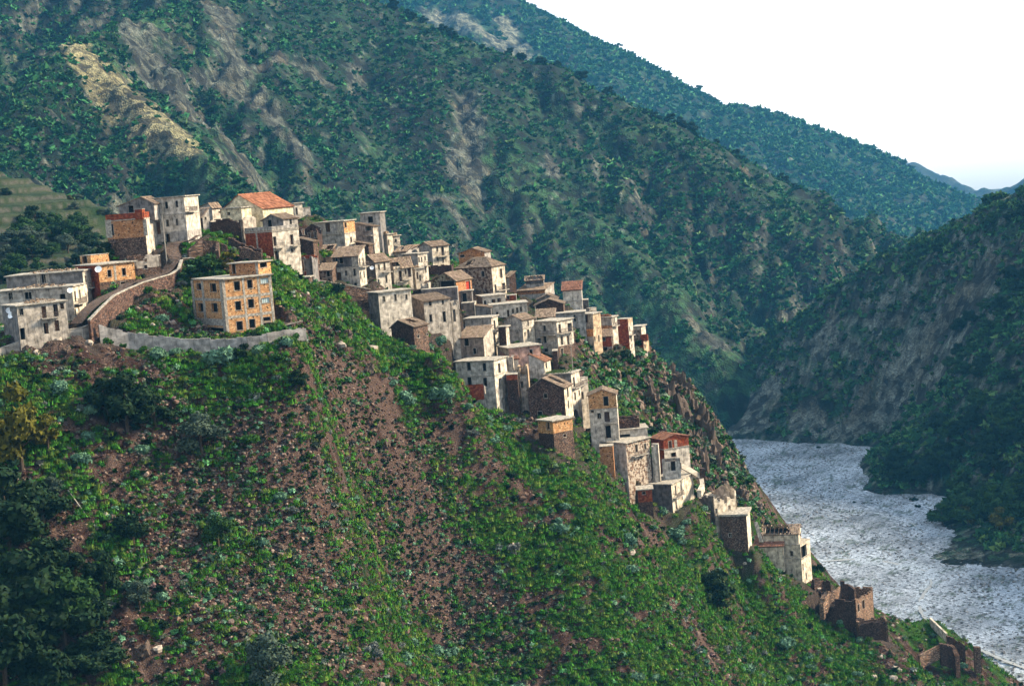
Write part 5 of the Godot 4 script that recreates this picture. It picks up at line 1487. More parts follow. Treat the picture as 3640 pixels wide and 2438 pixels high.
	bare_bank.append({"p": PackedVector3Array([Vector3(122.4, 30.0, -951.3), Vector3(133.6, 20.0, -957.5)])})
	bare_bank.append({"p": PackedVector3Array([Vector3(148.2, 14.0, -920.6), Vector3(158.0, 10.0, -911.0)])})
	bare_bank.append({"p": PackedVector3Array([Vector3(218.3, 12.0, -865.1), Vector3(202.0, 16.0, -875.9), Vector3(181.6, 14.0, -890.6), Vector3(165.9, 10.0, -894.6)])})
	bare_bank.append({"p": PackedVector3Array([Vector3(231.1, 14.0, -853.2), Vector3(214.8, 18.0, -837.9), Vector3(198.6, 12.0, -846.4)])})
	bare_bank.append({"p": PackedVector3Array([Vector3(174.0, 8.0, -954.1), Vector3(158.7, 9.0, -943.9)])})
	brown.append(Vector4(-54.6, -282.5, 7.7, 5.5))
	brown.append(Vector4(-59.4, -276.5, 6.3, 4.5))
	brown.append(Vector4(-35.5, -291.0, 7.7, 5.5))
	brown.append(Vector4(-40.9, -283.3, 8.4, 6.0))
	brown.append(Vector4(-23.8, -315.3, 8.4, 6.0))
	brown.append(Vector4(-44.1, -265.1, 9.8, 7.0))
	brown.append(Vector4(-15.9, -325.9, 4.9, 3.5))
	brown.append(Vector4(-5.9, -312.1, 7.7, 5.5))
	brown.append(Vector4(-62.8, -255.1, 11.2, 8.0))
	brown.append(Vector4(-73.6, -256.6, 8.4, 6.0))
	brown.append(Vector4(-24.5, -323.8, 4.2, 3.0))
	brown.append(Vector4(-32.3, -325.7, 4.2, 3.0))
	brown.append(Vector4(-57.1, -308.2, 4.2, 3.0))
	brown.append(Vector4(6.0, -313.6, 4.2, 3.0))
	brown.append(Vector4(43.0, -420.3, 2.8, 2.0))
	brown.append(Vector4(-70.8, -292.9, 8.4, 6.0))
	lush.append(Vector4(-46.2, -298.5, 6.3, 5.4))
	lush.append(Vector4(-25.8, -326.9, 5.6, 4.8))
	lush.append(Vector4(3.9, -329.3, 10.5, 9.0))
	lush.append(Vector4(13.4, -311.4, 14.0, 12.0))
	lush.append(Vector4(-17.4, -293.4, 10.5, 9.0))
	lush.append(Vector4(34.3, -354.8, 9.1, 7.8))
	lush.append(Vector4(-68.5, -275.7, 4.2, 3.6))
	lush.append(Vector4(-12.5, -334.4, 4.2, 3.6))
	lush.append(Vector4(13.1, -341.9, 7.0, 6.0))
	lush.append(Vector4(52.7, -363.5, 10.5, 9.0))
	lush.append(Vector4(-35.2, -298.7, 5.6, 4.8))
	lush.append(Vector4(-34.2, -342.5, 4.2, 3.6))
	lush.append(Vector4(30.8, -409.7, 2.8, 2.4))
	lush.append(Vector4(24.5, -403.8, 2.8, 2.4))
	lush.append(Vector4(31.7, -403.1, 2.1, 1.8))
	crag.append(Vector4(30.3, -406.2, 14.0, 14.0))
	crag.append(Vector4(38.9, -425.9, 14.0, 14.0))
	crag.append(Vector4(43.3, -422.2, 13.0, 13.0))
	crag.append(Vector4(25.3, -402.6, 10.0, 10.0))
	crag.append(Vector4(44.5, -413.1, 9.0, 9.0))
	crag.append(Vector4(38.6, -440.0, 10.0, 10.0))
	crag.append(Vector4(41.7, -425.1, 10.0, 10.0))
	red_bank.append(Vector4(166.0, -628.1, 9.0, 9.0))
	red_bank.append(Vector4(176.6, -636.6, 9.0, 9.0))
	red_bank.append(Vector4(158.5, -617.8, 9.0, 9.0))
	paths.append([Vector3(-74.09, -19.25, -301.00), Vector3(-72.75, -17.37, -304.00), Vector3(-71.30, -15.88, -309.00), Vector3(-69.68, -15.08, -315.00), Vector3(-67.55, -14.06, -324.00), Vector3(-64.85, -13.29, -331.00), Vector3(-63.25, -12.21, -335.00), Vector3(-62.77, -10.91, -337.00), Vector3(-63.49, -9.29, -339.00), Vector3(-63.79, -8.52, -341.00), Vector3(-62.34, -7.75, -345.00), Vector3(-60.58, -6.90, -350.00)])

func streams() -> Array:
	return [[[Vector3(91.0, -149.75, -819.1), Vector3(96.9, -149.75, -824.7), Vector3(103.0, -149.75, -831.6), Vector3(107.6, -149.75, -826.9)], 1.5],
		[[Vector3(88.8, -149.75, -785.5), Vector3(98.7, -149.75, -800.1), Vector3(107.6, -149.75, -805.3), Vector3(120.3, -149.75, -808.6)], 1.0],
		[[Vector3(106.6, -149.75, -634.1), Vector3(117.7, -149.75, -633.6), Vector3(127.4, -149.75, -626.3), Vector3(134.3, -149.75, -615.1), Vector3(138.6, -149.75, -605.9)], 3.0],
		[[Vector3(138.0, -149.75, -603.4), Vector3(135.7, -149.75, -589.0), Vector3(129.7, -149.75, -575.4), Vector3(124.7, -149.75, -559.2), Vector3(123.2, -149.75, -543.8), Vector3(125.6, -149.75, -526.1), Vector3(129.8, -149.75, -507.3), Vector3(133.6, -149.75, -493.5), Vector3(139.8, -149.75, -477.0)], 1.5],
		[[Vector3(101.9, -149.75, -871.3), Vector3(116.0, -149.75, -877.9), Vector3(131.0, -149.75, -861.8), Vector3(144.2, -149.75, -839.1)], 0.6],
		[[Vector3(124.8, -149.75, -713.7), Vector3(141.1, -149.75, -714.2), Vector3(150.8, -149.75, -693.5), Vector3(152.4, -149.75, -671.1)], 0.6]]

func lay_streams():
	stream_beds.append({"p": PackedVector3Array([Vector3(91.0, 4.5, -819.1), Vector3(96.9, 4.5, -824.7), Vector3(103.0, 4.5, -831.6), Vector3(107.6, 4.5, -826.9)])})
	stream_beds.append({"p": PackedVector3Array([Vector3(88.8, 3.0, -785.5), Vector3(98.7, 3.0, -800.1), Vector3(107.6, 3.0, -805.3), Vector3(120.3, 3.0, -808.6)])})
	stream_beds.append({"p": PackedVector3Array([Vector3(106.6, 9.0, -634.1), Vector3(117.7, 9.0, -633.6), Vector3(127.4, 9.0, -626.3), Vector3(134.3, 9.0, -615.1), Vector3(138.6, 9.0, -605.9)])})
	stream_beds.append({"p": PackedVector3Array([Vector3(138.0, 4.5, -603.4), Vector3(135.7, 4.5, -589.0), Vector3(129.7, 4.5, -575.4), Vector3(124.7, 4.5, -559.2), Vector3(123.2, 4.5, -543.8), Vector3(125.6, 4.5, -526.1), Vector3(129.8, 4.5, -507.3), Vector3(133.6, 4.5, -493.5), Vector3(139.8, 4.5, -477.0)])})
	stream_beds.append({"p": PackedVector3Array([Vector3(101.9, 1.8, -871.3), Vector3(116.0, 1.8, -877.9), Vector3(131.0, 1.8, -861.8), Vector3(144.2, 1.8, -839.1)])})
	stream_beds.append({"p": PackedVector3Array([Vector3(124.8, 1.8, -713.7), Vector3(141.1, 1.8, -714.2), Vector3(150.8, 1.8, -693.5), Vector3(152.4, 1.8, -671.1)])})

func lay_pads():
	add_pad(-74.7, -19.8, -298.0, 33, 8.5, 8.0)
	add_pad(-75.9, -19.8, -308.0, -4, 14.7, 7.0)
	add_pad(-76.1, -18.1, -318.0, -4, 14.1, 9.0)
	add_pad(-68.2, -14.6, -325.0, 40, 7.3, 9.0)
	add_pad(-64.6, -13.8, -332.0, 28, 5.0, 5.0)
	add_pad(-61.4, -8.2, -345.0, -8, 7.5, 9.0)
	add_pad(-68.1, -9.6, -338.0, -4, 7.5, 8.0)
	add_pad(-61.7, -7.0, -366.0, -36, 2.2, 2.0)
	add_pad(-62.5, -4.4, -384.0, -27, 4.3, 2.9)
	add_pad(-50.0, -7.5, -372.0, -34, 11.9, 9.7)
	add_pad(-53.7, -4.7, -367.0, -34, 5.8, 3.0)
	add_pad(-45.9, -5.8, -395.0, -55, 0.8, 2.0)
	add_pad(-45.0, -6.0, -402.0, -55, 0.8, 2.0)
	add_pad(-51.9, -7.7, -354.0, -24, 7.8, 5.2)
	add_pad(-45.1, -12.8, -346.0, -45, 8.8, 6.6)
	add_pad(-49.5, -24.6, -310.0, -57, 13.7, 9.1)
	add_pad(-38.5, -17.4, -352.0, -6, 6.9, 6.0)
	add_pad(-38.8, -19.7, -346.0, -4, 3.5, 4.0)
	add_pad(-39.3, -11.0, -374.0, -6, 3.8, 5.0)
	add_pad(-39.4, -13.4, -366.0, -22, 3.4, 2.1)
	add_pad(-34.6, -14.3, -387.0, -22, 7.1, 5.4)
	add_pad(-27.6, -14.7, -402.0, -8, 4.6, 6.0)
	add_pad(-28.8, -15.2, -393.0, -30, 4.9, 2.0)
	add_pad(-29.7, -15.1, -388.0, -20, 3.1, 2.3)
	add_pad(-26.5, -16.6, -404.0, -35, 1.9, 2.0)
	add_pad(-25.6, -15.3, -412.0, -45, 1.0, 2.0)
	add_pad(-23.1, -17.2, -412.0, -20, 2.6, 8.4)
	add_pad(-30.4, -20.8, -366.0, -20, 5.8, 3.6)
	add_pad(-35.6, -18.8, -361.0, -6, 4.1, 5.0)
	add_pad(-27.7, -21.8, -376.0, -46, 4.2, 4.2)
	add_pad(-24.5, -22.2, -384.0, -58, 2.3, 4.7)
	add_pad(-19.4, -22.4, -394.0, -36, 4.4, 3.5)
	add_pad(-16.9, -19.6, -414.0, -50, 4.9, 5.0)
	add_pad(-12.3, -21.7, -400.0, -5, 5.2, 5.0)
	add_pad(-3.3, -26.7, -400.0, -30, 9.5, 6.0)
	add_pad(-4.7, -19.9, -407.0, -20, 6.4, 4.0)
	add_pad(0.5, -27.6, -414.0, -50, 1.7, 2.0)
	add_pad(-11.2, -25.2, -387.0, -30, 7.1, 6.7)
	add_pad(-10.9, -26.7, -380.0, -3, 7.8, 3.0)
	add_pad(-8.0, -27.7, -388.0, -3, 3.1, 3.0)
	add_pad(-26.2, -29.9, -356.0, -60, 4.8, 7.4)
	add_pad(-17.5, -29.5, -362.0, -58, 5.3, 6.2)
	add_pad(-12.1, -31.8, -366.0, -55, 1.0, 2.1)
	add_pad(-19.2, -32.4, -347.0, -32, 5.4, 5.0)
	add_pad(-0.6, -29.8, -392.0, 12, 5.2, 6.0)
	add_pad(1.8, -28.7, -397.0, -3, 2.2, 3.0)
	add_pad(4.0, -31.2, -386.0, 4, 8.0, 7.0)
	add_pad(2.5, -36.1, -377.0, -36, 4.9, 4.4)
	add_pad(9.9, -39.4, -378.0, -38, 5.9, 5.9)
	add_pad(-4.0, -38.2, -372.0, -16, 5.8, 4.9)
	add_pad(-4.0, -31.2, -383.0, -4, 3.3, 4.0)
	add_pad(-7.4, -31.0, -384.0, -4, 3.0, 4.0)
	add_pad(-5.9, -37.3, -365.0, -22, 5.6, 5.5)
	add_pad(-1.1, -38.4, -372.0, -20, 1.6, 2.0)
	add_pad(5.9, -38.6, -369.0, 20, 7.1, 7.0)
	add_pad(12.4, -32.6, -404.0, -5, 6.6, 6.0)
	add_pad(11.3, -31.3, -412.0, -5, 4.7, 6.0)
	add_pad(8.8, -30.5, -420.0, -20, 7.0, 7.1)
	add_pad(17.4, -33.4, -416.0, -5, 4.4, 5.0)
	add_pad(19.0, -33.8, -419.0, -3, 1.5, 4.0)
	add_pad(9.8, -33.2, -392.0, -6, 4.0, 5.0)
	add_pad(18.9, -43.1, -404.0, -34, 4.8, 3.7)
	add_pad(19.1, -36.3, -406.0, -30, 5.6, 4.0)
	add_pad(17.1, -35.5, -400.0, -2, 7.9, 5.0)
	add_pad(23.9, -40.2, -414.0, -26, 4.4, 3.4)
	add_pad(23.2, -43.1, -408.0, -4, 2.3, 5.0)
	add_pad(28.2, -43.4, -421.0, -26, 2.8, 2.9)
	add_pad(32.0, -48.5, -430.0, -25, 1.0, 3.0)
	add_pad(30.2, -48.6, -433.0, -25, 0.6, 3.0)
	add_pad(-4.1, -48.1, -356.0, -24, 8.6, 6.4)
	add_pad(-11.0, -41.8, -344.0, -25, 1.2, 2.0)
	add_pad(1.0, -41.8, -365.0, 8, 2.6, 6.0)
	add_pad(0.6, -49.1, -358.0, -2, 2.3, 5.0)
	add_pad(6.4, -43.7, -367.0, -18, 5.5, 4.6)
	add_pad(2.7, -44.8, -361.0, -4, 2.1, 4.0)
	add_pad(11.6, -48.7, -363.0, -22, 5.8, 5.2)
	add_pad(9.7, -50.0, -354.0, -16, 7.6, 6.3)
	add_pad(6.7, -54.4, -342.0, -50, 4.4, 5.2)
	add_pad(20.6, -56.5, -362.0, -5, 5.8, 6.0)
	add_pad(25.3, -55.4, -367.0, -5, 4.6, 5.0)
	add_pad(26.8, -57.3, -366.0, 2, 6.3, 6.0)
	add_pad(21.6, -64.6, -358.0, -44, 6.8, 7.6)
	add_pad(18.7, -59.6, -355.0, -6, 2.7, 3.0)
	add_pad(30.6, -64.3, -373.0, -62, 5.0, 6.5)
	add_pad(33.1, -64.8, -365.0, -5, 3.8, 4.0)
	add_pad(28.5, -63.9, -363.0, -10, 1.5, 2.0)
	add_pad(30.4, -72.6, -360.0, -26, 5.7, 13.0)
	add_pad(25.8, -71.3, -353.0, -3, 2.9, 4.0)
	add_pad(40.4, -76.3, -374.0, -52, 4.7, 6.9)
	add_pad(47.0, -84.0, -372.0, -14, 5.6, 7.0)
	add_pad(60.0, -94.9, -384.0, -30, 9.9, 6.0)
	add_pad(56.1, -87.5, -383.6, -14, 6.3, 4.5)
	add_pad(70.3, -103.8, -378.0, -30, 7.5, 12.0)
	add_pad(76.2, -107.2, -374.0, -4, 6.4, 4.0)
	add_pad(-22.5, -17.2, -404.0, -25, 2.7, 2.8)
	add_pad(-20.1, -23.3, -389.0, -58, 1.6, 2.0)
	add_pad(18.7, -34.6, -412.0, -58, 1.1, 2.0)
	add_pad(-36.5, -14.5, -376.0, -15, 3.3, 2.0)
	add_pad(-17.1, -23.5, -383.0, -5, 1.7, 4.0)
	add_pad(13.6, -48.9, -369.0, -58, 1.3, 2.0)
	add_pad(-0.1, -39.1, -363.0, -5, 1.4, 4.0)
	add_pad(9.5, -41.0, -373.0, -3, 1.1, 4.0)
	add_pad(-29.8, -16.9, -372.0, -4, 2.5, 3.0)
	add_pad(-65.7, -23.8, -301.2, 24.6, 4.8, 0.4)
	add_pad(-60.6, -25.0, -302.2, 11.2, 5.2, 0.4)
	add_pad(-54.6, -26.2, -303.2, 9.5, 6.1, 0.4)
	add_pad(-50.2, -26.5, -303.8, 6.5, 4.4, 0.4)
	add_pad(-45.8, -26.6, -304.2, 6.4, 4.5, 0.4)
	add_pad(-42.5, -26.6, -305.2, 16.8, 3.5, 0.4)
	add_pad(-36.0, -26.5, -308.2, 24.9, 7.1, 0.4)
	add_pad(-80.7, -24.0, -294.2, 24.6, 4.8, 0.4)
	add_pad(-76.4, -22.9, -297.2, 35.3, 5.2, 0.4)
	add_pad(-70.5, -22.4, -302.2, 40.3, 7.7, 0.4)
	add_pad(-35.4, -21.9, -357.2, -0.0, 4.8, 0.4)
	add_pad(-28.2, -24.1, -361.2, 29.2, 8.2, 0.4)
	add_pad(-70.1, -20.7, -302.2, 72.1, 4.2, 0.4)
	add_pad(-68.8, -18.9, -307.2, 75.4, 5.2, 0.4)
	add_pad(-67.5, -17.3, -313.2, 78.1, 6.1, 0.4)
	add_pad(-66.1, -16.6, -318.2, 74.8, 5.2, 0.4)
	add_pad(-64.1, -16.0, -323.2, 68.1, 5.4, 0.4)
	add_pad(-62.3, -15.5, -327.2, 64.9, 4.4, 0.4)

func village():
	var h: Node3D
	h = house("weathered two-storey house at the left edge with rubble heap on its flat roof", "house", "house", Vector3(-74.68, -19.48, -298.00), 33.0)
	block(h, Vector3(0.00, 0.00, 0.00), 0.0, 8.45, 8.00, 4.40, {"roof": ["flat", "rubble"], "a": [[0, "stain"]], "b": [[0, "stain"]], "c": "dark", "wa": [[7.72, 2.89, 0.69, 1.08], [3.91, 1.89, 0.8, 2.07, "d"], [1.87, 2, 0.8, 2.07, "d"], [0.71, 3.14, 0.64, 0.98, "s"], [7.9, -1.21, 0.8, 1.94, "o"], [3.85, -0.71, 0.8, 1.84, "d"], [1.94, -0.48, 0.8, 1.85, "d"]], "bal": [["a", 1.43, 4.57, 1.96]], "deep": 6})
	h = house("long grey house with arched opening, second from the left along the road", "house", "house", Vector3(-75.85, -19.46, -308.00), -4.0)
	block(h, Vector3(0.00, 0.00, 0.00), 0.0, 14.68, 7.00, 6.31, {"roof": ["flat", "rubble"], "a": [[0, "stain"]], "b": [[0, "cream"]], "c": "cream", "wa": [[11.07, 4.92, 0.73, 1.14], [7.91, 4.73, 1.21, 1.2], [1.82, 4.26, 0.97, 0.9, "o"]], "wb": [[1.31, 3.61, 0.76, 1.79, "d"], [4.03, 3.76, 0.65, 1.69, "d"], [0.43, 0.44, 0.8, 1.91, "d"], [2.55, 1.82, 0.46, 0.96]], "bal": [["b", 0.29, 5.26, 3.2]], "deep": 6})
	h = house("long stained house with pale slab roof, below the triangular wall remnant", "house", "house", Vector3(-76.13, -17.80, -318.00), -4.0)
	block(h, Vector3(0.00, 0.00, 0.00), 0.0, 14.12, 9.00, 6.84, {"roof": ["flat", "rubble"], "a": [[0, "dark"]], "b": [[0, "white"]], "c": "white", "wa": [[7.25, 5.25, 0.75, 1.6]], "wb": [[1.45, 4.34, 0.8, 1.6, "d"], [5.07, 4.35, 0.61, 1.68, "d"], [7, 4.47, 0.62, 1.63, "d"], [2.05, 0.82, 0.8, 2.1, "d"], [4.58, 0.88, 0.8, 2.18, "d"], [0.64, 1.67, 0.45, 1.11]], "bal": [["b", 2.56, 7.88, 3.64]], "ca": [[8.21, 4.81, 0.62, 2.19], [6.47, 5.05, 0.56, 1.88]], "deep": 6})
	block(h, Vector3(-4.14, 6.88, -4.72), 2.0, 5.05, 2.00, 0.56, {"roof": ["wedge"], "a": [[0, "grey"]], "b": [[0, "grey"]], "c": "brick", "deep": 0})
	h = house("two-storey bare brick house with overhanging slab roof beside the road bend", "house", "house", Vector3(-68.16, -14.27, -325.00), 40.0)
	block(h, Vector3(0.00, 0.00, 0.00), 0.0, 7.33, 9.00, 4.03, {"roof": ["flat"], "a": [[0.89, "brickt"], [-99, "stone"]], "b": [[0, "brickt"]], "c": "redbrick", "wa": [[5.17, 1.71, 0.75, 1.28, "o"], [2.23, 1.71, 0.76, 1.32, "o"], [2.63, -0.53, 1.02, 1.09, "o"]], "ca": [[4.03, 0.99, 0.43, 2.77]], "deep": 6})
	block(h, Vector3(-2.78, 4.11, -11.47), -75.0, 2.95, 4.54, 1.52, {"roof": ["flatthin"], "a": [[0, "brickt"]], "b": [[0, "brickt"]], "c": "brickt", "wa": [[1.67, 0.16, 1.21, 1.26, "o"]], "deep": 0})
	h = house("roofless grey plastered ruin with one small window beside the cobbled road", "ruined_house", "house", Vector3(-64.60, -13.46, -332.00), 28.0)
	block(h, Vector3(0.00, 0.00, 0.00), 0.0, 5.04, 5.00, 4.16, {"roof": ["none"], "a": [[1.72, "stain"], [-99, "stone"]], "b": [[0, "stone"]], "c": "stone", "wa": [[2.88, 2.81, 0.55, 0.61, "o"], [2.98, 1.5, 0.61, 0.71, "o"]], "deep": 6})
	h = house("large white house at the top left with brick terrace wing and stone base", "house", "house", Vector3(-61.43, -7.89, -345.00), -8.0)
	block(h, Vector3(0.00, 0.00, 0.00), 0.0, 7.49, 9.00, 8.86, {"roof": ["flat"], "a": [[2.23, "white"], [-99, "grey"]], "b": [[2.23, "white"], [-99, "grey"]], "c": "white", "wa": [[5.41, 6.71, 0.45, 1.01, "o"], [3.64, 6.77, 0.57, 1.32, "o"], [1.55, 6.91, 0.45, 1.21, "o"], [3.77, 3.33, 0.52, 1.28], [1.85, 3.38, 0.45, 1.26], [5.73, 1.95, 0.8, 2.4, "d"], [3.99, -0.26, 0.8, 2.14, "d"]], "bal": [["b", 0.05, 5.28, 5.88]], "corn": [5.52], "deep": 6})
	block(h, Vector3(-5.65, -1.38, 7.86), 4.0, 7.46, 8.00, 6.60, {"roof": ["flat"], "a": [[3.18, "brick"], [-99, "stone"]], "b": [[0, "white"]], "c": "white", "wa": [[6.54, 3.9, 0.8, 2.19, "o"]], "ca": [[7.06, 3.51, 1.17, 3.45], [-0.04, 3.36, 0.7, 3.12]], "para": ["redbrick", 1.1], "deep": 6})
	block(h, Vector3(-4.92, 4.78, 3.72), 2.0, 6.97, 6.00, 3.25, {"roof": ["gableA", 0.33, 1.31], "a": [[0, "dark"]], "b": [[0, "grey"]], "c": "grey", "wa": [[4.57, 1.81, 1.03, 1.37, "o"]], "deep": 0})
	block(h, Vector3(-5.72, 5.21, 8.38), 4.0, 1.43, 2.00, 1.88, {"roof": ["flatthin"], "a": [[0, "redbrick"]], "b": [[0, "redbrick"]], "c": "redbrick", "deep": 0})
	h = house("low dark tiled stone house between the white house and the church", "house", "house", Vector3(-61.73, -6.72, -366.00), -35.6)
	block(h, Vector3(0.00, 0.00, 0.00), 0.0, 2.20, 2.00, 3.23, {"roof": ["shedB", 1.6], "a": [[0, "stoned"]], "b": [[0, "grey"]], "c": "grey", "wb": [[0.88, 2.52, 0.45, 0.65, "o"]], "deep": 6})
	h = house("small grey gabled house behind the dark stone wall near the church", "house", "house", Vector3(-62.54, -4.07, -384.00), -27.2)
	block(h, Vector3(0.00, 0.00, 0.00), 0.0, 4.28, 2.92, 2.37, {"roof": ["gableA", 0.15, 0.83], "a": [[0, "grey"]], "b": [[0, "white"]], "c": "white", "wa": [[3.13, 1.44, 1.53, 0.61, "o"]], "deep": 6})
	h = house("cream church with bright orange tiled roof and gabled front", "church", "church", Vector3(-50.00, -7.22, -372.00), -34.0)
	block(h, Vector3(0.00, 0.00, 0.00), 0.0, 11.92, 9.72, 4.42, {"roof": ["gableA", 0.53, 3.23], "a": [[0, "cream2"]], "b": [[0, "cream2"]], "c": "cream2", "wa": [[4.66, 2.99, 0.45, 1.21]], "tile": "orange", "deep": 6})
	block(h, Vector3(-0.28, 2.83, 6.22), 0.0, 5.77, 3.00, 2.11, {"roof": ["flat"], "a": [[0, "cream2"]], "b": [[0, "cream2"]], "c": "cream2", "wa": [[3.62, 0.8, 0.76, 0.59, "o"]], "deep": 6})
	h = house("narrow beige house with brick roof room right of the church", "house", "house", Vector3(-45.94, -5.47, -395.00), -55.0)
	block(h, Vector3(0.00, 0.00, 0.00), 0.0, 0.84, 2.00, 2.97, {"roof": ["flat"], "a": [[0, "white"]], "b": [[0, "white"]], "c": "white", "wb": [[0.47, 0.42, 0.45, 1.63, "o"]], "deep": 6})
	h = house("tiny pale shed with flat roof farthest right behind the church", "shed", "shed", Vector3(-44.97, -5.71, -402.00), -55.0)
	block(h, Vector3(0.00, 0.00, 0.00), 0.0, 0.82, 2.00, 2.01, {"roof": ["flatthin"], "a": [[0, "white"]], "b": [[0, "grey"]], "c": "grey", "deep": 6})
	h = house("roofless dark stone ruin with green floor in front of the church", "ruined_house", "house", Vector3(-51.89, -7.35, -354.00), -24.0)
	block(h, Vector3(0.00, 0.00, 0.00), 0.0, 7.79, 5.24, 3.23, {"roof": ["none"], "a": [[0, "stoned"]], "b": [[0, "stain"]], "c": "stain", "deep": 6})
	h = house("white house with red brick side wall and dark gabled attic", "house", "house", Vector3(-45.09, -12.55, -346.00), -45.0)
	block(h, Vector3(0.00, 0.00, 0.00), 0.0, 8.79, 6.65, 5.47, {"roof": ["flat"], "a": [[0, "redbrick"]], "b": [[0, "white"]], "c": "white", "wb": [[0.49, 2.41, 0.8, 1.84, "d"], [4.72, 2.35, 0.8, 1.96, "d"], [4.6, 0.81, 0.65, 0.76, "o"], [0.66, -1.65, 1.02, 3.06, "d"]], "bal": [["b", 0.05, 2.4, 2.05], ["b", 4.25, 6.19, 2.08]], "corn": [5.3], "ca": [[5.02, 0.12, 0.5, 5.35]], "para": ["grey", 0.6], "deep": 6})
	block(h, Vector3(-0.70, 5.35, -3.55), 10.0, 5.47, 4.27, 2.20, {"roof": ["gableA", 0.54, 1], "a": [[0, "dark"]], "b": [[0, "grey"]], "c": "grey", "wa": [[3.6, 0.8, 1.11, 1.45, "o"]], "wb": [[2.18, 0.98, 0.67, 1.03, "o"]], "deep": 0})
	h = house("unfinished three-storey orange brick building with concrete frame and flat roof", "brick_building", "building", Vector3(-49.55, -24.32, -310.00), -57.0)
	block(h, Vector3(0.00, 0.00, 0.00), 0.0, 13.67, 9.09, 10.06, {"roof": ["flat"], "a": [[0, "brickt"]], "b": [[0, "brickt"]], "c": "brickt", "wa": [[11.12, 8.21, 2.54, 1.14, "o"], [5.07, 7.93, 2.6, 1.45, "o"], [11.41, 4.22, 2.22, 1.52, "o"], [5.32, 4.25, 2.56, 1.59, "o"], [5.29, -0.05, 6.77, 1.5, "o"], [11.62, -0.16, 2.36, 2.19, "o"]], "wb": [[2.35, 7.98, 1.13, 1.57, "o"], [4.84, 8.09, 1, 1.48, "o"], [7.71, 8.67, 1.51, 0.89, "g"], [2.2, 4.48, 1.09, 1.57, "o"], [4.71, 4.63, 1.14, 1.52, "o"], [7.59, 5.19, 1.48, 0.88, "g"], [2.12, 0.92, 1.19, 1.57, "o"], [4.58, 1.06, 1.14, 1.54, "o"], [7.49, 1.97, 1.46, 0.67, "o"], [7.44, 0.11, 1.48, 1.55, "d"]], "ca": [[14.38, -0.46, 1.05, 10.32], [9.82, 2.54, 1.03, 7.34], [1.72, -0.05, 1.08, 10.11], [6.83, 6.24, 13.63, 0.5], [6.83, 1.86, 13.63, 1.2]], "cb": [[-0.21, 0.08, 0.55, 9.98], [3.56, 0.19, 0.42, 9.94], [6.47, 0.22, 0.44, 9.9], [8.78, 0.04, 0.51, 10.04], [4.54, 6.48, 9.05, 0.5], [4.54, 3.11, 9.05, 0.5]], "deep": 6})
	block(h, Vector3(-2.13, 9.96, -7.74), 27.0, 6.60, 3.66, 2.43, {"roof": ["flat"], "a": [[0, "brick"]], "b": [[0, "brickt"]], "c": "brickt", "wa": [[5.56, 0.61, 0.76, 1.94, "o"]], "wb": [[1.54, 1.42, 2.02, 0.84, "o"]], "ca": [[0.32, 0.06, 0.58, 2.35]], "deep": 0})
	h = house("blackened roofless house with pale window surround below the white attic house", "ruined_house", "house", Vector3(-38.50, -17.07, -352.00), -6.0)
	block(h, Vector3(0.00, 0.00, 0.00), 0.0, 6.94, 6.00, 4.18, {"roof": ["none"], "a": [[0, "black"]], "b": [[0, "dark"]], "c": "redbrick", "wa": [[5.81, 1.61, 0.8, 2.16, "o"], [2.08, 1.5, 0.8, 1.97, "d"], [4.5, 0.43, 0.87, 0.81, "o"], [1.55, 0.47, 0.54, 0.81, "o"]], "deep": 6})
	block(h, Vector3(0.37, -2.38, 5.99), 2.0, 3.48, 4.00, 2.65, {"roof": ["flat"], "a": [[0, "stone"]], "b": [[0, "stone"]], "c": "stone", "wa": [[2.48, 1.52, 0.71, 0.79, "o"]], "deep": 6})
	h = house("roofless brown stone gable with three slit windows", "ruined_house", "house", Vector3(-39.27, -10.69, -374.00), -6.0)
	block(h, Vector3(0.00, 0.00, 0.00), 0.0, 3.77, 5.00, 2.60, {"roof": ["none", "gable"], "a": [[0, "stone"]], "b": [[0, "stoned"]], "c": "stoned", "wa": [[2.95, 1.6, 0.45, 1.16, "o"], [1.71, 0.95, 0.45, 1.03, "o"], [0.41, 0.85, 0.45, 1.23, "o"]], "deep": 6})
	h = house("dark stone shed with sloping tile roof beside the white balcony house", "shed", "shed", Vector3(-39.42, -13.07, -366.00), -22.0)
	block(h, Vector3(0.00, 0.00, 0.00), 0.0, 3.44, 2.07, 2.68, {"roof": ["shedA", 0.91], "a": [[0, "stoned"]], "b": [[0, "stone"]], "c": "stone", "deep": 6})
	h = house("tall grey house with orange brick corner room on its upper floor", "house", "house", Vector3(-34.64, -13.97, -387.00), -22.0)
	block(h, Vector3(0.00, 0.00, 0.00), 0.0, 7.13, 5.42, 6.80, {"roof": ["flat"], "a": [[4.11, "grey"], [-99, "grey"]], "b": [[4.14, "brickt"], [-99, "white"]], "c": "brickt", "wa": [[3.93, 4.71, 1.11, 1.99, "d"]], "wb": [[0.89, 5.39, 0.99, 1.1, "o"], [2.93, 2.04, 0.75, 1.17]], "corn": [4.14], "ca": [[0.86, 4.15, 1.39, 2.74]], "deep": 6})
	h = house("grey house with pitched slab roof and square dark window on the skyline", "house", "house", Vector3(-27.64, -14.38, -402.00), -8.0)
	block(h, Vector3(0.00, 0.00, 0.00), 0.0, 4.57, 6.00, 8.25, {"roof": ["flat"], "a": [[0, "grey"]], "b": [[0, "dark"]], "c": "dark", "wa": [[2.21, 6.09, 1.14, 1.43, "o"]], "deep": 6})
	block(h, Vector3(0.13, -0.54, 9.07), -22.0, 4.87, 2.00, 6.03, {"roof": ["shedA", 0.94], "a": [[0, "grey"]], "b": [[0, "white"]], "c": "white", "wa": [[1.2, 5.06, 1.56, 0.96, "o"]], "bal": [["a", 0.1, 2.26, 4.08]], "deep": 6})
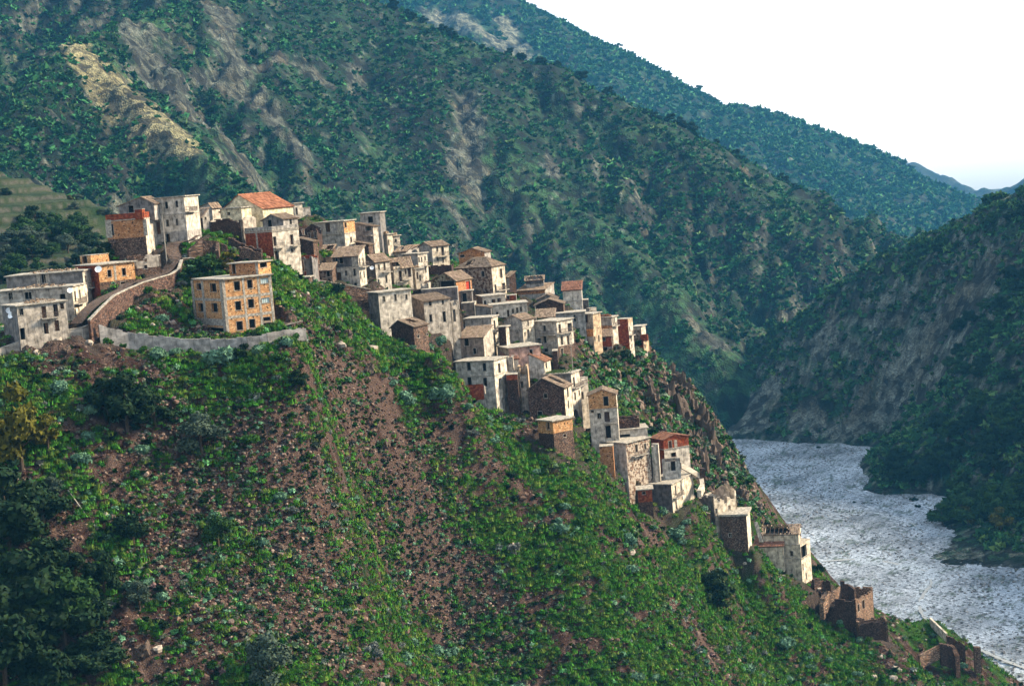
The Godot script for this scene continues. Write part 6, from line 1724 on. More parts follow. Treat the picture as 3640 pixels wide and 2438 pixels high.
	h = house("low brown stone shed under the grey skyline house", "shed", "shed", Vector3(-29.71, -14.82, -388.00), -20.0)
	block(h, Vector3(0.00, 0.00, 0.00), 0.0, 3.11, 2.35, 2.13, {"roof": ["shedA", 0.73], "a": [[0, "stoned"]], "b": [[0, "stone"]], "c": "stone", "deep": 6})
	h = house("narrow tiled stone house at the end of the upper row, left of the red balcony", "house", "house", Vector3(-26.49, -16.31, -404.00), -35.0)
	block(h, Vector3(0.00, 0.00, 0.00), 0.0, 1.95, 2.00, 4.99, {"roof": ["flat", "rubble"], "a": [[0, "stain"]], "b": [[0, "cream"]], "c": "cream", "wb": [[0.38, 2.55, 0.45, 1.23, "d"]], "deep": 6})
	h = house("narrow beige house with red brick balcony on the upper skyline", "house", "house", Vector3(-25.59, -14.96, -412.00), -45.0)
	block(h, Vector3(0.00, 0.00, 0.00), 0.0, 1.04, 2.00, 2.93, {"roof": ["flat", "rubble"], "a": [[0, "cream"]], "b": [[0, "stain"]], "c": "stain", "wb": [[0.64, 1.41, 0.7, 0.84, "o"]], "bal": [["b", 0.05, 1.45, 0.65]], "deep": 6})
	h = house("low house with collapsed red tile roof on the upper skyline", "house", "house", Vector3(-23.11, -16.89, -412.00), -20.0)
	block(h, Vector3(0.00, 0.00, 0.00), 0.0, 2.61, 8.40, 1.11, {"roof": ["shedB", 1], "a": [[0, "stain"]], "b": [[0, "grey"]], "c": "grey", "hole": [0.3, 0.6, 0.3, 0.8], "deep": 6})
	h = house("long white house with dark upper floor and corner balcony in the middle row", "house", "house", Vector3(-30.40, -20.53, -366.00), -20.0)
	block(h, Vector3(0.00, 0.00, 0.00), 0.0, 5.83, 3.60, 6.48, {"roof": ["shedB", 1.7], "a": [[4.24, "black"], [-99, "white"]], "b": [[0, "white"]], "c": "white", "wa": [[4.93, 5.14, 0.45, 1.21, "o"], [3.88, 5.07, 0.81, 1.28, "o"], [3.01, 2.46, 0.45, 1.01], [1.04, 2.28, 0.51, 1.48], [4.71, 1.27, 1.03, 1.96, "d"], [1.1, 0.33, 0.59, 0.5, "o"]], "wb": [[0.56, 4.13, 0.48, 1.68, "d"], [2.38, 4.39, 0.48, 1.42, "d"], [0.48, 1.64, 0.48, 1.41], [2.27, 1.69, 0.48, 1.35]], "bal": [["b", 0.05, 3.55, 4.04]], "corn": [4.17], "ca": [[0.82, 4.25, 1.36, 2.29]], "deep": 6})
	h = house("ruined blotchy house with sagging tile roof in front of the dark upper floor", "house", "house", Vector3(-35.58, -18.46, -361.00), -6.0)
	block(h, Vector3(0.00, 0.00, 0.00), 0.0, 4.14, 5.00, 2.06, {"roof": ["shedB", 1.2], "a": [[0, "peel"]], "b": [[0, "stone"]], "c": "stone", "wa": [[0.79, 0.79, 0.64, 1.13, "o"], [0.73, -0.24, 0.67, 0.56, "o"], [3.56, 0.47, 0.45, 1.66, "o"]], "hole": [0, 0.3, 0.2, 0.9], "deep": 6})
	h = house("white tiled house with brown side wall, red door and iron balcony", "house", "house", Vector3(-27.74, -21.45, -376.00), -46.0)
	block(h, Vector3(0.00, 0.00, 0.00), 0.0, 4.24, 4.16, 5.34, {"roof": ["gableA", 0.48, 1.47], "a": [[0, "brown"]], "b": [[0, "white"]], "c": "white", "wa": [[2.53, -0.11, 1.45, 2.01, "d"]], "wb": [[1, 3.54, 0.45, 1.18, "d"], [2.58, 3.27, 0.45, 1.73, "d"], [2.78, 0.65, 0.51, 1.44], [0.56, 0.53, 0.45, 1.01]], "bal": [["b", 1.64, 4.11, 2.96]], "deep": 6})
	h = house("cream house with half collapsed tile roof and two small balconies", "house", "house", Vector3(-24.48, -21.88, -384.00), -58.0)
	block(h, Vector3(0.00, 0.00, 0.00), 0.0, 2.26, 4.66, 4.05, {"roof": ["gableA", 0.41, 1.85], "a": [[0, "brown"]], "b": [[0, "cream"]], "c": "cream", "wb": [[1.64, 0.61, 0.8, 2.42, "d"], [3, 2.12, 0.45, 1.07, "d"], [3.95, 1.42, 0.8, 2.17, "s"]], "bal": [["b", 0.94, 1.91, 0.68], ["b", 1.98, 3.93, 0.95]], "hole": [0, 0.35, 0, 0.6], "deep": 6})
	h = house("tall narrow white house with many slit windows and slab roof", "house", "house", Vector3(-19.43, -22.12, -394.00), -36.0)
	block(h, Vector3(0.00, 0.00, 0.00), 0.0, 4.43, 3.45, 6.21, {"roof": ["flat"], "a": [[0, "grey"]], "b": [[0, "white"]], "c": "white", "wb": [[0.38, 4.4, 0.45, 1.06, "d"], [1.32, 4.31, 0.45, 1.12, "d"], [2.56, 4.64, 0.45, 0.89, "d"], [0.38, 2.56, 0.45, 0.71], [1.34, 1.73, 0.45, 1.06], [2.45, 1.9, 0.45, 1.07]], "bal": [["b", 2.08, 3.15, 3.35]], "deep": 6})
	h = house("pale skyline house with tiled left half, slab roof and corner balcony", "house", "house", Vector3(-16.94, -19.25, -414.00), -50.0)
	block(h, Vector3(0.00, 0.00, 0.00), 0.0, 4.90, 5.01, 4.03, {"roof": ["gableA", 0.53, 1.05], "a": [[0, "grey"]], "b": [[0, "cream"]], "c": "cream", "wb": [[1.56, 2.7, 0.47, 1.06, "o"], [3.14, 1.66, 0.8, 2.05, "d"], [1.44, 0.42, 0.51, 0.74, "o"], [3.02, -0.01, 0.45, 1.12]], "bal": [["b", 1.02, 4.55, 1.52]], "deep": 6})
	h = house("roofless dark stone enclosure with sloping top below the skyline balcony", "ruined_house", "house", Vector3(-12.32, -21.36, -400.00), -5.0)
	block(h, Vector3(0.00, 0.00, 0.00), 0.0, 5.24, 5.00, 2.12, {"roof": ["none"], "a": [[0, "stoned"]], "b": [[0, "stoned"]], "c": "stoned", "deep": 6})
	h = house("large brown stone house with holed tile roof and brick gable behind", "house", "house", Vector3(-3.26, -26.43, -400.00), -30.0)
	block(h, Vector3(0.00, 0.00, 0.00), 0.0, 9.49, 6.04, 5.98, {"roof": ["hip", 2.2], "a": [[0, "peel"]], "b": [[0, "cream"]], "c": "cream", "wa": [[7, 3.99, 0.84, 1.18, "o"], [2.37, 3.88, 0.83, 1.26, "o"]], "wb": [[4.14, 3.13, 1.08, 2.09, "d"], [1.13, -0.15, 0.8, 2.02, "d"], [4.83, 0.25, 1.44, 1.64, "d"]], "bal": [["b", 1.16, 5.99, 0.43]], "hole": [0.12, 0.38, 0.2, 0.75], "deep": 6})
	block(h, Vector3(-4.71, 6.79, -5.36), 10.0, 6.42, 4.00, 2.45, {"roof": ["gableA", 0.45, 0.99], "a": [[0, "brick"]], "b": [[0, "grey"]], "c": "grey", "wa": [[5.53, 1.53, 1.08, 0.55, "o"]], "deep": 3})
	h = house("dark gabled house squeezed behind the brown stone house", "house", "house", Vector3(0.55, -27.30, -414.00), -50.0)
	block(h, Vector3(0.00, 0.00, 0.00), 0.0, 1.74, 2.05, 3.45, {"roof": ["shedB", 1], "a": [[0, "grey"]], "b": [[0, "stoned"]], "c": "stoned", "deep": 6})
	h = house("gabled house with mossy pale front and red painted panel on its brick side", "house", "house", Vector3(-11.21, -24.91, -387.00), -30.0)
	block(h, Vector3(0.00, 0.00, 0.00), 0.0, 7.09, 6.70, 2.79, {"roof": ["gableA", 0.37, 1.77], "a": [[0, "moss"]], "b": [[0, "brick"]], "c": "brick", "wa": [[2.21, 1.48, 3.67, 1.4, "o"]], "wb": [[5.07, 0.2, 1.85, 2.02, "r"]], "deep": 6})
	block(h, Vector3(3.79, -1.44, 5.89), 27.0, 7.78, 3.00, 3.17, {"roof": ["flatthin"], "a": [[0, "purple"]], "b": [[0, "dark"]], "c": "dark", "deep": 6})
	block(h, Vector3(2.31, -2.52, -2.49), 27.0, 3.06, 3.00, 2.71, {"roof": ["flat"], "a": [[0, "brown"]], "b": [[0, "dark"]], "c": "dark", "wa": [[1.65, 0.39, 0.96, 1.92, "o"]], "deep": 6})
	h = house("smooth white and grey house with three small square windows above the slope", "house", "house", Vector3(-26.19, -29.55, -356.00), -60.0)
	block(h, Vector3(0.00, 0.00, 0.00), 0.0, 4.76, 7.44, 7.95, {"roof": ["flat"], "a": [[0, "dark"]], "b": [[0, "white2"]], "c": "white2", "wa": [[3.65, 2.38, 1.67, 1.3, "o"]], "wb": [[1.23, 6.05, 0.48, 1.12], [3.83, 6.02, 0.5, 1.29], [6.32, 6.04, 0.47, 1]], "deep": 6})
	h = house("weathered beige house with long tile roof sloping down to its front", "house", "house", Vector3(-17.45, -29.17, -362.00), -58.0)
	block(h, Vector3(0.00, 0.00, 0.00), 0.0, 5.32, 6.20, 4.72, {"roof": ["shedA", 1.08], "a": [[0, "brown"]], "b": [[0, "stain"]], "c": "stain", "wb": [[1.53, 3.67, 0.61, 0.98, "o"], [4.55, 3.67, 0.45, 0.99, "o"], [1.39, 0.33, 0.63, 1.56, "o"], [4.6, -0.04, 0.75, 2.22, "d"]], "deep": 8})
	h = house("narrow weathered pillar-like house between the long tile roof and the grey drain", "ruined_house", "house", Vector3(-12.11, -31.53, -366.00), -55.0)
	block(h, Vector3(0.00, 0.00, 0.00), 0.0, 1.03, 2.09, 6.41, {"roof": ["none"], "a": [[0, "stain"]], "b": [[0, "stain"]], "c": "stain", "wb": [[0.68, 2.07, 0.8, 2.56, "d"]], "deep": 6})
	h = house("small stone barn with broken gable roof above two round bushes", "barn", "barn", Vector3(-19.17, -32.08, -347.00), -32.0)
	block(h, Vector3(0.00, 0.00, 0.00), 0.0, 5.41, 4.97, 3.89, {"roof": ["gableA", 0.64, 1.35], "a": [[0, "stoned"]], "b": [[0, "stone"]], "c": "stone", "wb": [[1.44, 1.47, 0.6, 0.63, "o"], [4.59, 1.56, 0.47, 0.5, "o"]], "hole": [0.3, 0.7, 0.4, 0.9], "deep": 6})
	h = house("white terrace house with three tall doors and a baluster terrace", "house", "house", Vector3(-0.64, -29.48, -392.00), 12.0)
	block(h, Vector3(0.00, 0.00, 0.00), 0.0, 5.24, 6.00, 3.00, {"roof": ["flat"], "a": [[0, "white"]], "b": [[0, "grey"]], "c": "grey", "wa": [[4.67, 1.09, 0.45, 1.05, "o"], [2.76, 0.27, 0.8, 1.99, "d"], [1.48, 0.44, 0.8, 1.93, "d"]], "deep": 6})
	block(h, Vector3(3.39, 1.07, -4.39), -15.0, 2.23, 3.00, 1.34, {"roof": ["flatthin"], "a": [[0, "redbrick"]], "b": [[0, "dark"]], "c": "dark", "wa": [[1.79, 0.51, 0.45, 1.1, "o"]], "deep": 6})
	h = house("long low white house with a row of small windows and a brick corner", "house", "house", Vector3(3.99, -30.90, -386.00), 4.0)
	block(h, Vector3(0.00, 0.00, 0.00), 0.0, 8.04, 7.00, 2.71, {"roof": ["flat"], "a": [[0, "white"]], "b": [[0, "grey"]], "c": "grey", "wa": [[6.71, 0.74, 0.45, 0.5, "o"], [4.28, 0.02, 0.45, 1.48, "d"], [3.23, 0.66, 0.45, 0.99], [2.24, 0.67, 0.45, 1.13], [1.43, 0.9, 0.45, 1.07]], "ca": [[0.45, 0.26, 0.65, 2.42]], "deep": 6})
	h = house("grey gabled house with orange brick panel beside its upper doorway", "house", "house", Vector3(2.53, -35.76, -377.00), -36.0)
	block(h, Vector3(0.00, 0.00, 0.00), 0.0, 4.87, 4.45, 4.63, {"roof": ["gableA", 0.48, 1.03], "a": [[0, "grey"]], "b": [[2.73, "white"], [-99, "cream"]], "c": "white", "wb": [[2.15, 3.12, 0.56, 1.52, "d"], [0.7, 1.19, 0.46, 0.7], [1.96, 0.43, 0.8, 1.89, "d"]], "corn": [2.7], "cb": [[0.83, 2.6, 1.76, 2.02]], "deep": 6})
	h = house("three-storey rounded corner house with wraparound balcony and stone base", "house", "house", Vector3(9.89, -39.15, -378.00), -38.0)
	block(h, Vector3(0.00, 0.00, 0.00), 0.0, 5.85, 5.89, 6.98, {"roof": ["flat"], "a": [[0, "stain"]], "b": [[1.52, "white2"], [-99, "stone"]], "c": "white2", "wa": [[3.35, 4.88, 0.73, 1.29, "o"], [3.46, 2.36, 0.84, 1.41, "o"], [5.04, 2.25, 0.95, 1.12, "o"], [3.42, 0.42, 1.09, 0.71, "o"]], "wb": [[1.04, 4.37, 0.8, 1.87, "d"], [4.74, 4.19, 1.48, 1.91, "o"], [1.49, 1.74, 0.84, 1.93, "d"], [3.77, 1.51, 0.8, 1.94, "d"], [1.18, -0.86, 0.92, 1.88, "d"]], "bal": [["b", 0.05, 5.45, 4.32], ["a", 0.31, 4.5, 4.19]], "cb": [[4.84, 1.34, 0.79, 2.42]], "deep": 9})
	h = house("tall grey slab-roofed house with white corner, dark lean-to behind", "house", "house", Vector3(-3.99, -37.95, -372.00), -16.0)
	block(h, Vector3(0.00, 0.00, 0.00), 0.0, 5.84, 4.89, 8.22, {"roof": ["flat"], "a": [[0, "grey"]], "b": [[0, "white"]], "c": "white", "wb": [[2.22, 5.51, 1.3, 1.91, "d"], [1.37, 2.53, 0.94, 1.45, "d"]], "bal": [["b", 0.19, 3.8, 5.15], ["b", 0.05, 4.2, 2.85]], "deep": 8})
	block(h, Vector3(-3.07, 7.06, -10.56), 12.0, 3.34, 4.00, 2.55, {"roof": ["shedA", 0.62], "a": [[0, "dark"]], "b": [[0, "dark"]], "c": "dark", "deep": 3})
	block(h, Vector3(-6.61, 7.26, -10.59), 12.0, 2.97, 4.00, 3.61, {"roof": ["flatthin"], "a": [[0, "brown"]], "b": [[0, "white"]], "c": "white", "deep": 3})
	h = house("low brown house with sloping tile roof and square black window above the round bush", "house", "house", Vector3(-5.89, -36.97, -365.00), -22.0)
	block(h, Vector3(0.00, 0.00, 0.00), 0.0, 5.55, 5.48, 3.96, {"roof": ["shedB", 1.8], "a": [[0, "brown"]], "b": [[0, "stain"]], "c": "stain", "wa": [[3.83, 2.24, 0.99, 1.57, "o"], [2.16, 0.49, 0.7, 1.22, "o"]], "deep": 6})
	h = house("narrow dark stone tower with small pale slab on top", "tower", "tower", Vector3(-1.09, -38.09, -372.00), -20.0)
	block(h, Vector3(0.00, 0.00, 0.00), 0.0, 1.58, 2.00, 6.16, {"roof": ["flat"], "a": [[0, "stoned"]], "b": [[0, "white"]], "c": "white", "deep": 8})
	h = house("low pink house with wide pale slab roof behind a yellowing bush", "house", "house", Vector3(5.87, -38.25, -369.00), 20.0)
	block(h, Vector3(0.00, 0.00, 0.00), 0.0, 7.12, 7.00, 2.22, {"roof": ["flat"], "a": [[0, "pink"]], "b": [[0, "grey"]], "c": "grey", "wa": [[2.14, 0.49, 0.65, 0.98, "o"]], "deep": 6})
	h = house("dark red stone gable house under the pale tower", "house", "house", Vector3(12.45, -32.28, -404.00), -5.0)
	block(h, Vector3(0.00, 0.00, 0.00), 0.0, 6.57, 6.00, 1.90, {"roof": ["gableA", 0.48, 1.2], "a": [[0, "stoned"]], "b": [[0, "stone"]], "c": "stone", "deep": 6})
	h = house("small dark gable roof rising behind the red stone gable", "house", "house", Vector3(11.32, -30.98, -412.00), -5.0)
	block(h, Vector3(0.00, 0.00, 0.00), 0.0, 4.66, 6.00, 1.32, {"roof": ["gableA", 0.45, 1.02], "a": [[0, "dark"]], "b": [[0, "dark"]], "c": "dark", "deep": 6})
	h = house("ruined skyline house with brick band and bare roof frame", "house", "house", Vector3(8.83, -30.19, -420.00), -20.0)
	block(h, Vector3(0.00, 0.00, 0.00), 0.0, 7.03, 7.15, 2.32, {"roof": ["shedB", 1], "a": [[1.39, "brick"], [-99, "grey"]], "b": [[0, "grey"]], "c": "grey", "deep": 6})
	block(h, Vector3(-1.39, 2.07, -3.75), 17.0, 4.36, 4.00, 2.39, {"roof": ["shedB", 0.8], "a": [[1.52, "black"], [-99, "grey"]], "b": [[0, "grey"]], "c": "grey", "hole": [0.1, 0.9, 0.1, 0.8], "deep": 0})
	h = house("pale square tower house with red tile cap on the skyline", "house", "house", Vector3(17.35, -33.15, -416.00), -5.0)
	block(h, Vector3(0.00, 0.00, 0.00), 0.0, 4.44, 5.00, 4.93, {"roof": ["shedB", 1.6], "a": [[0, "white2"]], "b": [[0, "grey"]], "c": "grey", "corn": [2.26], "tile": "redtile", "deep": 6})
	block(h, Vector3(1.33, -0.36, -3.13), 2.0, 1.50, 4.00, 2.37, {"roof": ["flatthin"], "a": [[0, "black"]], "b": [[0, "dark"]], "c": "dark", "deep": 6})
	h = house("dark tiled stone hut in front of the red stone gable", "house", "house", Vector3(9.80, -32.87, -392.00), -6.0)
	block(h, Vector3(0.00, 0.00, 0.00), 0.0, 4.04, 5.00, 0.65, {"roof": ["shedB", 1.4], "a": [[0, "stoned"]], "b": [[0, "stone"]], "c": "stone", "deep": 6})
	h = house("stepped house with pale slabs above a brick lower storey and tan brick bay", "house", "house", Vector3(18.87, -42.76, -404.00), -34.0)
	block(h, Vector3(0.00, 0.00, 0.00), 0.0, 4.77, 3.67, 5.95, {"roof": ["none0"], "a": [[4.22, "brick"], [-99, "grey"]], "b": [[0, "tan"]], "c": "tan", "wb": [[0.38, 3.2, 0.45, 1, "o"], [2.22, 2.76, 0.54, 1.52, "d"]], "deep": 6})
	block(h, Vector3(-0.94, 6.74, -1.78), 4.0, 5.61, 4.00, 2.47, {"roof": ["flat"], "a": [[0, "grey"]], "b": [[0, "tan"]], "c": "tan", "wa": [[4.77, 0.9, 0.45, 1.53, "o"], [1.69, 0.59, 0.85, 1.74, "d"]], "ca": [[0.67, 0.22, 1.09, 2.2]], "deep": 6})
	block(h, Vector3(0.78, 7.52, 4.30), 32.0, 7.92, 5.00, 2.84, {"roof": ["flat"], "a": [[0, "grey"]], "b": [[0, "white"]], "c": "white", "wa": [[2.41, 0.86, 0.45, 1.55, "o"]], "deep": 6})
	h = house("grey and brick house with broad pale slab and red brick bay on stilts", "house", "house", Vector3(23.88, -39.87, -414.00), -26.0)
	block(h, Vector3(0.00, 0.00, 0.00), 0.0, 4.41, 3.36, 4.52, {"roof": ["flat", "tiles"], "a": [[2.66, "grey"], [-99, "brick"]], "b": [[0, "white"]], "c": "white", "wb": [[0.74, 2.8, 0.45, 1.44, "d"], [1.76, 2.79, 0.45, 1.45, "d"]], "bal": [["b", 0.05, 2.86, 2.43]], "deep": 6})
	block(h, Vector3(2.04, -2.89, 5.68), 22.0, 2.34, 5.00, 3.61, {"roof": ["shedB", 1.2], "a": [[1.15, "redbrick"], [-99, "grey"]], "b": [[0, "stain"]], "c": "stain", "wa": [[1.85, 2.61, 0.68, 0.98, "o"], [1.72, 0.26, 0.95, 0.88, "o"]], "deep": 6})
	h = house("tall red brick side-wall house with white front near the right end", "house", "house", Vector3(28.15, -43.12, -421.00), -26.0)
	block(h, Vector3(0.00, 0.00, 0.00), 0.0, 2.85, 2.92, 6.48, {"roof": ["flatthin"], "a": [[0, "redbrick"]], "b": [[5.3, "tan"], [-99, "white"]], "c": "tan", "wb": [[0.66, 3.51, 0.5, 1.04, "d"], [1.13, 0.99, 0.59, 1.24, "d"], [1.33, -0.5, 0.5, 0.68]], "bal": [["b", 0.05, 2.16, 2.54]], "deep": 8})
	h = house("last house on the skyline, brick rooms on concrete stilts", "house", "house", Vector3(32.00, -45.72, -428.00), -30.0)
	block(h, Vector3(0.00, 0.00, 0.00), 0.0, 2.83, 3.11, 2.66, {"roof": ["none0"], "a": [[0, "redbrick"]], "b": [[0, "tan"]], "c": "tan", "wb": [[0.68, 1, 0.6, 0.92, "o"]], "deep": 0})
	block(h, Vector3(-1.56, 2.59, -2.56), 10.0, 2.14, 4.00, 3.46, {"roof": ["flat"], "a": [[2.77, "white2"], [-99, "peel"]], "b": [[0, "white2"]], "c": "white2", "wa": [[1.69, 1.82, 0.59, 0.92, "o"]], "deep": 0})
	block(h, Vector3(0.53, 2.68, -1.46), 22.0, 1.71, 2.00, 1.47, {"roof": ["none0"], "a": [[0, "redbrick"]], "b": [[0, "redbrick"]], "c": "redbrick", "deep": 0})
	block(h, Vector3(-1.04, -2.45, -1.71), 5.0, 1.03, 3.00, 2.23, {"roof": ["flatthin"], "a": [[0, "grey"]], "b": [[0, "grey"]], "c": "grey", "wa": [[0.66, 0.31, 0.45, 1.73, "o"]], "deep": 4})
	block(h, Vector3(-4.09, -2.62, -3.41), 5.0, 0.55, 3.00, 2.24, {"roof": ["flatthin"], "a": [[0, "dark"]], "b": [[0, "dark"]], "c": "dark", "deep": 4})
	h = house("white and grey slab-roofed house on the slope with four dark windows", "house", "house", Vector3(-4.07, -47.75, -356.00), -24.0)
	block(h, Vector3(0.00, 0.00, 0.00), 0.0, 8.56, 6.40, 10.52, {"roof": ["flat"], "a": [[0, "streak"]], "b": [[0, "white2"]], "c": "white2", "wa": [[5.64, 8.73, 0.84, 1.62, "o"], [2.13, 8.5, 0.76, 1.64, "o"], [5.77, 5.67, 0.97, 1.62, "o"], [2.23, 5.32, 0.83, 1.78, "o"]], "wb": [[2.58, 7.7, 1.09, 1.96, "d"], [2.42, 4.4, 1.22, 2.21, "d"], [3.29, 0.25, 1.14, 2.22, "d"]], "corn": [7.51], "deep": 8})
	block(h, Vector3(-0.12, 5.47, 5.52), 28.0, 4.23, 2.00, 0.92, {"roof": ["none0"], "a": [[0, "redbrick"]], "b": [[0, "redbrick"]], "c": "redbrick", "deep": 2})
	h = house("tiny red brick outhouse with one small window at the slope edge", "outhouse", "shed", Vector3(-11.03, -41.54, -344.00), -25.0)
	block(h, Vector3(0.00, 0.00, 0.00), 0.0, 1.15, 2.00, 2.32, {"roof": ["none0"], "a": [[0, "redbrick"]], "b": [[0, "brick"]], "c": "brick", "wa": [[0.38, 1.81, 0.45, 0.69, "o"]], "deep": 6})
	h = house("white house with dark red tile roof between the slab house and grey gable", "house", "house", Vector3(1.00, -41.48, -365.00), 8.0)
	block(h, Vector3(0.00, 0.00, 0.00), 0.0, 2.65, 6.00, 3.33, {"roof": ["shedB", 1], "a": [[0, "white2"]], "b": [[0, "grey"]], "c": "grey", "wa": [[2.09, 0.55, 0.47, 1.65, "d"]], "tile": "redtile", "deep": 6})
	h = house("narrow dark stone house with red brick top and green ledge at its foot", "house", "house", Vector3(0.55, -48.84, -358.00), -2.0)
	block(h, Vector3(0.00, 0.00, 0.00), 0.0, 2.31, 5.00, 8.25, {"roof": ["flatthin"], "a": [[7.16, "redbrick"], [-99, "stoned"]], "b": [[0, "stone"]], "c": "stone", "deep": 8})
	h = house("grey gabled house with orange tiles and cream front", "house", "house", Vector3(6.38, -43.38, -367.00), -18.0)
	block(h, Vector3(0.00, 0.00, 0.00), 0.0, 5.52, 4.60, 4.06, {"roof": ["gableA", 0.56, 1.62], "a": [[0, "streak"]], "b": [[0, "cream"]], "c": "cream", "wa": [[2.74, -0.06, 1.03, 0.61, "o"]], "wb": [[1.32, 2.41, 1.01, 1.17, "d"]], "tile": "orange2", "deep": 6})
	h = house("small half-ruined brick house with open balcony in front of the grey gable", "ruined_house", "house", Vector3(2.75, -44.52, -361.00), -4.0)
	block(h, Vector3(0.00, 0.00, 0.00), 0.0, 2.06, 4.00, 5.20, {"roof": ["none"], "a": [[3.01, "peel"], [-99, "stain"]], "b": [[0, "tan"]], "c": "tan", "wa": [[1.19, 3.19, 1.44, 1.63, "o"], [1.39, 0.67, 0.51, 1.41, "o"]], "deep": 6})
	h = house("white-fronted house with grass growing on its slab roof", "house", "house", Vector3(11.64, -48.36, -363.00), -22.0)
	block(h, Vector3(0.00, 0.00, 0.00), 0.0, 5.80, 5.16, 6.43, {"roof": ["flat", "grass"], "a": [[0, "dark"]], "b": [[0, "white2"]], "c": "white2", "wa": [[4.36, 4.46, 1.1, 1.21, "o"]], "wb": [[1.49, 3.42, 1, 2.08, "d"], [1.48, 0.7, 0.85, 1.6], [4.13, 1.26, 0.71, 1.08]], "bal": [["b", 0.05, 5.11, 3.38]], "deep": 8})
	h = house("big dark stone house with fallen rafters on its open gable roof", "house", "house", Vector3(9.71, -49.73, -354.00), -16.0)
	block(h, Vector3(0.00, 0.00, 0.00), 0.0, 7.57, 6.32, 6.08, {"roof": ["gableA", 0.58, 2.15], "a": [[0, "stone2"]], "b": [[0, "cream"]], "c": "cream", "wa": [[3.96, 4.15, 0.69, 0.93, "o"], [5.43, 0.48, 0.95, 1.02, "o"]], "wb": [[2.82, 3.73, 1.15, 1.95, "d"], [2.65, 1.46, 1.02, 1.62, "d"]], "hole": [0.35, 0.75, 0.2, 0.95], "deep": 8})
	h = house("small two-tone cube house, orange brick above dark stone", "house", "house", Vector3(6.66, -54.12, -342.00), -50.0)
	block(h, Vector3(0.00, 0.00, 0.00), 0.0, 4.44, 5.22, 5.52, {"roof": ["flat"], "a": [[3.03, "brickt"], [-99, "stoned"]], "b": [[3.11, "brickt"], [-99, "stone"]], "c": "brickt", "wa": [[1.46, 3.85, 0.84, 1.39, "o"]], "wb": [[2.88, 1.96, 0.76, 0.61, "o"]], "deep": 6})
	h = house("tall narrow house with orange brick gable above two white storeys", "house", "house", Vector3(20.58, -56.18, -362.00), -5.0)
	block(h, Vector3(0.00, 0.00, 0.00), 0.0, 5.81, 6.00, 9.34, {"roof": ["gableA", 0.48, 1.14], "a": [[6.43, "brickt"], [-99, "white2"]], "b": [[0, "white"]], "c": "white", "wa": [[2.18, 7.06, 1, 1.93, "o"], [3.82, 4.51, 0.7, 1.13], [2.2, 3.73, 1.02, 2.07, "d"], [2.18, 0.29, 1.06, 2.6, "o"], [5.15, 5.88, 0.5, 0.5, "o"]], "bal": [["a", 0.22, 2.81, 3.49]], "corn": [6.43], "deep": 8})
	h = house("dark stone shed with fallen red roof beside the tall brick gable house", "ruined_shed", "shed", Vector3(25.29, -55.12, -367.00), -5.0)
	block(h, Vector3(0.00, 0.00, 0.00), 0.0, 4.56, 5.00, 2.19, {"roof": ["none"], "a": [[0, "stone2"]], "b": [[0, "stone"]], "c": "stone", "deep": 6})
	h = house("low white terrace block with thick slab and open front", "house", "house", Vector3(26.79, -57.01, -366.00), 2.0)
	block(h, Vector3(0.00, 0.00, 0.00), 0.0, 6.31, 6.00, 1.94, {"roof": ["flat"], "a": [[0, "white2"]], "b": [[0, "white"]], "c": "white", "wa": [[4.92, 0.53, 2.44, 0.5, "o"]], "deep": 6})
	h = house("pale concrete house with brick balcony and peeled stone front", "house", "house", Vector3(21.56, -64.34, -358.00), -44.0)
	block(h, Vector3(0.00, 0.00, 0.00), 0.0, 6.81, 7.62, 7.66, {"roof": ["flat"], "a": [[0, "streak"]], "b": [[0, "peelw"]], "c": "peelw", "wb": [[3.29, 5.38, 0.86, 1.54, "d"], [6.13, 5.46, 0.72, 1.17]], "bal": [["b", 1.67, 6.11, 4.72]], "deep": 9})
	block(h, Vector3(0.03, 5.03, 4.14), 38.0, 2.74, 3.00, 2.81, {"roof": ["flatthin"], "a": [[0, "brick"]], "b": [[0, "brick"]], "c": "brick", "deep": 5})
	h = house("red brick gabled house with concrete posts above a white ground floor", "house", "house", Vector3(30.55, -64.01, -373.00), -62.0)
	block(h, Vector3(0.00, 0.00, 0.00), 0.0, 4.97, 6.47, 5.10, {"roof": ["gableB", 0.46, 0.76], "a": [[0, "redbrick"]], "b": [[2.96, "redbrick"], [-99, "white2"]], "c": "redbrick", "wb": [[2.33, 1.09, 1.23, 0.9, "o"], [1.66, 2.91, 0.8, 1.72, "d"]], "corn": [2.96], "cb": [[3.06, 2.53, 0.75, 2.13]], "tile": "redtile", "deep": 8})
	h = house("roofless grey porch ruin with a tall doorway in front of the red gable", "ruined_house", "house", Vector3(33.09, -64.52, -365.00), -5.0)
	block(h, Vector3(0.00, 0.00, 0.00), 0.0, 3.82, 4.00, 2.15, {"roof": ["none0"], "a": [[0, "streak"]], "b": [[0, "grey"]], "c": "grey", "wa": [[1.53, 0.16, 0.93, 2.14, "o"]], "deep": 6})
	h = house("freestanding leaning white wall beside the peeled stone house", "wall_remnant", "wall", Vector3(28.54, -63.61, -363.00), -10.0)
	block(h, Vector3(0.00, 0.00, 0.00), 0.0, 1.45, 2.00, 5.40, {"roof": ["none"], "a": [[0, "white2"]], "b": [[0, "white2"]], "c": "white2", "deep": 6})
	h = house("long pale flat-roofed house with grass behind it on the lower spur", "house", "house", Vector3(30.43, -72.31, -360.00), -26.0)
	block(h, Vector3(0.00, 0.00, 0.00), 0.0, 5.74, 13.00, 6.00, {"roof": ["flat"], "a": [[0, "black"]], "b": [[0, "cream"]], "c": "cream", "wb": [[2.29, 3.26, 0.77, 2.05, "d"], [2.04, 0.42, 0.77, 1.81, "d"], [5.43, 3.73, 0.52, 1.34, "d"]], "bal": [["b", 0.44, 5.21, 3.03]], "deep": 8})
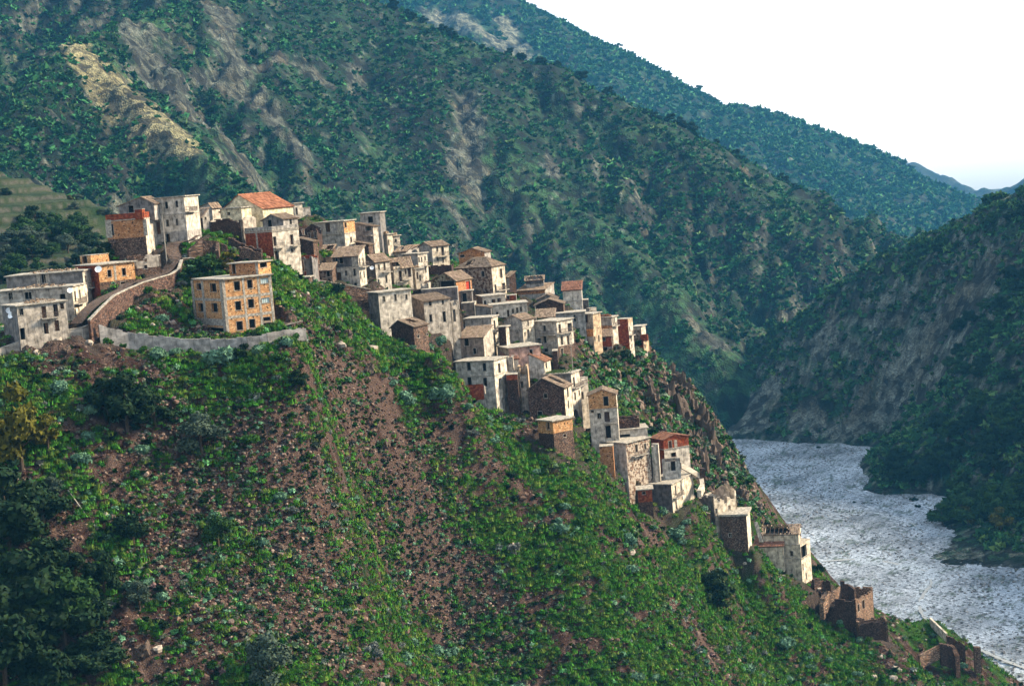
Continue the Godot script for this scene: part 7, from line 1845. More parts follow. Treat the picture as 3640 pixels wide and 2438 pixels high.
	h = house("small red brick hut on a stone footing with one round vent", "hut", "shed", Vector3(25.85, -71.04, -353.00), -3.0)
	block(h, Vector3(0.00, 0.00, 0.00), 0.0, 2.88, 4.00, 5.37, {"roof": ["flat"], "a": [[2.87, "redbrick"], [-99, "stone2"]], "b": [[0, "brick"]], "c": "brick", "wa": [[1.67, 4.47, 0.63, 0.55, "o"]], "deep": 5})
	h = house("roofless pale house with tall windows and an open rear gable on the lower spur", "ruined_house", "house", Vector3(40.45, -75.96, -374.00), -52.0)
	block(h, Vector3(0.00, 0.00, 0.00), 0.0, 4.75, 6.89, 3.84, {"roof": ["none", "gable"], "a": [[0, "dark"]], "b": [[0, "cream"]], "c": "cream", "wb": [[1.59, 2.37, 0.6, 0.94, "o"], [3.62, 1.6, 0.8, 1.85, "o"], [0.63, -0.12, 0.65, 1.1, "o"], [4.65, 0.01, 0.61, 0.95, "o"]], "deep": 6})
	h = house("stone house with wide pale concrete slab roof below the roofless house", "house", "house", Vector3(46.99, -83.69, -372.00), -14.0)
	block(h, Vector3(0.00, 0.00, 0.00), 0.0, 5.62, 7.00, 7.14, {"roof": ["flatthick"], "a": [[0, "stone"]], "b": [[0, "white2"]], "c": "white2", "wa": [[3.73, 2.61, 0.63, 0.8]], "deep": 8})
	h = house("last tall house above the river with open rafters and tiled lower wing", "house", "house", Vector3(60.01, -94.58, -384.00), -30.0)
	block(h, Vector3(0.00, 0.00, 0.00), 0.0, 9.92, 6.00, 8.02, {"roof": ["flatthin"], "a": [[0, "streak2"]], "b": [[0, "cream"]], "c": "cream", "wa": [[2.17, 5.38, 0.73, 1.16], [6.6, 4.49, 0.59, 0.75, "o"], [8.95, 1.68, 0.88, 0.54, "o"], [6.73, 1.94, 0.48, 0.52, "o"], [4.37, 1.17, 1.04, 1.66, "o"]], "wb": [[1.89, 4.52, 3.46, 2.96, "o"], [0.76, 2.1, 0.56, 1.46, "d"], [2.33, -0.36, 0.56, 1.47, "d"]], "corn": [4.86], "deep": 9})
	block(h, Vector3(-0.46, 7.90, -0.43), 16.0, 7.88, 7.00, 2.56, {"roof": ["gableB", 0.5, 1.4], "a": [[0, "streak2"]], "b": [[0, "cream"]], "c": "cream", "wb": [[4.99, 0.57, 2.96, 0.97, "o"]], "hole": [0, 0.72, 0, 1], "deep": 0})
	block(h, Vector3(-3.18, 7.34, 2.30), 16.0, 6.26, 4.50, 0.89, {"roof": ["shedB", 1.3], "a": [[0, "streak2"]], "b": [[0, "streak2"]], "c": "streak2", "tile": "redtile", "deep": 5})
	h = house("roofless light stone ruin with dark front wall above the gravel river", "ruined_house", "house", Vector3(70.26, -103.45, -378.00), -30.0)
	block(h, Vector3(0.00, 0.00, 0.00), 0.0, 7.55, 12.00, 4.98, {"roof": ["none"], "a": [[0, "stoned"]], "b": [[0, "stonel"]], "c": "stonel", "wb": [[1.81, 1.95, 1.17, 1.64, "o"], [5.14, 1.71, 1.58, 1.98, "o"]], "deep": 7})
	h = house("low stone pen ruin standing among pale boulders", "ruined_pen", "ruin", Vector3(76.19, -106.92, -374.00), -4.0)
	block(h, Vector3(0.00, 0.00, 0.00), 0.0, 6.36, 4.00, 4.51, {"roof": ["none"], "a": [[0, "stoned"]], "b": [[0, "stonel"]], "c": "stonel", "deep": 5})
	h = house("low grey house with sagging tiles wedged under the upper skyline houses", "house", "house", Vector3(-22.53, -16.94, -404.00), -25.0)
	block(h, Vector3(0.00, 0.00, 0.00), 0.0, 2.72, 2.79, 1.48, {"roof": ["shedB", 1], "a": [[0, "stain"]], "b": [[0, "grey"]], "c": "grey", "hole": [0.2, 0.5, 0.3, 0.9], "deep": 6})
	h = house("narrow cream house squeezed right of the half collapsed tile roof", "house", "house", Vector3(-20.06, -23.00, -389.00), -58.0)
	block(h, Vector3(0.00, 0.00, 0.00), 0.0, 1.57, 2.00, 4.05, {"roof": ["flat", "rubble"], "a": [[0, "stain"]], "b": [[0, "cream"]], "c": "cream", "wb": [[0.53, 1.73, 0.45, 1.59, "d"], [1.16, 1.27, 0.45, 1.39, "d"]], "deep": 6})
	h = house("small white room with dark side beside the pale tower house", "house", "house", Vector3(18.73, -34.33, -412.00), -58.0)
	block(h, Vector3(0.00, 0.00, 0.00), 0.0, 1.14, 2.00, 1.69, {"roof": ["flatthin"], "a": [[0, "dark"]], "b": [[0, "white"]], "c": "white", "wb": [[0.49, 0.3, 0.69, 0.8, "o"]], "deep": 6})
	h = house("low ruined shed with torn tile roof above the grassy flat roof", "shed", "shed", Vector3(-36.54, -14.20, -376.00), -15.0)
	block(h, Vector3(0.00, 0.00, 0.00), 0.0, 3.29, 2.00, 1.40, {"roof": ["shedB", 0.9], "a": [[0, "stoned"]], "b": [[0, "stone"]], "c": "stone", "hole": [0.5, 0.9, 0.1, 0.8], "deep": 6})
	h = house("broken low walls left of the mossy gabled house", "ruined_house", "house", Vector3(-17.09, -23.21, -383.00), -5.0)
	block(h, Vector3(0.00, 0.00, 0.00), 0.0, 1.69, 4.00, 1.26, {"roof": ["none"], "a": [[0, "stain"]], "b": [[0, "stain"]], "c": "stain", "deep": 6})
	h = house("white balcony annex right of the grass-roofed house", "house", "house", Vector3(13.63, -48.60, -369.00), -58.0)
	block(h, Vector3(0.00, 0.00, 0.00), 0.0, 1.25, 2.00, 4.82, {"roof": ["flatthin"], "a": [[0, "grey"]], "b": [[0, "white2"]], "c": "white2", "wb": [[0.38, 0.33, 0.45, 1.58, "d"]], "bal": [["b", 0.05, 1.47, 3.52]], "deep": 6})
	h = house("low grey roofless rooms between the pink house and the slab-roofed white house", "ruined_house", "house", Vector3(-0.10, -38.82, -363.00), -5.0)
	block(h, Vector3(0.00, 0.00, 0.00), 0.0, 1.36, 4.00, 1.35, {"roof": ["none"], "a": [[0, "stain"]], "b": [[0, "white"]], "c": "white", "deep": 6})
	h = house("small stone lean-to under the rounded house beside the pole", "shed", "shed", Vector3(9.46, -40.68, -373.00), -3.0)
	block(h, Vector3(0.00, 0.00, 0.00), 0.0, 1.08, 4.00, 2.65, {"roof": ["flatthin"], "a": [[0, "stoned"]], "b": [[0, "stone"]], "c": "stone", "deep": 6})
	h = house("dark roofless stone room under the cream tiled houses", "ruined_house", "house", Vector3(-29.76, -16.57, -372.00), -4.0)
	block(h, Vector3(0.00, 0.00, 0.00), 0.0, 2.45, 3.00, 1.14, {"roof": ["none"], "a": [[0, "stone"]], "b": [[0, "stoned"]], "c": "stoned", "deep": 6})

func details():
	line_wall("long stone parapet wall curving up beside the cobbled path", "parapet_wall", "wall", [Vector3(-71.36, -18.75, -299.00), Vector3(-70.07, -17.05, -303.00), Vector3(-68.76, -15.41, -308.00), Vector3(-67.50, -14.71, -314.00), Vector3(-66.14, -14.11, -319.00), Vector3(-64.14, -13.65, -324.00), Vector3(-62.26, -13.27, -328.00), Vector3(-61.42, -12.61, -332.00), Vector3(-61.44, -11.08, -336.00)], 4.0, 0.45, "stone2", true, 0.0)
	line_wall("short stone parapet with pale coping above the yellowing bush", "parapet_wall", "wall", [Vector3(-61.52, -10.84, -337.00), Vector3(-60.10, -10.85, -338.00), Vector3(-58.40, -11.25, -338.00)], 3.0, 0.50, "stone", true, 0.0)
	line_wall("low grey concrete wall along the road in front of the left houses", "roadside_wall", "wall", [Vector3(-86.80, -22.37, -291.00), Vector3(-85.04, -21.83, -293.00), Vector3(-82.98, -21.27, -294.00), Vector3(-80.67, -20.69, -295.00), Vector3(-79.77, -20.55, -296.00), Vector3(-76.44, -20.22, -298.00), Vector3(-72.83, -19.93, -300.00), Vector3(-70.55, -19.49, -303.00)], 3.2, 0.45, "stain", true, 0.0)
	line_wall("long pale concrete retaining wall below the unfinished brick building", "retaining_wall", "wall", [Vector3(-70.05, -19.40, -300.00), Vector3(-68.06, -20.37, -301.00), Vector3(-65.68, -21.30, -302.00), Vector3(-60.63, -22.52, -303.00), Vector3(-54.62, -23.65, -304.00), Vector3(-50.22, -23.95, -304.50), Vector3(-45.78, -24.06, -305.00), Vector3(-42.47, -24.00, -306.00), Vector3(-42.45, -23.79, -306.00), Vector3(-36.00, -23.63, -309.00)], 4.2, 0.50, "grey", false, 0.3)
	line_wall("tall brown stone retaining wall under the blotchy ruined house", "retaining_wall", "wall", [Vector3(-40.15, -17.75, -358.00), Vector3(-35.39, -18.90, -358.00), Vector3(-31.97, -19.90, -360.00), Vector3(-28.25, -21.06, -362.00)], 4.5, 0.60, "stone", true, 0.0)
	line_wall("broken stone terrace wall on the grassy mound below the dark stone ruin", "ruined_wall", "wall", [Vector3(-60.42, -9.02, -338.00), Vector3(-57.94, -6.80, -340.00), Vector3(-55.06, -7.58, -341.00), Vector3(-54.86, -9.38, -338.00)], 3.5, 0.60, "stone", false, 0.8)
	line_wall("fragment of stone wall between two grassy terraces", "ruined_wall", "wall", [Vector3(-54.65, -7.95, -342.00), Vector3(-53.50, -8.55, -342.00)], 4.0, 0.70, "stone", false, 0.8)
	line_wall("sloping roofless stone wall running down to the red brick house", "ruined_wall", "wall", [Vector3(-53.60, -7.46, -346.00), Vector3(-50.88, -8.74, -344.00), Vector3(-46.87, -10.00, -342.00)], 5.0, 0.60, "stoned", false, 0.6)
	line_wall("second sloping stone wall nearer the brick building penthouse", "ruined_wall", "wall", [Vector3(-50.82, -8.89, -340.00), Vector3(-48.27, -9.96, -339.00), Vector3(-46.56, -10.90, -339.00)], 4.5, 0.60, "stone", false, 0.6)
	line_wall("diagonal pale wall descending from the red gabled house to the cliff", "boundary_wall", "wall", [Vector3(33.37, -63.26, -368.00), Vector3(35.56, -64.89, -370.00), Vector3(37.58, -66.56, -372.00)], 1.2, 0.60, "white2", false, 0.0)
	line_wall("dark stone gate pillar at the lower end of the diagonal wall", "gate_pillar", "pillar", [Vector3(37.76, -65.45, -372.00), Vector3(38.80, -65.60, -372.00)], 4.0, 1.20, "stoned", false, 0.0)
	line_wall("steep pale ramp wall below the dark gate pillar", "ramp_wall", "wall", [Vector3(38.00, -67.38, -372.00), Vector3(37.78, -68.38, -369.00), Vector3(36.71, -69.11, -366.00)], 1.5, 0.90, "white2", false, 0.0)
	line_wall("low stone terrace wall between the long pale house and the roofless house", "terrace_wall", "wall", [Vector3(30.59, -72.07, -361.00), Vector3(33.15, -72.59, -364.00), Vector3(36.10, -73.65, -367.00), Vector3(38.77, -74.81, -369.00)], 3.0, 0.60, "stoned", true, 0.0)
	line_wall("stone field wall with rounded top leading to the last tall house", "field_wall", "wall", [Vector3(41.40, -87.11, -372.00), Vector3(43.59, -87.80, -374.00), Vector3(46.88, -89.10, -377.00), Vector3(51.06, -90.82, -379.00), Vector3(55.67, -92.58, -381.00)], 2.5, 0.60, "stoned", true, 0.0)
	line_wall("low rubble wall with two pale boulders left of the last tall house", "rubble_wall", "wall", [Vector3(42.59, -86.55, -374.00), Vector3(44.28, -86.45, -377.00), Vector3(46.10, -86.24, -380.00)], 2.0, 0.60, "stone", false, 0.5)
	line_wall("dark broken wall beside the river, right of the last tall house", "ruined_wall", "wall", [Vector3(62.57, -94.72, -386.00), Vector3(64.93, -95.11, -388.00), Vector3(66.75, -96.22, -388.00)], 3.0, 0.70, "stoned", false, 0.9)
	line_wall("jagged dark wall stub behind the green bush of the lowest ruin", "ruined_wall", "wall", [Vector3(68.33, -95.29, -384.00), Vector3(70.05, -95.57, -384.00), Vector3(71.26, -96.52, -383.00)], 4.0, 0.70, "stoned", false, 1.0)
	line_wall("rounded pale masonry lump at the left end of the lowest ruin", "ruined_wall", "wall", [Vector3(62.62, -97.59, -377.00), Vector3(64.48, -95.78, -380.00), Vector3(66.20, -96.70, -381.00)], 3.5, 1.00, "stonel", false, 0.9)
	line_wall("pale slanting boundary wall above the gravel near the bottom right", "boundary_wall", "wall", [Vector3(90.99, -109.21, -398.00), Vector3(91.70, -110.03, -396.00), Vector3(92.27, -110.63, -394.00), Vector3(93.08, -111.49, -392.00)], 2.0, 0.50, "white", false, 0.0)
	line_wall("triangular collapsed wall near the bottom right corner", "collapsed_wall", "wall", [Vector3(84.74, -113.74, -384.00), Vector3(87.68, -113.17, -386.00), Vector3(90.13, -112.54, -387.00)], 3.2, 0.50, "stonel", false, 0.0)
	line_wall("dark fallen slab of masonry leaning on the triangular wall", "fallen_masonry", "wall", [Vector3(90.17, -111.85, -387.00), Vector3(91.78, -111.99, -387.00), Vector3(93.10, -112.80, -386.00), Vector3(93.55, -114.49, -385.00)], 5.0, 1.20, "stoned", false, 0.7)
	line_wall("dark jagged masonry block behind the fallen slab", "fallen_masonry", "wall", [Vector3(92.59, -111.28, -390.00), Vector3(94.20, -111.75, -390.00), Vector3(96.53, -113.89, -390.00)], 4.0, 1.00, "stoned", false, 0.9)
	line_wall("small leaning masonry stump nearest the bottom right corner", "fallen_masonry", "wall", [Vector3(98.05, -113.62, -388.00), Vector3(99.53, -113.74, -388.00)], 6.0, 1.00, "stone", false, 0.8)
	line_wall("low red brick parapet between the outhouse and the slab-roofed house", "low_wall", "wall", [Vector3(-6.47, -41.54, -351.50), Vector3(-6.33, -41.75, -352.00)], 1.6, 0.50, "stain", false, 0.0)
	dish("upper white satellite dish on the left edge house", Vector3(-83.91, -15.89, -296.50), 0.55)
	dish("lower white satellite dish on the left edge house", Vector3(-83.43, -16.69, -296.00), 0.60)
	dish("white satellite dish at the corner of the long stained house", Vector3(-72.02, -10.78, -313.00), 0.60)
	dish("white satellite dish beside the arched opening", Vector3(-75.82, -13.78, -306.60), 0.50)
	dish("grey satellite dish on the brown side wall with the red door", Vector3(-28.37, -17.33, -375.00), 0.45)
	pole("tall pale utility pole in front of the large white house", Vector3(-64.26, -8.93, -336.00), 7.10)
	pole("thin pale pole standing before the dark tiled stone hut", Vector3(5.66, -31.79, -383.00), 3.00)
	pole("thin pale drainpipe post beside the stone base of the rounded house", Vector3(12.52, -42.13, -375.60), 4.80)
	pole("thin white post beside the grey lean-to", Vector3(-7.41, -29.96, -379.00), 3.52)
	beam("long pale concrete slab leaning on the grass left of the last tall house", Vector3(51.04, -81.53, -388.00), Vector3(51.59, -84.34, -385.00))
	stick("thin pale pole lying on the grass at the left", Vector3(-71.03, -43.22, -272.46), Vector3(-67.82, -47.31, -270.08))
	stick("long pale pole lying on the bank beside the brick building", Vector3(-40.45, -23.34, -312.00), Vector3(-36.81, -22.80, -313.00))
	boulder(Vector3(73.86, 0.00, -388.31), 0.66, "on the grassy spur by the lowest ruins")
	boulder(Vector3(77.98, 0.00, -392.90), 0.74, "on the grassy spur by the lowest ruins")
	boulder(Vector3(80.80, 0.00, -391.54), 0.80, "on the grassy spur by the lowest ruins")
	boulder(Vector3(82.51, 0.00, -394.26), 0.60, "on the grassy spur by the lowest ruins")
	boulder(Vector3(70.23, 0.00, -363.13), 1.48, "on the grassy spur by the lowest ruins")
	boulder(Vector3(76.04, 0.00, -366.36), 1.62, "on the grassy spur by the lowest ruins")
	boulder(Vector3(72.96, 0.00, -368.07), 1.00, "on the grassy spur by the lowest ruins")
	boulder(Vector3(63.82, 0.00, -386.61), 0.66, "on the grassy spur by the lowest ruins")
	boulder(Vector3(74.30, 0.00, -363.47), 1.61, "on the grassy spur by the lowest ruins")
	boulder(Vector3(88.56, 0.00, -392.90), 0.33, "on the grassy spur by the lowest ruins")
	boulder(Vector3(39.37, 0.00, -367.56), 0.62, "among the grass left of the last tall house")
	boulder(Vector3(39.02, 0.00, -365.17), 0.66, "among the grass left of the last tall house")
	boulder(Vector3(36.10, 0.00, -361.09), 0.42, "among the grass left of the last tall house")
	boulder(Vector3(35.35, 0.00, -360.07), 0.37, "among the grass left of the last tall house")
	boulder(Vector3(41.38, 0.00, -367.73), 0.48, "among the grass left of the last tall house")
	boulder(Vector3(45.79, 0.00, -371.13), 0.62, "among the grass left of the last tall house")
	boulder(Vector3(19.67, 0.00, -334.38), 1.30, "among the grass left of the last tall house")
	boulder(Vector3(63.97, 0.00, -386.95), 0.70, "among the grass left of the last tall house")
	boulder(Vector3(-2.74, 0.00, -322.82), 1.12, "on the slope below the village")
	boulder(Vector3(-31.59, 0.00, -325.71), 1.62, "on the slope below the village")
	boulder(Vector3(-26.88, 0.00, -336.59), 1.88, "on the slope below the village")
	boulder(Vector3(-38.14, 0.00, -334.38), 0.99, "on the slope below the village")
	boulder(Vector3(-54.27, 0.00, -287.26), 0.71, "on the slope below the village")
	boulder(Vector3(-65.42, 0.00, -271.61), 0.81, "on the slope below the village")
	boulder(Vector3(-55.95, 0.00, -255.62), 1.27, "on the slope below the village")
	boulder(Vector3(-63.20, 0.00, -310.23), 0.82, "on the bank near the unfinished brick building")
	boulder(Vector3(-63.55, 0.00, -307.85), 0.73, "on the bank near the unfinished brick building")
	boulder(Vector3(-62.32, 0.00, -306.65), 0.81, "on the bank near the unfinished brick building")
	boulder(Vector3(-39.80, 0.00, -327.24), 0.77, "on the bank near the unfinished brick building")
	boulder(Vector3(-38.91, 0.00, -329.45), 0.68, "on the bank near the unfinished brick building")
	boulder(Vector3(-60.19, 0.00, -319.92), 0.94, "on the bank near the unfinished brick building")
	boulder(Vector3(-60.18, 0.00, -310.23), 0.64, "on the bank near the unfinished brick building")
	boulder(Vector3(-76.07, 0.00, -295.26), 1.10, "on the slope below the village")
	boulder(Vector3(-71.42, 0.00, -297.30), 1.25, "on the slope below the village")
	boulder(Vector3(-78.91, 0.00, -291.68), 0.94, "on the slope below the village")
	outcrop(Vector3(37.16, 0.00, -444.28), 1.8, 1.6, true)
	outcrop(Vector3(39.16, 0.00, -440.36), 2.2, 1.8, true)
	outcrop(Vector3(40.85, 0.00, -432.03), 2.4, 2.0, true)
	outcrop(Vector3(42.62, 0.00, -430.33), 2.2, 2.2, true)
	outcrop(Vector3(44.30, 0.00, -428.29), 2.6, 2.2, true)
	outcrop(Vector3(45.07, 0.00, -425.90), 2.4, 2.4, true)
	outcrop(Vector3(46.03, 0.00, -423.52), 2.6, 2.2, true)
	outcrop(Vector3(46.44, 0.00, -419.95), 2.4, 2.0, true)
	outcrop(Vector3(46.91, 0.00, -415.02), 2.0, 1.6, true)
	outcrop(Vector3(42.17, 0.00, -421.48), 2.8, 2.0, true)
	outcrop(Vector3(39.51, 0.00, -425.05), 2.6, 2.0, true)
	outcrop(Vector3(36.68, 0.00, -425.90), 2.4, 1.8, true)
	outcrop(Vector3(41.66, 0.00, -409.57), 2.4, 2.0, true)
	outcrop(Vector3(30.65, 0.00, -408.72), 1.8, 1.4, true)
	outcrop(Vector3(31.35, 0.00, -403.45), 2.0, 1.6, true)
	outcrop(Vector3(51.58, 0.00, -412.64), 1.8, 1.4, true)
	outcrop(Vector3(56.24, 0.00, -404.64), 1.6, 1.3, true)
	outcrop(Vector3(-54.27, 0.00, -287.26), 1.6, 0.9, false)
	outcrop(Vector3(-64.78, 0.00, -271.78), 1.3, 0.8, false)
	outcrop(Vector3(-57.84, 0.00, -255.45), 1.6, 0.8, false)
	outcrop(Vector3(-43.83, 0.00, -261.57), 1.4, 0.7, false)
	outcrop(Vector3(-24.73, 0.00, -320.77), 1.4, 0.8, false)
	outcrop(Vector3(-34.48, 0.00, -325.20), 1.5, 1.0, false)
	outcrop(Vector3(-30.96, 0.00, -328.77), 1.6, 0.9, false)
	outcrop(Vector3(-80.33, 0.00, -291.85), 1.2, 0.9, false)
	outcrop(Vector3(-74.43, 0.00, -293.90), 1.1, 0.9, false)
	outcrop(Vector3(-34.25, 0.00, -290.49), 1.3, 0.7, false)
	outcrop(Vector3(-17.85, 0.00, -319.58), 1.3, 0.6, false)
	outcrop(Vector3(-5.13, 0.00, -311.59), 1.6, 0.6, false)
	outcrop(Vector3(-39.58, 0.00, -277.57), 1.3, 0.7, false)
	outcrop(Vector3(17.03, 0.00, -309.89), 1.3, 0.6, false)
	outcrop(Vector3(-58.63, 0.00, -308.19), 1.3, 1.0, false)
	outcrop(Vector3(-10.62, 0.00, -317.88), 1.2, 0.6, false)
	outcrop(Vector3(-27.22, 0.00, -327.07), 1.4, 0.9, false)
	outcrop(Vector3(-49.50, 0.00, -268.04), 1.3, 0.8, false)
	outcrop(Vector3(-68.33, 0.00, -263.79), 1.4, 0.9, false)

func single_plants(hill_spot: Callable):
	bush("spurge", "spurge_bush", "dark green round bush at the lower bend of the parapet wall", hill_spot.call(-70.2, -307.8), 1.30, "", 1.00)
	bush("green", "green_bush", "bright green bush below the two-storey bare brick house with overhanging slab", hill_spot.call(-70.1, -302.1), 0.87, "", 1.00)
	bush("spurge", "spurge_bush", "single round bush against the middle of the parapet wall", hill_spot.call(-67.6, -316.5), 0.96, "", 1.00)
	bush("spurge", "spurge_bush", "largest round bush between parapet wall and brick building", hill_spot.call(-61.0, -309.5), 1.67, "", 1.00)
	bush("green", "green_bush", "bright green bush below the roofless grey plastered ruin with one small window", hill_spot.call(-64.0, -304.3), 1.18, "", 1.00)
	bush("green", "green_bush", "bright green bush right of the roofless grey plastered ruin with one small window", hill_spot.call(-58.8, -332.0), 0.95, "", 1.00)
	bush("grey", "grey_bush", "silver grey bush hanging over the end of the parapet wall", hill_spot.call(-60.4, -329.3), 1.33, "", 1.00)
	bush("spurge", "spurge_bush", "wide blue-green bush touching the long retaining wall", hill_spot.call(-49.3, -298.8), 3.39, "", 1.00)
	bush("spurge", "spurge_bush", "round bush under the left part of the retaining wall", hill_spot.call(-60.2, -299.0), 2.12, "", 1.00)
	bush("green", "green_bush", "bright green bush right of the unfinished three-storey orange brick building with concrete frame", hill_spot.call(-46.8, -300.2), 1.70, "", 1.00)
	bush("spurge", "spurge_bush", "round blue-green spurge bush right of the unfinished three-storey orange brick building with concrete frame", hill_spot.call(-43.0, -298.8), 1.78, "", 1.00)
	bush("spurge", "spurge_bush", "round blue-green spurge bush below the ruined blotchy house with sagging tile", hill_spot.call(-37.4, -339.3), 0.97, "", 1.00)
	bush("spurge", "spurge_bush", "round blue-green spurge bush below the blackened roofless house with pale window surround", hill_spot.call(-37.1, -315.0), 0.80, "", 1.00)
	bush("green", "green_bush", "upper of two round green bushes under the brown retaining wall", hill_spot.call(-37.4, -338.5), 1.06, "", 1.00)
	bush("green", "green_bush", "larger lower round green bush under the brown retaining wall", hill_spot.call(-35.6, -339.3), 1.63, "", 1.00)
	bush("dark", "dark_bush", "straggly dark bush against the brown retaining wall", hill_spot.call(-33.3, -347.8), 1.89, "", 1.30)
	bush("spurge", "spurge_bush", "round blue-green spurge bush below the white tiled house with brown side wall,", hill_spot.call(-27.8, -346.0), 0.85, "", 1.00)
	bush("spurge", "spurge_bush", "round blue-green spurge bush right of the smooth white and grey house", hill_spot.call(-25.6, -358.4), 0.99, "", 1.00)
	bush("spurge", "spurge_bush", "tall round green bush right of the small stone barn", hill_spot.call(-14.7, -362.5), 1.85, "", 1.15)
	bush("spurge", "spurge_bush", "round green bush in front of the small stone barn", hill_spot.call(-17.5, -358.7), 1.74, "", 1.00)
	bush("spurge", "spurge_bush", "dome of blue-green bush in front of the brown house with black window", hill_spot.call(-6.3, -364.7), 1.68, "", 1.00)
	bush("spurge", "spurge_bush", "round blue-green spurge bush left of the weathered beige house with long tile roof sloping", hill_spot.call(-25.4, -358.0), 1.01, "", 1.00)
	bush("spurge", "spurge_bush", "round blue-green spurge bush left of the small stone barn with broken gable", hill_spot.call(-27.9, -345.6), 0.97, "", 1.00)
	bush("green", "green_bush", "bright green bush below the small stone barn with broken gable", hill_spot.call(-20.6, -340.0), 1.09, "", 1.00)
	bush("green", "green_bush", "long green bush in front of the low pink house", hill_spot.call(1.3, -371.8), 1.94, "", 0.55)
	bush("green", "green_bush", "right-hand clump of green bush before the pink house", hill_spot.call(2.9, -371.6), 1.55, "", 0.60)
	bush("dry", "dry_bush", "yellowing bush between pink house and stone base", hill_spot.call(6.9, -369.9), 1.35, "", 1.00)
	bush("dark", "dark_bush", "dark evergreen bush left of the small stone lean-to under the rounded house", hill_spot.call(8.4, -371.6), 1.17, "", 1.00)
	bush("spurge", "spurge_bush", "round blue-green spurge bush below the white and grey slab-roofed house on the slope", hill_spot.call(-5.2, -334.6), 1.34, "", 1.00)
	bush("spurge", "spurge_bush", "broad grey-green bush below the white slab-roofed house", hill_spot.call(-6.5, -357.7), 1.63, "", 0.80)
	bush("spurge", "spurge_bush", "round blue-green spurge bush left of the white and grey slab-roofed house on the slope", hill_spot.call(-9.7, -334.7), 1.43, "", 1.00)
	bush("spurge", "spurge_bush", "round blue-green spurge bush left of the narrow dark stone house with red brick top", hill_spot.call(-5.6, -338.5), 0.86, "", 1.00)
	bush("grey", "grey_bush", "silver grey bush below the white and grey slab-roofed house on the slope", hill_spot.call(-8.8, -332.2), 1.33, "", 1.00)
	bush("grey", "grey_bush", "silver grey bush below the narrow dark stone house with red brick top", hill_spot.call(0.4, -349.5), 1.21, "", 1.00)
	bush("spurge", "spurge_bush", "round blue-green spurge bush left of the tiny red brick outhouse with one small window", hill_spot.call(-13.0, -334.6), 1.16, "", 1.00)
	bush("dark", "dark_bush", "dark evergreen bush below the grey and brick house with broad pale slab", hill_spot.call(17.2, -398.2), 1.50, "", 1.00)
	bush("dark", "dark_bush", "dark green bush under the tall red brick side wall", hill_spot.call(25.9, -408.4), 2.18, "", 1.00)
	bush("green", "green_bush", "small bright round bush left of the dark bush on the cliff", hill_spot.call(23.8, -406.7), 1.08, "", 1.00)
	bush("green", "green_bush", "bright green bush below the last house on the skyline, brick rooms", hill_spot.call(27.4, -408.9), 1.80, "", 1.00)
	bush("green", "green_bush", "bright green bush below the tall red brick side-wall house with white front", hill_spot.call(29.5, -412.0), 1.55, "", 1.00)
	bush("green", "green_bush", "bright green bush right of the white-fronted house with grass growing on its slab", hill_spot.call(14.8, -372.3), 1.29, "", 1.00)
	bush("spurge", "spurge_bush", "round blue-green spurge bush left of the pale concrete house with brick balcony and peeled", hill_spot.call(7.5, -332.2), 1.54, "", 1.00)
	bush("spurge", "spurge_bush", "round blue-green spurge bush left of the small red brick hut on a stone footing", hill_spot.call(12.2, -336.4), 0.68, "", 1.00)
	bush("spurge", "spurge_bush", "round blue-green spurge bush right of the small red brick hut on a stone footing", hill_spot.call(28.2, -359.4), 0.99, "", 1.00)
	bush("spurge", "spurge_bush", "round blue-green spurge bush below the long pale flat-roofed house with grass behind it", hill_spot.call(28.4, -358.5), 1.09, "", 1.00)
	bush("spurge", "spurge_bush", "round blue-green spurge bush below the small two-tone cube house,", hill_spot.call(2.6, -337.4), 1.18, "", 1.00)
	bush("green", "green_bush", "bright green bush right of the pale concrete house with brick balcony and peeled", hill_spot.call(22.7, -357.9), 1.35, "", 1.00)
	bush("green", "green_bush", "bright green bush below the white balcony annex right of the grass-roofed house", hill_spot.call(11.9, -357.2), 1.25, "", 1.00)
	bush("dark", "dark_bush", "dark round tree-like bush on the cliff edge above the river", hill_spot.call(46.1, -429.1), 2.62, "", 1.15)
	bush("green", "green_bush", "bright green bush left of the freestanding leaning white wall beside the peeled", hill_spot.call(23.0, -360.2), 0.73, "", 1.00)
	bush("spurge", "spurge_bush", "big pale round bush in the middle of the lower grassy slope", hill_spot.call(20.0, -337.1), 1.75, "", 1.00)
	bush("spurge", "spurge_bush", "round blue-green spurge bush below the roofless pale house with tall windows", hill_spot.call(31.5, -358.7), 1.43, "", 1.00)
	bush("spurge", "spurge_bush", "round blue-green spurge bush below the small red brick hut on a stone footing", hill_spot.call(28.8, -356.7), 1.00, "", 1.00)
	bush("spurge", "spurge_bush", "round blue-green spurge bush left of the roofless pale house with tall windows", hill_spot.call(32.9, -359.9), 1.22, "", 1.00)
	bush("dark", "dark_bush", "large dark grey-green bush in front of the field wall", hill_spot.call(37.1, -356.7), 3.17, "", 1.00)
	bush("spurge", "spurge_bush", "round blue-green spurge bush below the stone house with wide pale concrete slab", hill_spot.call(38.7, -359.7), 1.22, "", 1.00)
	bush("spurge", "spurge_bush", "round blue-green spurge bush left of the last tall house above the river with open", hill_spot.call(43.1, -369.1), 1.26, "", 1.00)
	bush("dark", "dark_bush", "dark bush clinging to the stone house with slab roof", hill_spot.call(40.1, -372.1), 1.87, "", 1.00)
	bush("dark", "dark_bush", "dark evergreen bush right of the last tall house above the river with open", hill_spot.call(65.4, -396.1), 1.76, "", 1.00)
	bush("spurge", "spurge_bush", "round blue-green spurge bush left of the stone house with wide pale concrete slab", hill_spot.call(36.0, -358.7), 1.06, "", 1.00)
	bush("green", "green_bush", "bright green bush inside the lowest roofless ruin", hill_spot.call(69.4, -392.1), 2.21, "", 1.00)
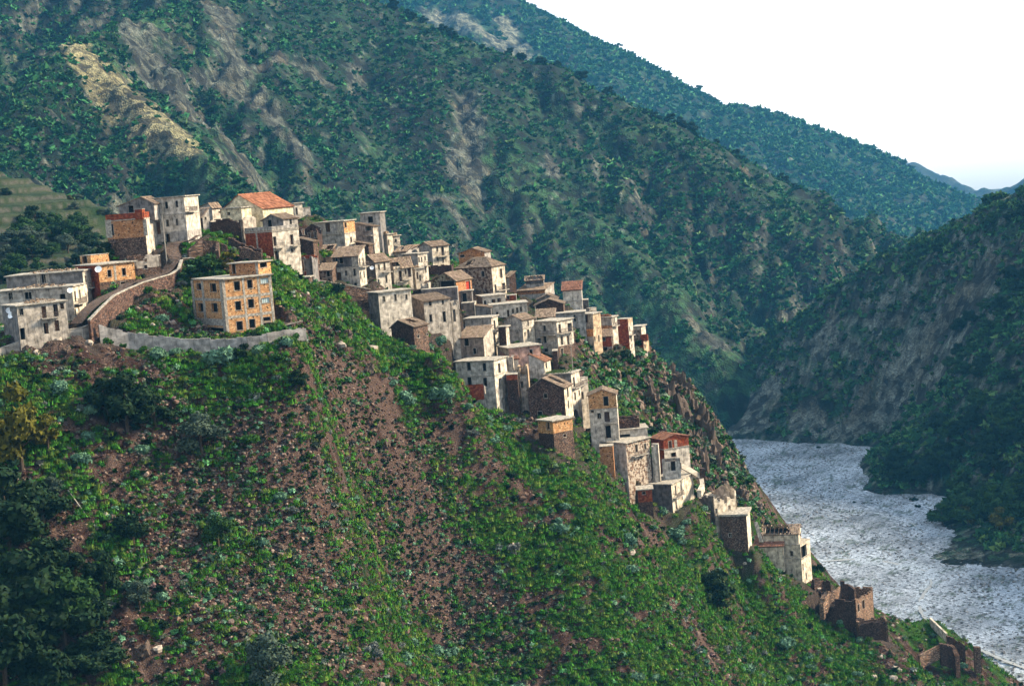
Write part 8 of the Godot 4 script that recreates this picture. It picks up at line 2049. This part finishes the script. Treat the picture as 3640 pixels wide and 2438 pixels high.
	bush("spurge", "spurge_bush", "round blue-green spurge bush left of the roofless light stone ruin with dark front wall", hill_spot.call(52.7, -361.3), 1.76, "", 1.00)
	bush("spurge", "spurge_bush", "round blue-green spurge bush left of the low stone pen ruin standing among pale boulders", hill_spot.call(69.7, -373.8), 1.38, "", 1.00)
	bush("spurge", "spurge_bush", "round blue-green spurge bush below the roofless light stone ruin with dark front wall", hill_spot.call(56.9, -361.6), 1.06, "", 1.00)
	bush("spurge", "spurge_bush", "round blue-green spurge bush below the low stone pen ruin standing among pale boulders", hill_spot.call(66.7, -362.1), 1.34, "", 1.00)
	bush("spurge", "spurge_bush", "pale domed bush above the yellow tree on the left slope", hill_spot.call(-73.8, -285.7), 2.67, "", 1.00)
	bush("spurge", "spurge_bush", "round blue-green spurge bush below the small stone barn with broken gable", hill_spot.call(-21.0, -330.6), 2.15, "", 1.00)
	bush("spurge", "spurge_bush", "round blue-green spurge bush below the low brown house with sloping tile", hill_spot.call(-14.2, -333.4), 2.83, "", 1.00)
	bush("green", "green_bush", "leafy bush at the foot of the long pale retaining wall", hill_spot.call(-68.5, -298.8), 1.13, "bushes at the foot of the retaining wall")
	bush("green", "green_bush", "leafy bush at the foot of the long pale retaining wall", hill_spot.call(-66.1, -299.8), 0.74, "bushes at the foot of the retaining wall")
	bush("green", "green_bush", "leafy bush at the foot of the long pale retaining wall", hill_spot.call(-63.5, -300.3), 1.18, "bushes at the foot of the retaining wall")
	bush("spurge", "spurge_bush", "leafy bush at the foot of the long pale retaining wall", hill_spot.call(-60.8, -300.8), 1.01, "bushes at the foot of the retaining wall")
	bush("spurge", "spurge_bush", "leafy bush at the foot of the long pale retaining wall", hill_spot.call(-57.8, -301.3), 1.20, "bushes at the foot of the retaining wall")
	bush("green", "green_bush", "leafy bush at the foot of the long pale retaining wall", hill_spot.call(-55.5, -301.8), 1.20, "bushes at the foot of the retaining wall")
	bush("green", "green_bush", "leafy bush at the foot of the long pale retaining wall", hill_spot.call(-52.3, -302.3), 0.82, "bushes at the foot of the retaining wall")
	bush("green", "green_bush", "leafy bush at the foot of the long pale retaining wall", hill_spot.call(-48.8, -302.8), 0.75, "bushes at the foot of the retaining wall")
	bush("dark", "dark_bush", "leafy bush at the foot of the long pale retaining wall", hill_spot.call(-46.0, -303.3), 1.00, "bushes at the foot of the retaining wall")
	bush("dark", "dark_bush", "leafy bush at the foot of the long pale retaining wall", hill_spot.call(-44.0, -303.8), 0.87, "bushes at the foot of the retaining wall")
	bush("green", "green_bush", "leafy bush at the foot of the long pale retaining wall", hill_spot.call(-39.7, -304.8), 0.70, "bushes at the foot of the retaining wall")
	bush("green", "green_bush", "leafy bush at the foot of the long pale retaining wall", hill_spot.call(-38.0, -305.8), 1.21, "bushes at the foot of the retaining wall")
	bush("dark", "dark_bush", "leafy bush at the foot of the curved stone parapet wall", hill_spot.call(-69.4, -301.8), 0.95, "bushes at the foot of the parapet wall")
	bush("dark", "dark_bush", "leafy bush at the foot of the curved stone parapet wall", hill_spot.call(-68.0, -306.8), 0.80, "bushes at the foot of the parapet wall")
	bush("green", "green_bush", "leafy bush at the foot of the curved stone parapet wall", hill_spot.call(-66.5, -311.8), 0.75, "bushes at the foot of the parapet wall")
	bush("green", "green_bush", "leafy bush at the foot of the curved stone parapet wall", hill_spot.call(-64.4, -316.8), 1.01, "bushes at the foot of the parapet wall")
	bush("green", "green_bush", "leafy bush at the foot of the curved stone parapet wall", hill_spot.call(-62.7, -321.8), 0.79, "bushes at the foot of the parapet wall")
	bush("green", "green_bush", "leafy bush at the foot of the curved stone parapet wall", hill_spot.call(-61.2, -324.8), 0.95, "bushes at the foot of the parapet wall")
	tree("dark", "dark_tree", "tallest dark evergreen tree on the left of the slope", "tree", hill_spot.call(-63.6, -284.7), 1.88, "", 1.00)
	tree("dark", "dark_tree", "low dark evergreen right of the tallest dark tree", "tree", hill_spot.call(-59.4, -287.3), 1.09, "", 1.30)
	tree("dark", "dark_tree", "dark evergreen left of the tallest dark tree", "tree", hill_spot.call(-66.4, -285.2), 1.37, "", 1.00)
	tree("olive", "olive_tree", "round grey-green olive tree right of the dark evergreens", "tree", hill_spot.call(-52.1, -285.7), 1.52, "", 1.10)
	tree("autumn", "autumn_tree", "yellow-green autumn tree at the left edge", "tree", hill_spot.call(-77.9, -273.0), 2.14, "", 0.80)
	tree("autumn", "autumn_tree", "smaller yellowing tree right of the left edge autumn tree", "tree", hill_spot.call(-74.5, -276.4), 0.99, "", 1.00)
	tree("dark", "dark_tree", "black-green tree under the autumn tree at the left edge", "tree", hill_spot.call(-78.4, -263.3), 2.42, "", 1.00)
	tree("dark", "dark_tree", "dark tree at the foot of the autumn tree", "tree", hill_spot.call(-73.8, -266.8), 1.39, "", 1.10)
	tree("dark", "dark_tree", "round dark tree in the middle of the bare left slope", "tree", hill_spot.call(-61.0, -269.6), 1.02, "", 1.10)
	tree("green", "green_tree", "dark green tree right of the round dark tree", "tree", hill_spot.call(-48.6, -273.5), 1.04, "", 1.00)
	tree("dark", "dark_tree", "dark leaning tree above the lower left rocks", "tree", hill_spot.call(-64.2, -261.1), 1.36, "", 0.90)
	tree("olive", "olive_tree", "small olive tree right of the dark leaning tree", "tree", hill_spot.call(-59.0, -260.6), 0.98, "", 0.90)
	tree("olive", "olive_tree", "grey-olive tree cut by the bottom edge", "tree", hill_spot.call(-39.5, -253.2), 1.91, "", 0.90)
	tree("olive", "olive_tree", "small pale olive bush-tree under the yellowing tree", "tree", hill_spot.call(-73.2, -271.6), 0.72, "", 1.20)
	tree("dark", "dark_tree", "small dark round tree below the retaining wall", "tree", hill_spot.call(-36.5, -294.7), 0.65, "", 1.20)
	tree("dark", "dark_tree", "big black-green tree in the lower left shade", "tree", hill_spot.call(-74.5, -254.3), 2.34, "", 1.10)
	tree("dark", "dark_tree", "dark tree right of the big black-green tree", "tree", hill_spot.call(-68.9, -253.7), 1.73, "", 1.10)
	tree("dark", "dark_tree", "dark tree in the lower left corner", "tree", hill_spot.call(-76.1, -246.3), 2.07, "", 1.10)
	tree("dark", "dark_tree", "lowest dark tree at the bottom left", "tree", hill_spot.call(-70.1, -246.3), 1.48, "", 1.20)
	tree("green", "green_tree", "dull green tree beside the lower left rocks", "tree", hill_spot.call(-66.8, -257.0), 1.03, "", 1.00)
	tree("dark", "dark_tree", "dark bushy tree above the lower left thicket", "tree", hill_spot.call(-69.9, -261.6), 1.15, "", 1.10)
	tree("green", "green_tree", "green tree clump behind the unfinished brick building", "tree", hill_spot.call(-55.8, -332.5), 0.93, "", 1.50)
	tree("autumn", "autumn_tree", "yellowing tree behind the unfinished brick building", "tree", hill_spot.call(-52.7, -334.6), 0.60, "", 1.30)
	tree("green", "green_tree", "dark green tree at the end of the short parapet", "tree", hill_spot.call(-58.8, -331.0), 0.73, "", 1.40)
	tree("dark", "dark_tree", "spreading dark tree on the slope left of the last tall house", "tree", hill_spot.call(37.4, -353.1), 1.27, "", 1.30)
	tree("dark", "dark_tree", "ivy-dark tree climbing the left end of the large white house", "tree", hill_spot.call(-75.9, -337.0), 0.74, "", 0.90)
	tree("green", "green_tree", "small green tree growing in front of the grey house with brick corner", "tree", hill_spot.call(-32.5, -381.0), 0.55, "", 1.20)
	trees("dark", "bank_tree", "dense dark tree on the lower bank across the river bend", "dark trees on the lower bank across the river", bank_y, [Vector4(166.3, -761.3, 1.29, 1.2), Vector4(186.8, -741.5, 1.77, 1.0), Vector4(188.4, -704.6, 1.15, 1.4), Vector4(178.1, -702.3, 1.16, 1.2), Vector4(203.1, -712.0, 1.33, 1.2), Vector4(173.7, -748.8, 1.55, 1.2), Vector4(163.8, -751.7, 1.19, 1.0), Vector4(164.2, -762.4, 1.60, 1.2), Vector4(189.8, -751.7, 1.23, 1.2), Vector4(192.0, -714.2, 1.41, 1.1), Vector4(182.2, -763.0, 1.77, 1.2), Vector4(165.6, -752.2, 1.38, 1.4), Vector4(189.1, -710.8, 1.37, 1.4), Vector4(175.7, -704.0, 1.30, 1.3), Vector4(189.6, -701.8, 1.42, 1.3), Vector4(195.2, -746.0, 1.82, 1.0), Vector4(204.8, -730.1, 1.58, 1.0), Vector4(175.1, -747.7, 1.80, 1.0), Vector4(204.5, -734.1, 1.73, 1.2), Vector4(189.8, -708.6, 1.28, 1.1), Vector4(184.4, -763.0, 1.44, 1.3), Vector4(196.3, -711.4, 1.16, 1.2), Vector4(196.1, -705.2, 1.35, 1.3), Vector4(179.6, -750.0, 1.60, 1.4), Vector4(187.9, -751.1, 1.27, 1.1), Vector4(164.7, -764.1, 1.56, 1.2), Vector4(187.9, -713.1, 1.44, 1.2), Vector4(162.8, -754.5, 1.64, 1.2), Vector4(170.0, -748.3, 1.70, 1.2), Vector4(198.9, -704.0, 1.48, 1.2), Vector4(161.6, -760.2, 1.87, 1.1), Vector4(193.1, -746.6, 1.77, 1.2), Vector4(182.6, -742.6, 1.70, 1.3), Vector4(209.3, -725.0, 1.22, 1.2)])
	trees("green", "bank_tree", "dense dark tree on the lower bank across the river bend", "dark trees on the lower bank across the river", bank_y, [Vector4(203.9, -713.7, 1.74, 1.0), Vector4(192.0, -714.2, 1.55, 1.0), Vector4(175.3, -703.5, 1.51, 1.3), Vector4(164.9, -765.3, 1.51, 1.2), Vector4(202.1, -725.6, 1.53, 1.3), Vector4(184.1, -738.6, 1.43, 1.0), Vector4(197.6, -751.7, 1.77, 1.2), Vector4(185.0, -755.6, 1.85, 1.0), Vector4(179.1, -750.5, 1.72, 1.1), Vector4(199.2, -711.4, 1.62, 1.3), Vector4(205.5, -735.8, 1.78, 1.1), Vector4(205.9, -722.2, 1.78, 1.3)])
	trees("green", "bank_tree", "broad tree on the nearest bank above the red earth cut", "trees above the red earth cut", bank_y, [Vector4(186.7, -666.0, 1.88, 1.4), Vector4(169.7, -666.0, 2.25, 1.1), Vector4(184.2, -656.4, 2.47, 1.1), Vector4(182.5, -659.2, 2.16, 1.1), Vector4(177.1, -663.2, 2.31, 1.1), Vector4(188.9, -666.0, 2.23, 1.2), Vector4(187.7, -660.9, 1.81, 1.3), Vector4(187.5, -669.4, 1.75, 1.3), Vector4(171.2, -681.9, 2.57, 1.1), Vector4(183.1, -654.1, 2.22, 1.4), Vector4(162.6, -679.7, 1.92, 1.3), Vector4(180.2, -671.1, 2.20, 1.1), Vector4(180.2, -669.4, 2.46, 1.3), Vector4(183.9, -664.9, 2.18, 1.2)])
	trees("dark", "bank_tree", "broad tree on the nearest bank above the red earth cut", "trees above the red earth cut", bank_y, [Vector4(178.8, -673.4, 2.33, 1.2), Vector4(180.7, -671.1, 1.69, 1.0), Vector4(185.4, -655.8, 2.34, 1.2), Vector4(186.8, -654.7, 1.73, 1.0)])
	trees("dark", "thicket_tree", "black-green tree in the shaded thicket at the lower left", "shaded thicket at the lower left", hill_y, [Vector4(-76.1, -257.1, 1.55, 1.3), Vector4(-73.7, -253.9, 1.49, 1.2), Vector4(-64.6, -251.1, 1.17, 1.4), Vector4(-63.7, -251.4, 1.16, 1.2), Vector4(-74.8, -257.1, 1.26, 1.2), Vector4(-78.1, -262.2, 1.50, 1.4), Vector4(-73.8, -258.7, 1.07, 1.1), Vector4(-75.3, -252.8, 1.52, 1.3), Vector4(-71.8, -248.0, 1.49, 1.0), Vector4(-78.8, -263.0, 1.51, 1.1), Vector4(-64.8, -256.7, 1.01, 1.1), Vector4(-72.7, -260.0, 1.57, 1.0)])
	trees("green", "thicket_tree", "black-green tree in the shaded thicket at the lower left", "shaded thicket at the lower left", hill_y, [Vector4(-68.5, -256.4, 1.54, 1.0), Vector4(-70.0, -255.6, 0.98, 1.3), Vector4(-69.7, -256.2, 1.73, 1.2), Vector4(-76.6, -257.3, 1.33, 1.1)])
	trees("dark", "hillside_tree", "dark tree high on the right hillside", "trees high on the right hillside", bank_y, [Vector4(215.1, -842.4, 1.50, 1.3), Vector4(218.0, -830.5, 1.49, 1.1), Vector4(227.2, -814.0, 1.49, 1.2), Vector4(237.3, -835.0, 0.90, 1.2), Vector4(205.2, -770.4, 1.34, 1.2), Vector4(240.3, -820.3, 1.22, 1.0), Vector4(211.2, -750.0, 1.19, 1.0), Vector4(237.5, -831.1, 0.99, 1.0), Vector4(203.4, -767.0, 1.17, 1.3), Vector4(208.7, -777.8, 1.35, 1.1), Vector4(234.1, -810.6, 1.36, 1.1), Vector4(212.0, -740.9, 0.72, 1.0), Vector4(210.2, -831.1, 1.30, 1.0), Vector4(215.4, -793.6, 0.87, 1.3), Vector4(219.8, -798.7, 0.95, 1.2), Vector4(237.4, -827.7, 1.42, 1.3), Vector4(202.3, -782.9, 1.06, 1.4)])
	trees("green", "hillside_tree", "dark tree high on the right hillside", "trees high on the right hillside", bank_y, [Vector4(202.9, -805.5, 1.44, 1.2), Vector4(224.6, -808.4, 0.93, 1.1), Vector4(234.4, -821.4, 1.22, 1.3), Vector4(208.0, -818.0, 0.91, 1.1), Vector4(220.1, -796.5, 0.95, 1.1), Vector4(218.8, -811.2, 1.19, 1.3), Vector4(205.1, -765.8, 0.78, 1.2), Vector4(217.5, -842.4, 0.86, 1.2), Vector4(206.8, -833.9, 1.18, 1.3), Vector4(223.7, -826.5, 1.22, 1.4), Vector4(199.8, -757.3, 0.84, 1.2), Vector4(216.6, -798.7, 1.43, 1.1), Vector4(216.7, -763.6, 1.15, 1.1)])
	tree("dark", "skyline_tree", "round tree standing alone on the right skyline", "tree", Vector3(249.1, bank_y(249.1, -866.2) - 0.4, -866.2), 1.11, "", 1.20)
	tree("dark", "skyline_tree", "tree at the right edge of the skyline", "tree", Vector3(253.2, bank_y(253.2, -859.4) - 0.4, -859.4), 1.37, "", 1.20)
	tree("green", "skyline_tree", "low bushy tree left of the lone skyline tree", "tree", Vector3(241.9, bank_y(241.9, -875.9) - 0.4, -875.9), 1.05, "", 1.20)
	tree("dark", "skyline_tree", "dark bushy tree on the descending skyline of the right hill", "tree", Vector3(222.7, bank_y(222.7, -903.1) - 0.4, -903.1), 1.23, "", 1.20)
	tree("green", "skyline_tree", "green tree on the descending skyline of the right hill", "tree", Vector3(229.0, bank_y(229.0, -891.7) - 0.4, -891.7), 0.93, "", 1.20)
	tree("green", "skyline_tree", "lowest small tree on the descending skyline of the right hill", "tree", Vector3(177.4, bank_y(177.4, -968.8) - 0.4, -968.8), 0.70, "", 1.20)
	tree("green", "skyline_tree", "green clump where the right hill meets the valley", "tree", Vector3(212.1, bank_y(212.1, -921.8) - 0.4, -921.8), 0.88, "", 1.20)
	tree("green", "skyline_tree", "yellowish tree at the foot of the right hill ridge", "tree", Vector3(120.8, bank_y(120.8, -1044.3) - 0.4, -1044.3), 1.42, "", 1.20)
	tree("green", "skyline_tree", "small green tree above the foot of the right hill ridge", "tree", Vector3(131.0, bank_y(131.0, -1019.3) - 0.4, -1019.3), 0.82, "", 1.20)
	tree("autumn", "autumn_tree", "yellowing tree in front of the dark bank trees", "tree", Vector3(169.2, bank_y(169.2, -666.6) - 0.4, -666.6), 1.30, "", 1.20)
	tree("autumn", "autumn_tree", "bright yellow-green tree over the red earth cut", "tree", Vector3(175.1, bank_y(175.1, -642.8) - 0.4, -642.8), 1.47, "", 1.20)
	trees("green", "grove_tree", "leafy tree in the grove below the stone terraces", "grove below the terraces", terrace_y, [Vector4(-137.0, -514.8, 1.21, 1.0), Vector4(-135.0, -531.3, 0.86, 1.0), Vector4(-142.8, -527.6, 1.25, 1.1), Vector4(-122.5, -533.5, 1.01, 1.0), Vector4(-142.9, -548.9, 0.88, 1.0), Vector4(-144.2, -521.9, 1.17, 1.4), Vector4(-127.7, -526.2, 1.24, 1.2), Vector4(-141.8, -531.3, 1.07, 1.3), Vector4(-134.6, -483.7, 1.12, 1.2), Vector4(-127.8, -482.7, 0.82, 1.1), Vector4(-128.7, -534.9, 1.19, 1.3), Vector4(-123.9, -527.6, 0.87, 1.0), Vector4(-143.3, -531.0, 1.22, 1.3), Vector4(-135.0, -540.2, 1.17, 1.0), Vector4(-140.9, -556.7, 1.11, 1.1), Vector4(-133.8, -505.2, 1.07, 1.1), Vector4(-133.6, -472.7, 1.12, 1.2), Vector4(-116.0, -503.2, 1.17, 1.3), Vector4(-137.6, -567.9, 0.96, 1.2), Vector4(-136.3, -504.4, 1.04, 1.1), Vector4(-130.3, -535.3, 1.22, 1.3), Vector4(-132.4, -482.1, 1.11, 1.0), Vector4(-128.5, -503.2, 0.90, 1.3), Vector4(-135.9, -570.3, 1.19, 1.1)])
	trees("olive", "grove_tree", "leafy tree in the grove below the stone terraces", "grove below the terraces", terrace_y, [Vector4(-126.9, -515.2, 1.37, 1.1), Vector4(-120.5, -507.1, 1.27, 1.1), Vector4(-136.5, -506.0, 1.33, 1.2), Vector4(-138.0, -495.3, 0.95, 1.3), Vector4(-142.1, -506.2, 0.96, 1.3), Vector4(-140.7, -524.7, 1.28, 1.4), Vector4(-142.7, -515.0, 1.38, 1.4), Vector4(-129.0, -529.8, 1.26, 1.2), Vector4(-132.9, -508.7, 1.25, 1.2)])
	trees("dark", "grove_tree", "leafy tree in the grove below the stone terraces", "grove below the terraces", terrace_y, [Vector4(-130.3, -529.2, 1.29, 1.2), Vector4(-134.5, -470.9, 1.02, 1.0), Vector4(-147.6, -562.4, 1.16, 1.2), Vector4(-133.7, -502.0, 1.20, 1.3), Vector4(-127.5, -537.4, 1.32, 1.3), Vector4(-122.5, -479.0, 0.92, 1.3), Vector4(-141.1, -512.6, 1.16, 1.3), Vector4(-146.8, -541.6, 1.20, 1.1), Vector4(-119.9, -505.6, 1.02, 1.2), Vector4(-122.3, -522.3, 0.98, 1.2), Vector4(-118.5, -489.4, 1.20, 1.1)])
	tree("dark", "terrace_tree", "dark round tree on the left of the stone terraces", "tree", Vector3(-164.2, terrace_y(-164.2, -592.4) - 0.4, -592.4), 0.57, "", 1.30)
	tree("olive", "terrace_tree", "larger olive tree at the end of the stone terraces", "tree", Vector3(-140.2, terrace_y(-140.2, -584.5) - 0.4, -584.5), 0.67, "", 1.30)
	tree("olive", "terrace_tree", "olive tree behind the larger terrace olive", "tree", Vector3(-146.6, terrace_y(-146.6, -617.5) - 0.4, -617.5), 0.66, "", 1.30)
	tree("olive", "terrace_tree", "slim olive tree second from the end of the terrace", "tree", Vector3(-133.1, terrace_y(-133.1, -589.7) - 0.4, -589.7), 0.57, "", 1.30)
	tree("olive", "terrace_tree", "rightmost slim olive tree on the terrace", "tree", Vector3(-130.8, terrace_y(-130.8, -592.2) - 0.4, -592.2), 0.63, "", 1.30)
	tree("autumn", "terrace_tree", "small yellow tree behind the terrace olives", "tree", Vector3(-148.8, terrace_y(-148.8, -614.7) - 0.4, -614.7), 0.36, "", 1.30)
	trees("dark", "ridge_tree", "dark tree along the crest of the big mountain", "trees along the crest of the big mountain", main_y, [Vector4(52.0, -1363.3, 0.93, 1.3), Vector4(87.4, -1346.2, 1.33, 1.3), Vector4(165.1, -1333.8, 1.04, 1.3), Vector4(187.1, -1347.3, 1.24, 1.3), Vector4(291.6, -1449.1, 1.69, 1.3), Vector4(25.9, -1373.9, 1.29, 1.3), Vector4(121.3, -1330.0, 1.47, 1.3), Vector4(147.7, -1330.0, 1.62, 1.3), Vector4(316.7, -1475.8, 1.27, 1.3), Vector4(131.1, -1330.0, 1.34, 1.3), Vector4(141.6, -1330.0, 1.03, 1.3), Vector4(66.9, -1356.5, 1.29, 1.3), Vector4(-60.5, -1410.4, 1.40, 1.3), Vector4(237.8, -1392.0, 1.05, 1.3), Vector4(286.8, -1444.1, 1.12, 1.3), Vector4(219.4, -1372.4, 1.42, 1.3), Vector4(-34.3, -1396.6, 1.34, 1.3), Vector4(-48.5, -1404.1, 1.17, 1.3), Vector4(-71.6, -1416.2, 0.94, 1.3), Vector4(231.4, -1385.1, 1.20, 1.3), Vector4(180.3, -1343.1, 1.22, 1.3), Vector4(-56.6, -1408.4, 1.00, 1.3), Vector4(294.8, -1452.6, 1.10, 1.3), Vector4(68.8, -1355.6, 1.64, 1.3), Vector4(304.1, -1462.4, 1.19, 1.3), Vector4(25.3, -1374.1, 1.04, 1.3), Vector4(142.1, -1330.0, 1.31, 1.3), Vector4(40.2, -1368.7, 1.44, 1.3), Vector4(-27.1, -1392.9, 1.47, 1.3), Vector4(113.7, -1330.4, 0.90, 1.3), Vector4(223.0, -1376.2, 1.03, 1.3), Vector4(-72.6, -1416.7, 1.64, 1.3), Vector4(139.1, -1330.0, 1.64, 1.3), Vector4(15.8, -1377.3, 1.11, 1.3)])
	trees("green", "ridge_tree", "small tree on the crest of the pale back mountain", "trees on the crest of the back mountain", back_y, [Vector4(703.1, -3049.0, 1.53, 1.2), Vector4(567.6, -2929.7, 1.84, 1.2), Vector4(554.7, -2919.2, 2.29, 1.2), Vector4(678.7, -3027.8, 2.23, 1.2), Vector4(438.3, -2858.3, 1.63, 1.2), Vector4(501.4, -2892.1, 2.45, 1.2), Vector4(648.6, -2999.5, 2.11, 1.2), Vector4(736.4, -3076.4, 2.72, 1.2), Vector4(731.3, -3072.2, 1.87, 1.2), Vector4(609.0, -2963.3, 2.38, 1.2), Vector4(280.1, -2792.9, 2.17, 1.2), Vector4(833.6, -3152.1, 1.88, 1.2), Vector4(852.4, -3166.3, 2.00, 1.2), Vector4(813.1, -3136.6, 2.18, 1.2), Vector4(203.6, -2781.0, 2.31, 1.2), Vector4(587.2, -2945.6, 2.60, 1.2), Vector4(342.8, -2813.9, 2.29, 1.2), Vector4(326.0, -2807.7, 2.73, 1.2), Vector4(678.2, -3027.4, 1.88, 1.2), Vector4(653.5, -3004.1, 2.26, 1.2), Vector4(633.2, -2985.0, 2.01, 1.2), Vector4(533.3, -2907.5, 2.47, 1.2)])
	bush("dark", "river_shrub", "dark shrub standing alone on the gravel river bed", Vector3(150.6, RIVER, -882.3), 1.50, "shrubs on the gravel river bed", 0.8)
	bush("dark", "river_shrub", "dark shrub standing alone on the gravel river bed", Vector3(139.3, RIVER, -736.4), 1.03, "shrubs on the gravel river bed", 0.8)
	bush("dark", "river_shrub", "dark shrub standing alone on the gravel river bed", Vector3(142.3, RIVER, -733.1), 0.91, "shrubs on the gravel river bed", 0.8)
	bush("dark", "river_shrub", "dark shrub standing alone on the gravel river bed", Vector3(163.1, RIVER, -730.9), 1.81, "shrubs on the gravel river bed", 0.8)
	bush("dark", "river_shrub", "dark shrub standing alone on the gravel river bed", Vector3(161.6, RIVER, -716.8), 1.56, "shrubs on the gravel river bed", 0.8)
	for q in [Vector4(-38.7, -299.2, 1.78, 1.0), Vector4(-42.4, -307.5, 0.83, 1.0), Vector4(6.1, -329.1, 1.34, 1.0), Vector4(31.2, -357.5, 1.43, 1.0), Vector4(19.1, -329.8, 1.85, 1.0), Vector4(28.1, -358.5, 1.01, 1.0), Vector4(56.8, -359.7, 1.33, 1.0), Vector4(58.9, -356.7, 1.80, 1.0), Vector4(51.0, -353.6, 1.51, 1.0), Vector4(67.2, -380.1, 1.04, 1.0), Vector4(-69.3, -284.7, 1.77, 1.0), Vector4(-69.2, -281.1, 1.59, 1.0), Vector4(-69.3, -277.1, 1.81, 1.0), Vector4(-60.6, -262.8, 1.64, 1.0), Vector4(-58.2, -264.3, 1.35, 1.0), Vector4(-56.1, -262.9, 1.49, 1.0), Vector4(-42.2, -276.7, 1.41, 1.0), Vector4(-39.6, -282.8, 1.60, 1.0), Vector4(6.1, -327.7, 2.14, 1.0), Vector4(19.5, -336.1, 2.10, 1.0), Vector4(29.8, -357.2, 2.53, 1.0), Vector4(-17.5, -301.9, 1.88, 1.0), Vector4(52.1, -360.6, 2.25, 1.0), Vector4(-72.2, -247.6, 1.75, 1.0)]: bush("spurge", "spurge_bush", "round blue-green spurge bush standing near the village walls and ruins", hill_spot.call(q.x, q.y), q.z, "spurge bushes near the walls and ruins", q.w)
	for q in [Vector4(98.0, -394.6, 1.23, 1.0), Vector4(-44.0, -286.9, 2.03, 1.0), Vector4(-30.0, -276.9, 1.73, 1.0)]: bush("green", "green_bush", "bright green bush standing near the village walls and ruins", hill_spot.call(q.x, q.y), q.z, "green bushes near the walls and ruins", q.w)
	for q in [Vector4(-2.9, -322.0, 1.55, 1.0)]: bush("grey", "grey_bush", "silver grey bush standing near the village walls and ruins", hill_spot.call(q.x, q.y), q.z, "grey bushes near the walls and ruins", q.w)
	for q in [Vector4(-55.7, -259.0, 1.61, 1.0)]: bush("dark", "dark_bush", "dark evergreen bush standing near the village walls and ruins", hill_spot.call(q.x, q.y), q.z, "dark bushes near the walls and ruins", q.w)
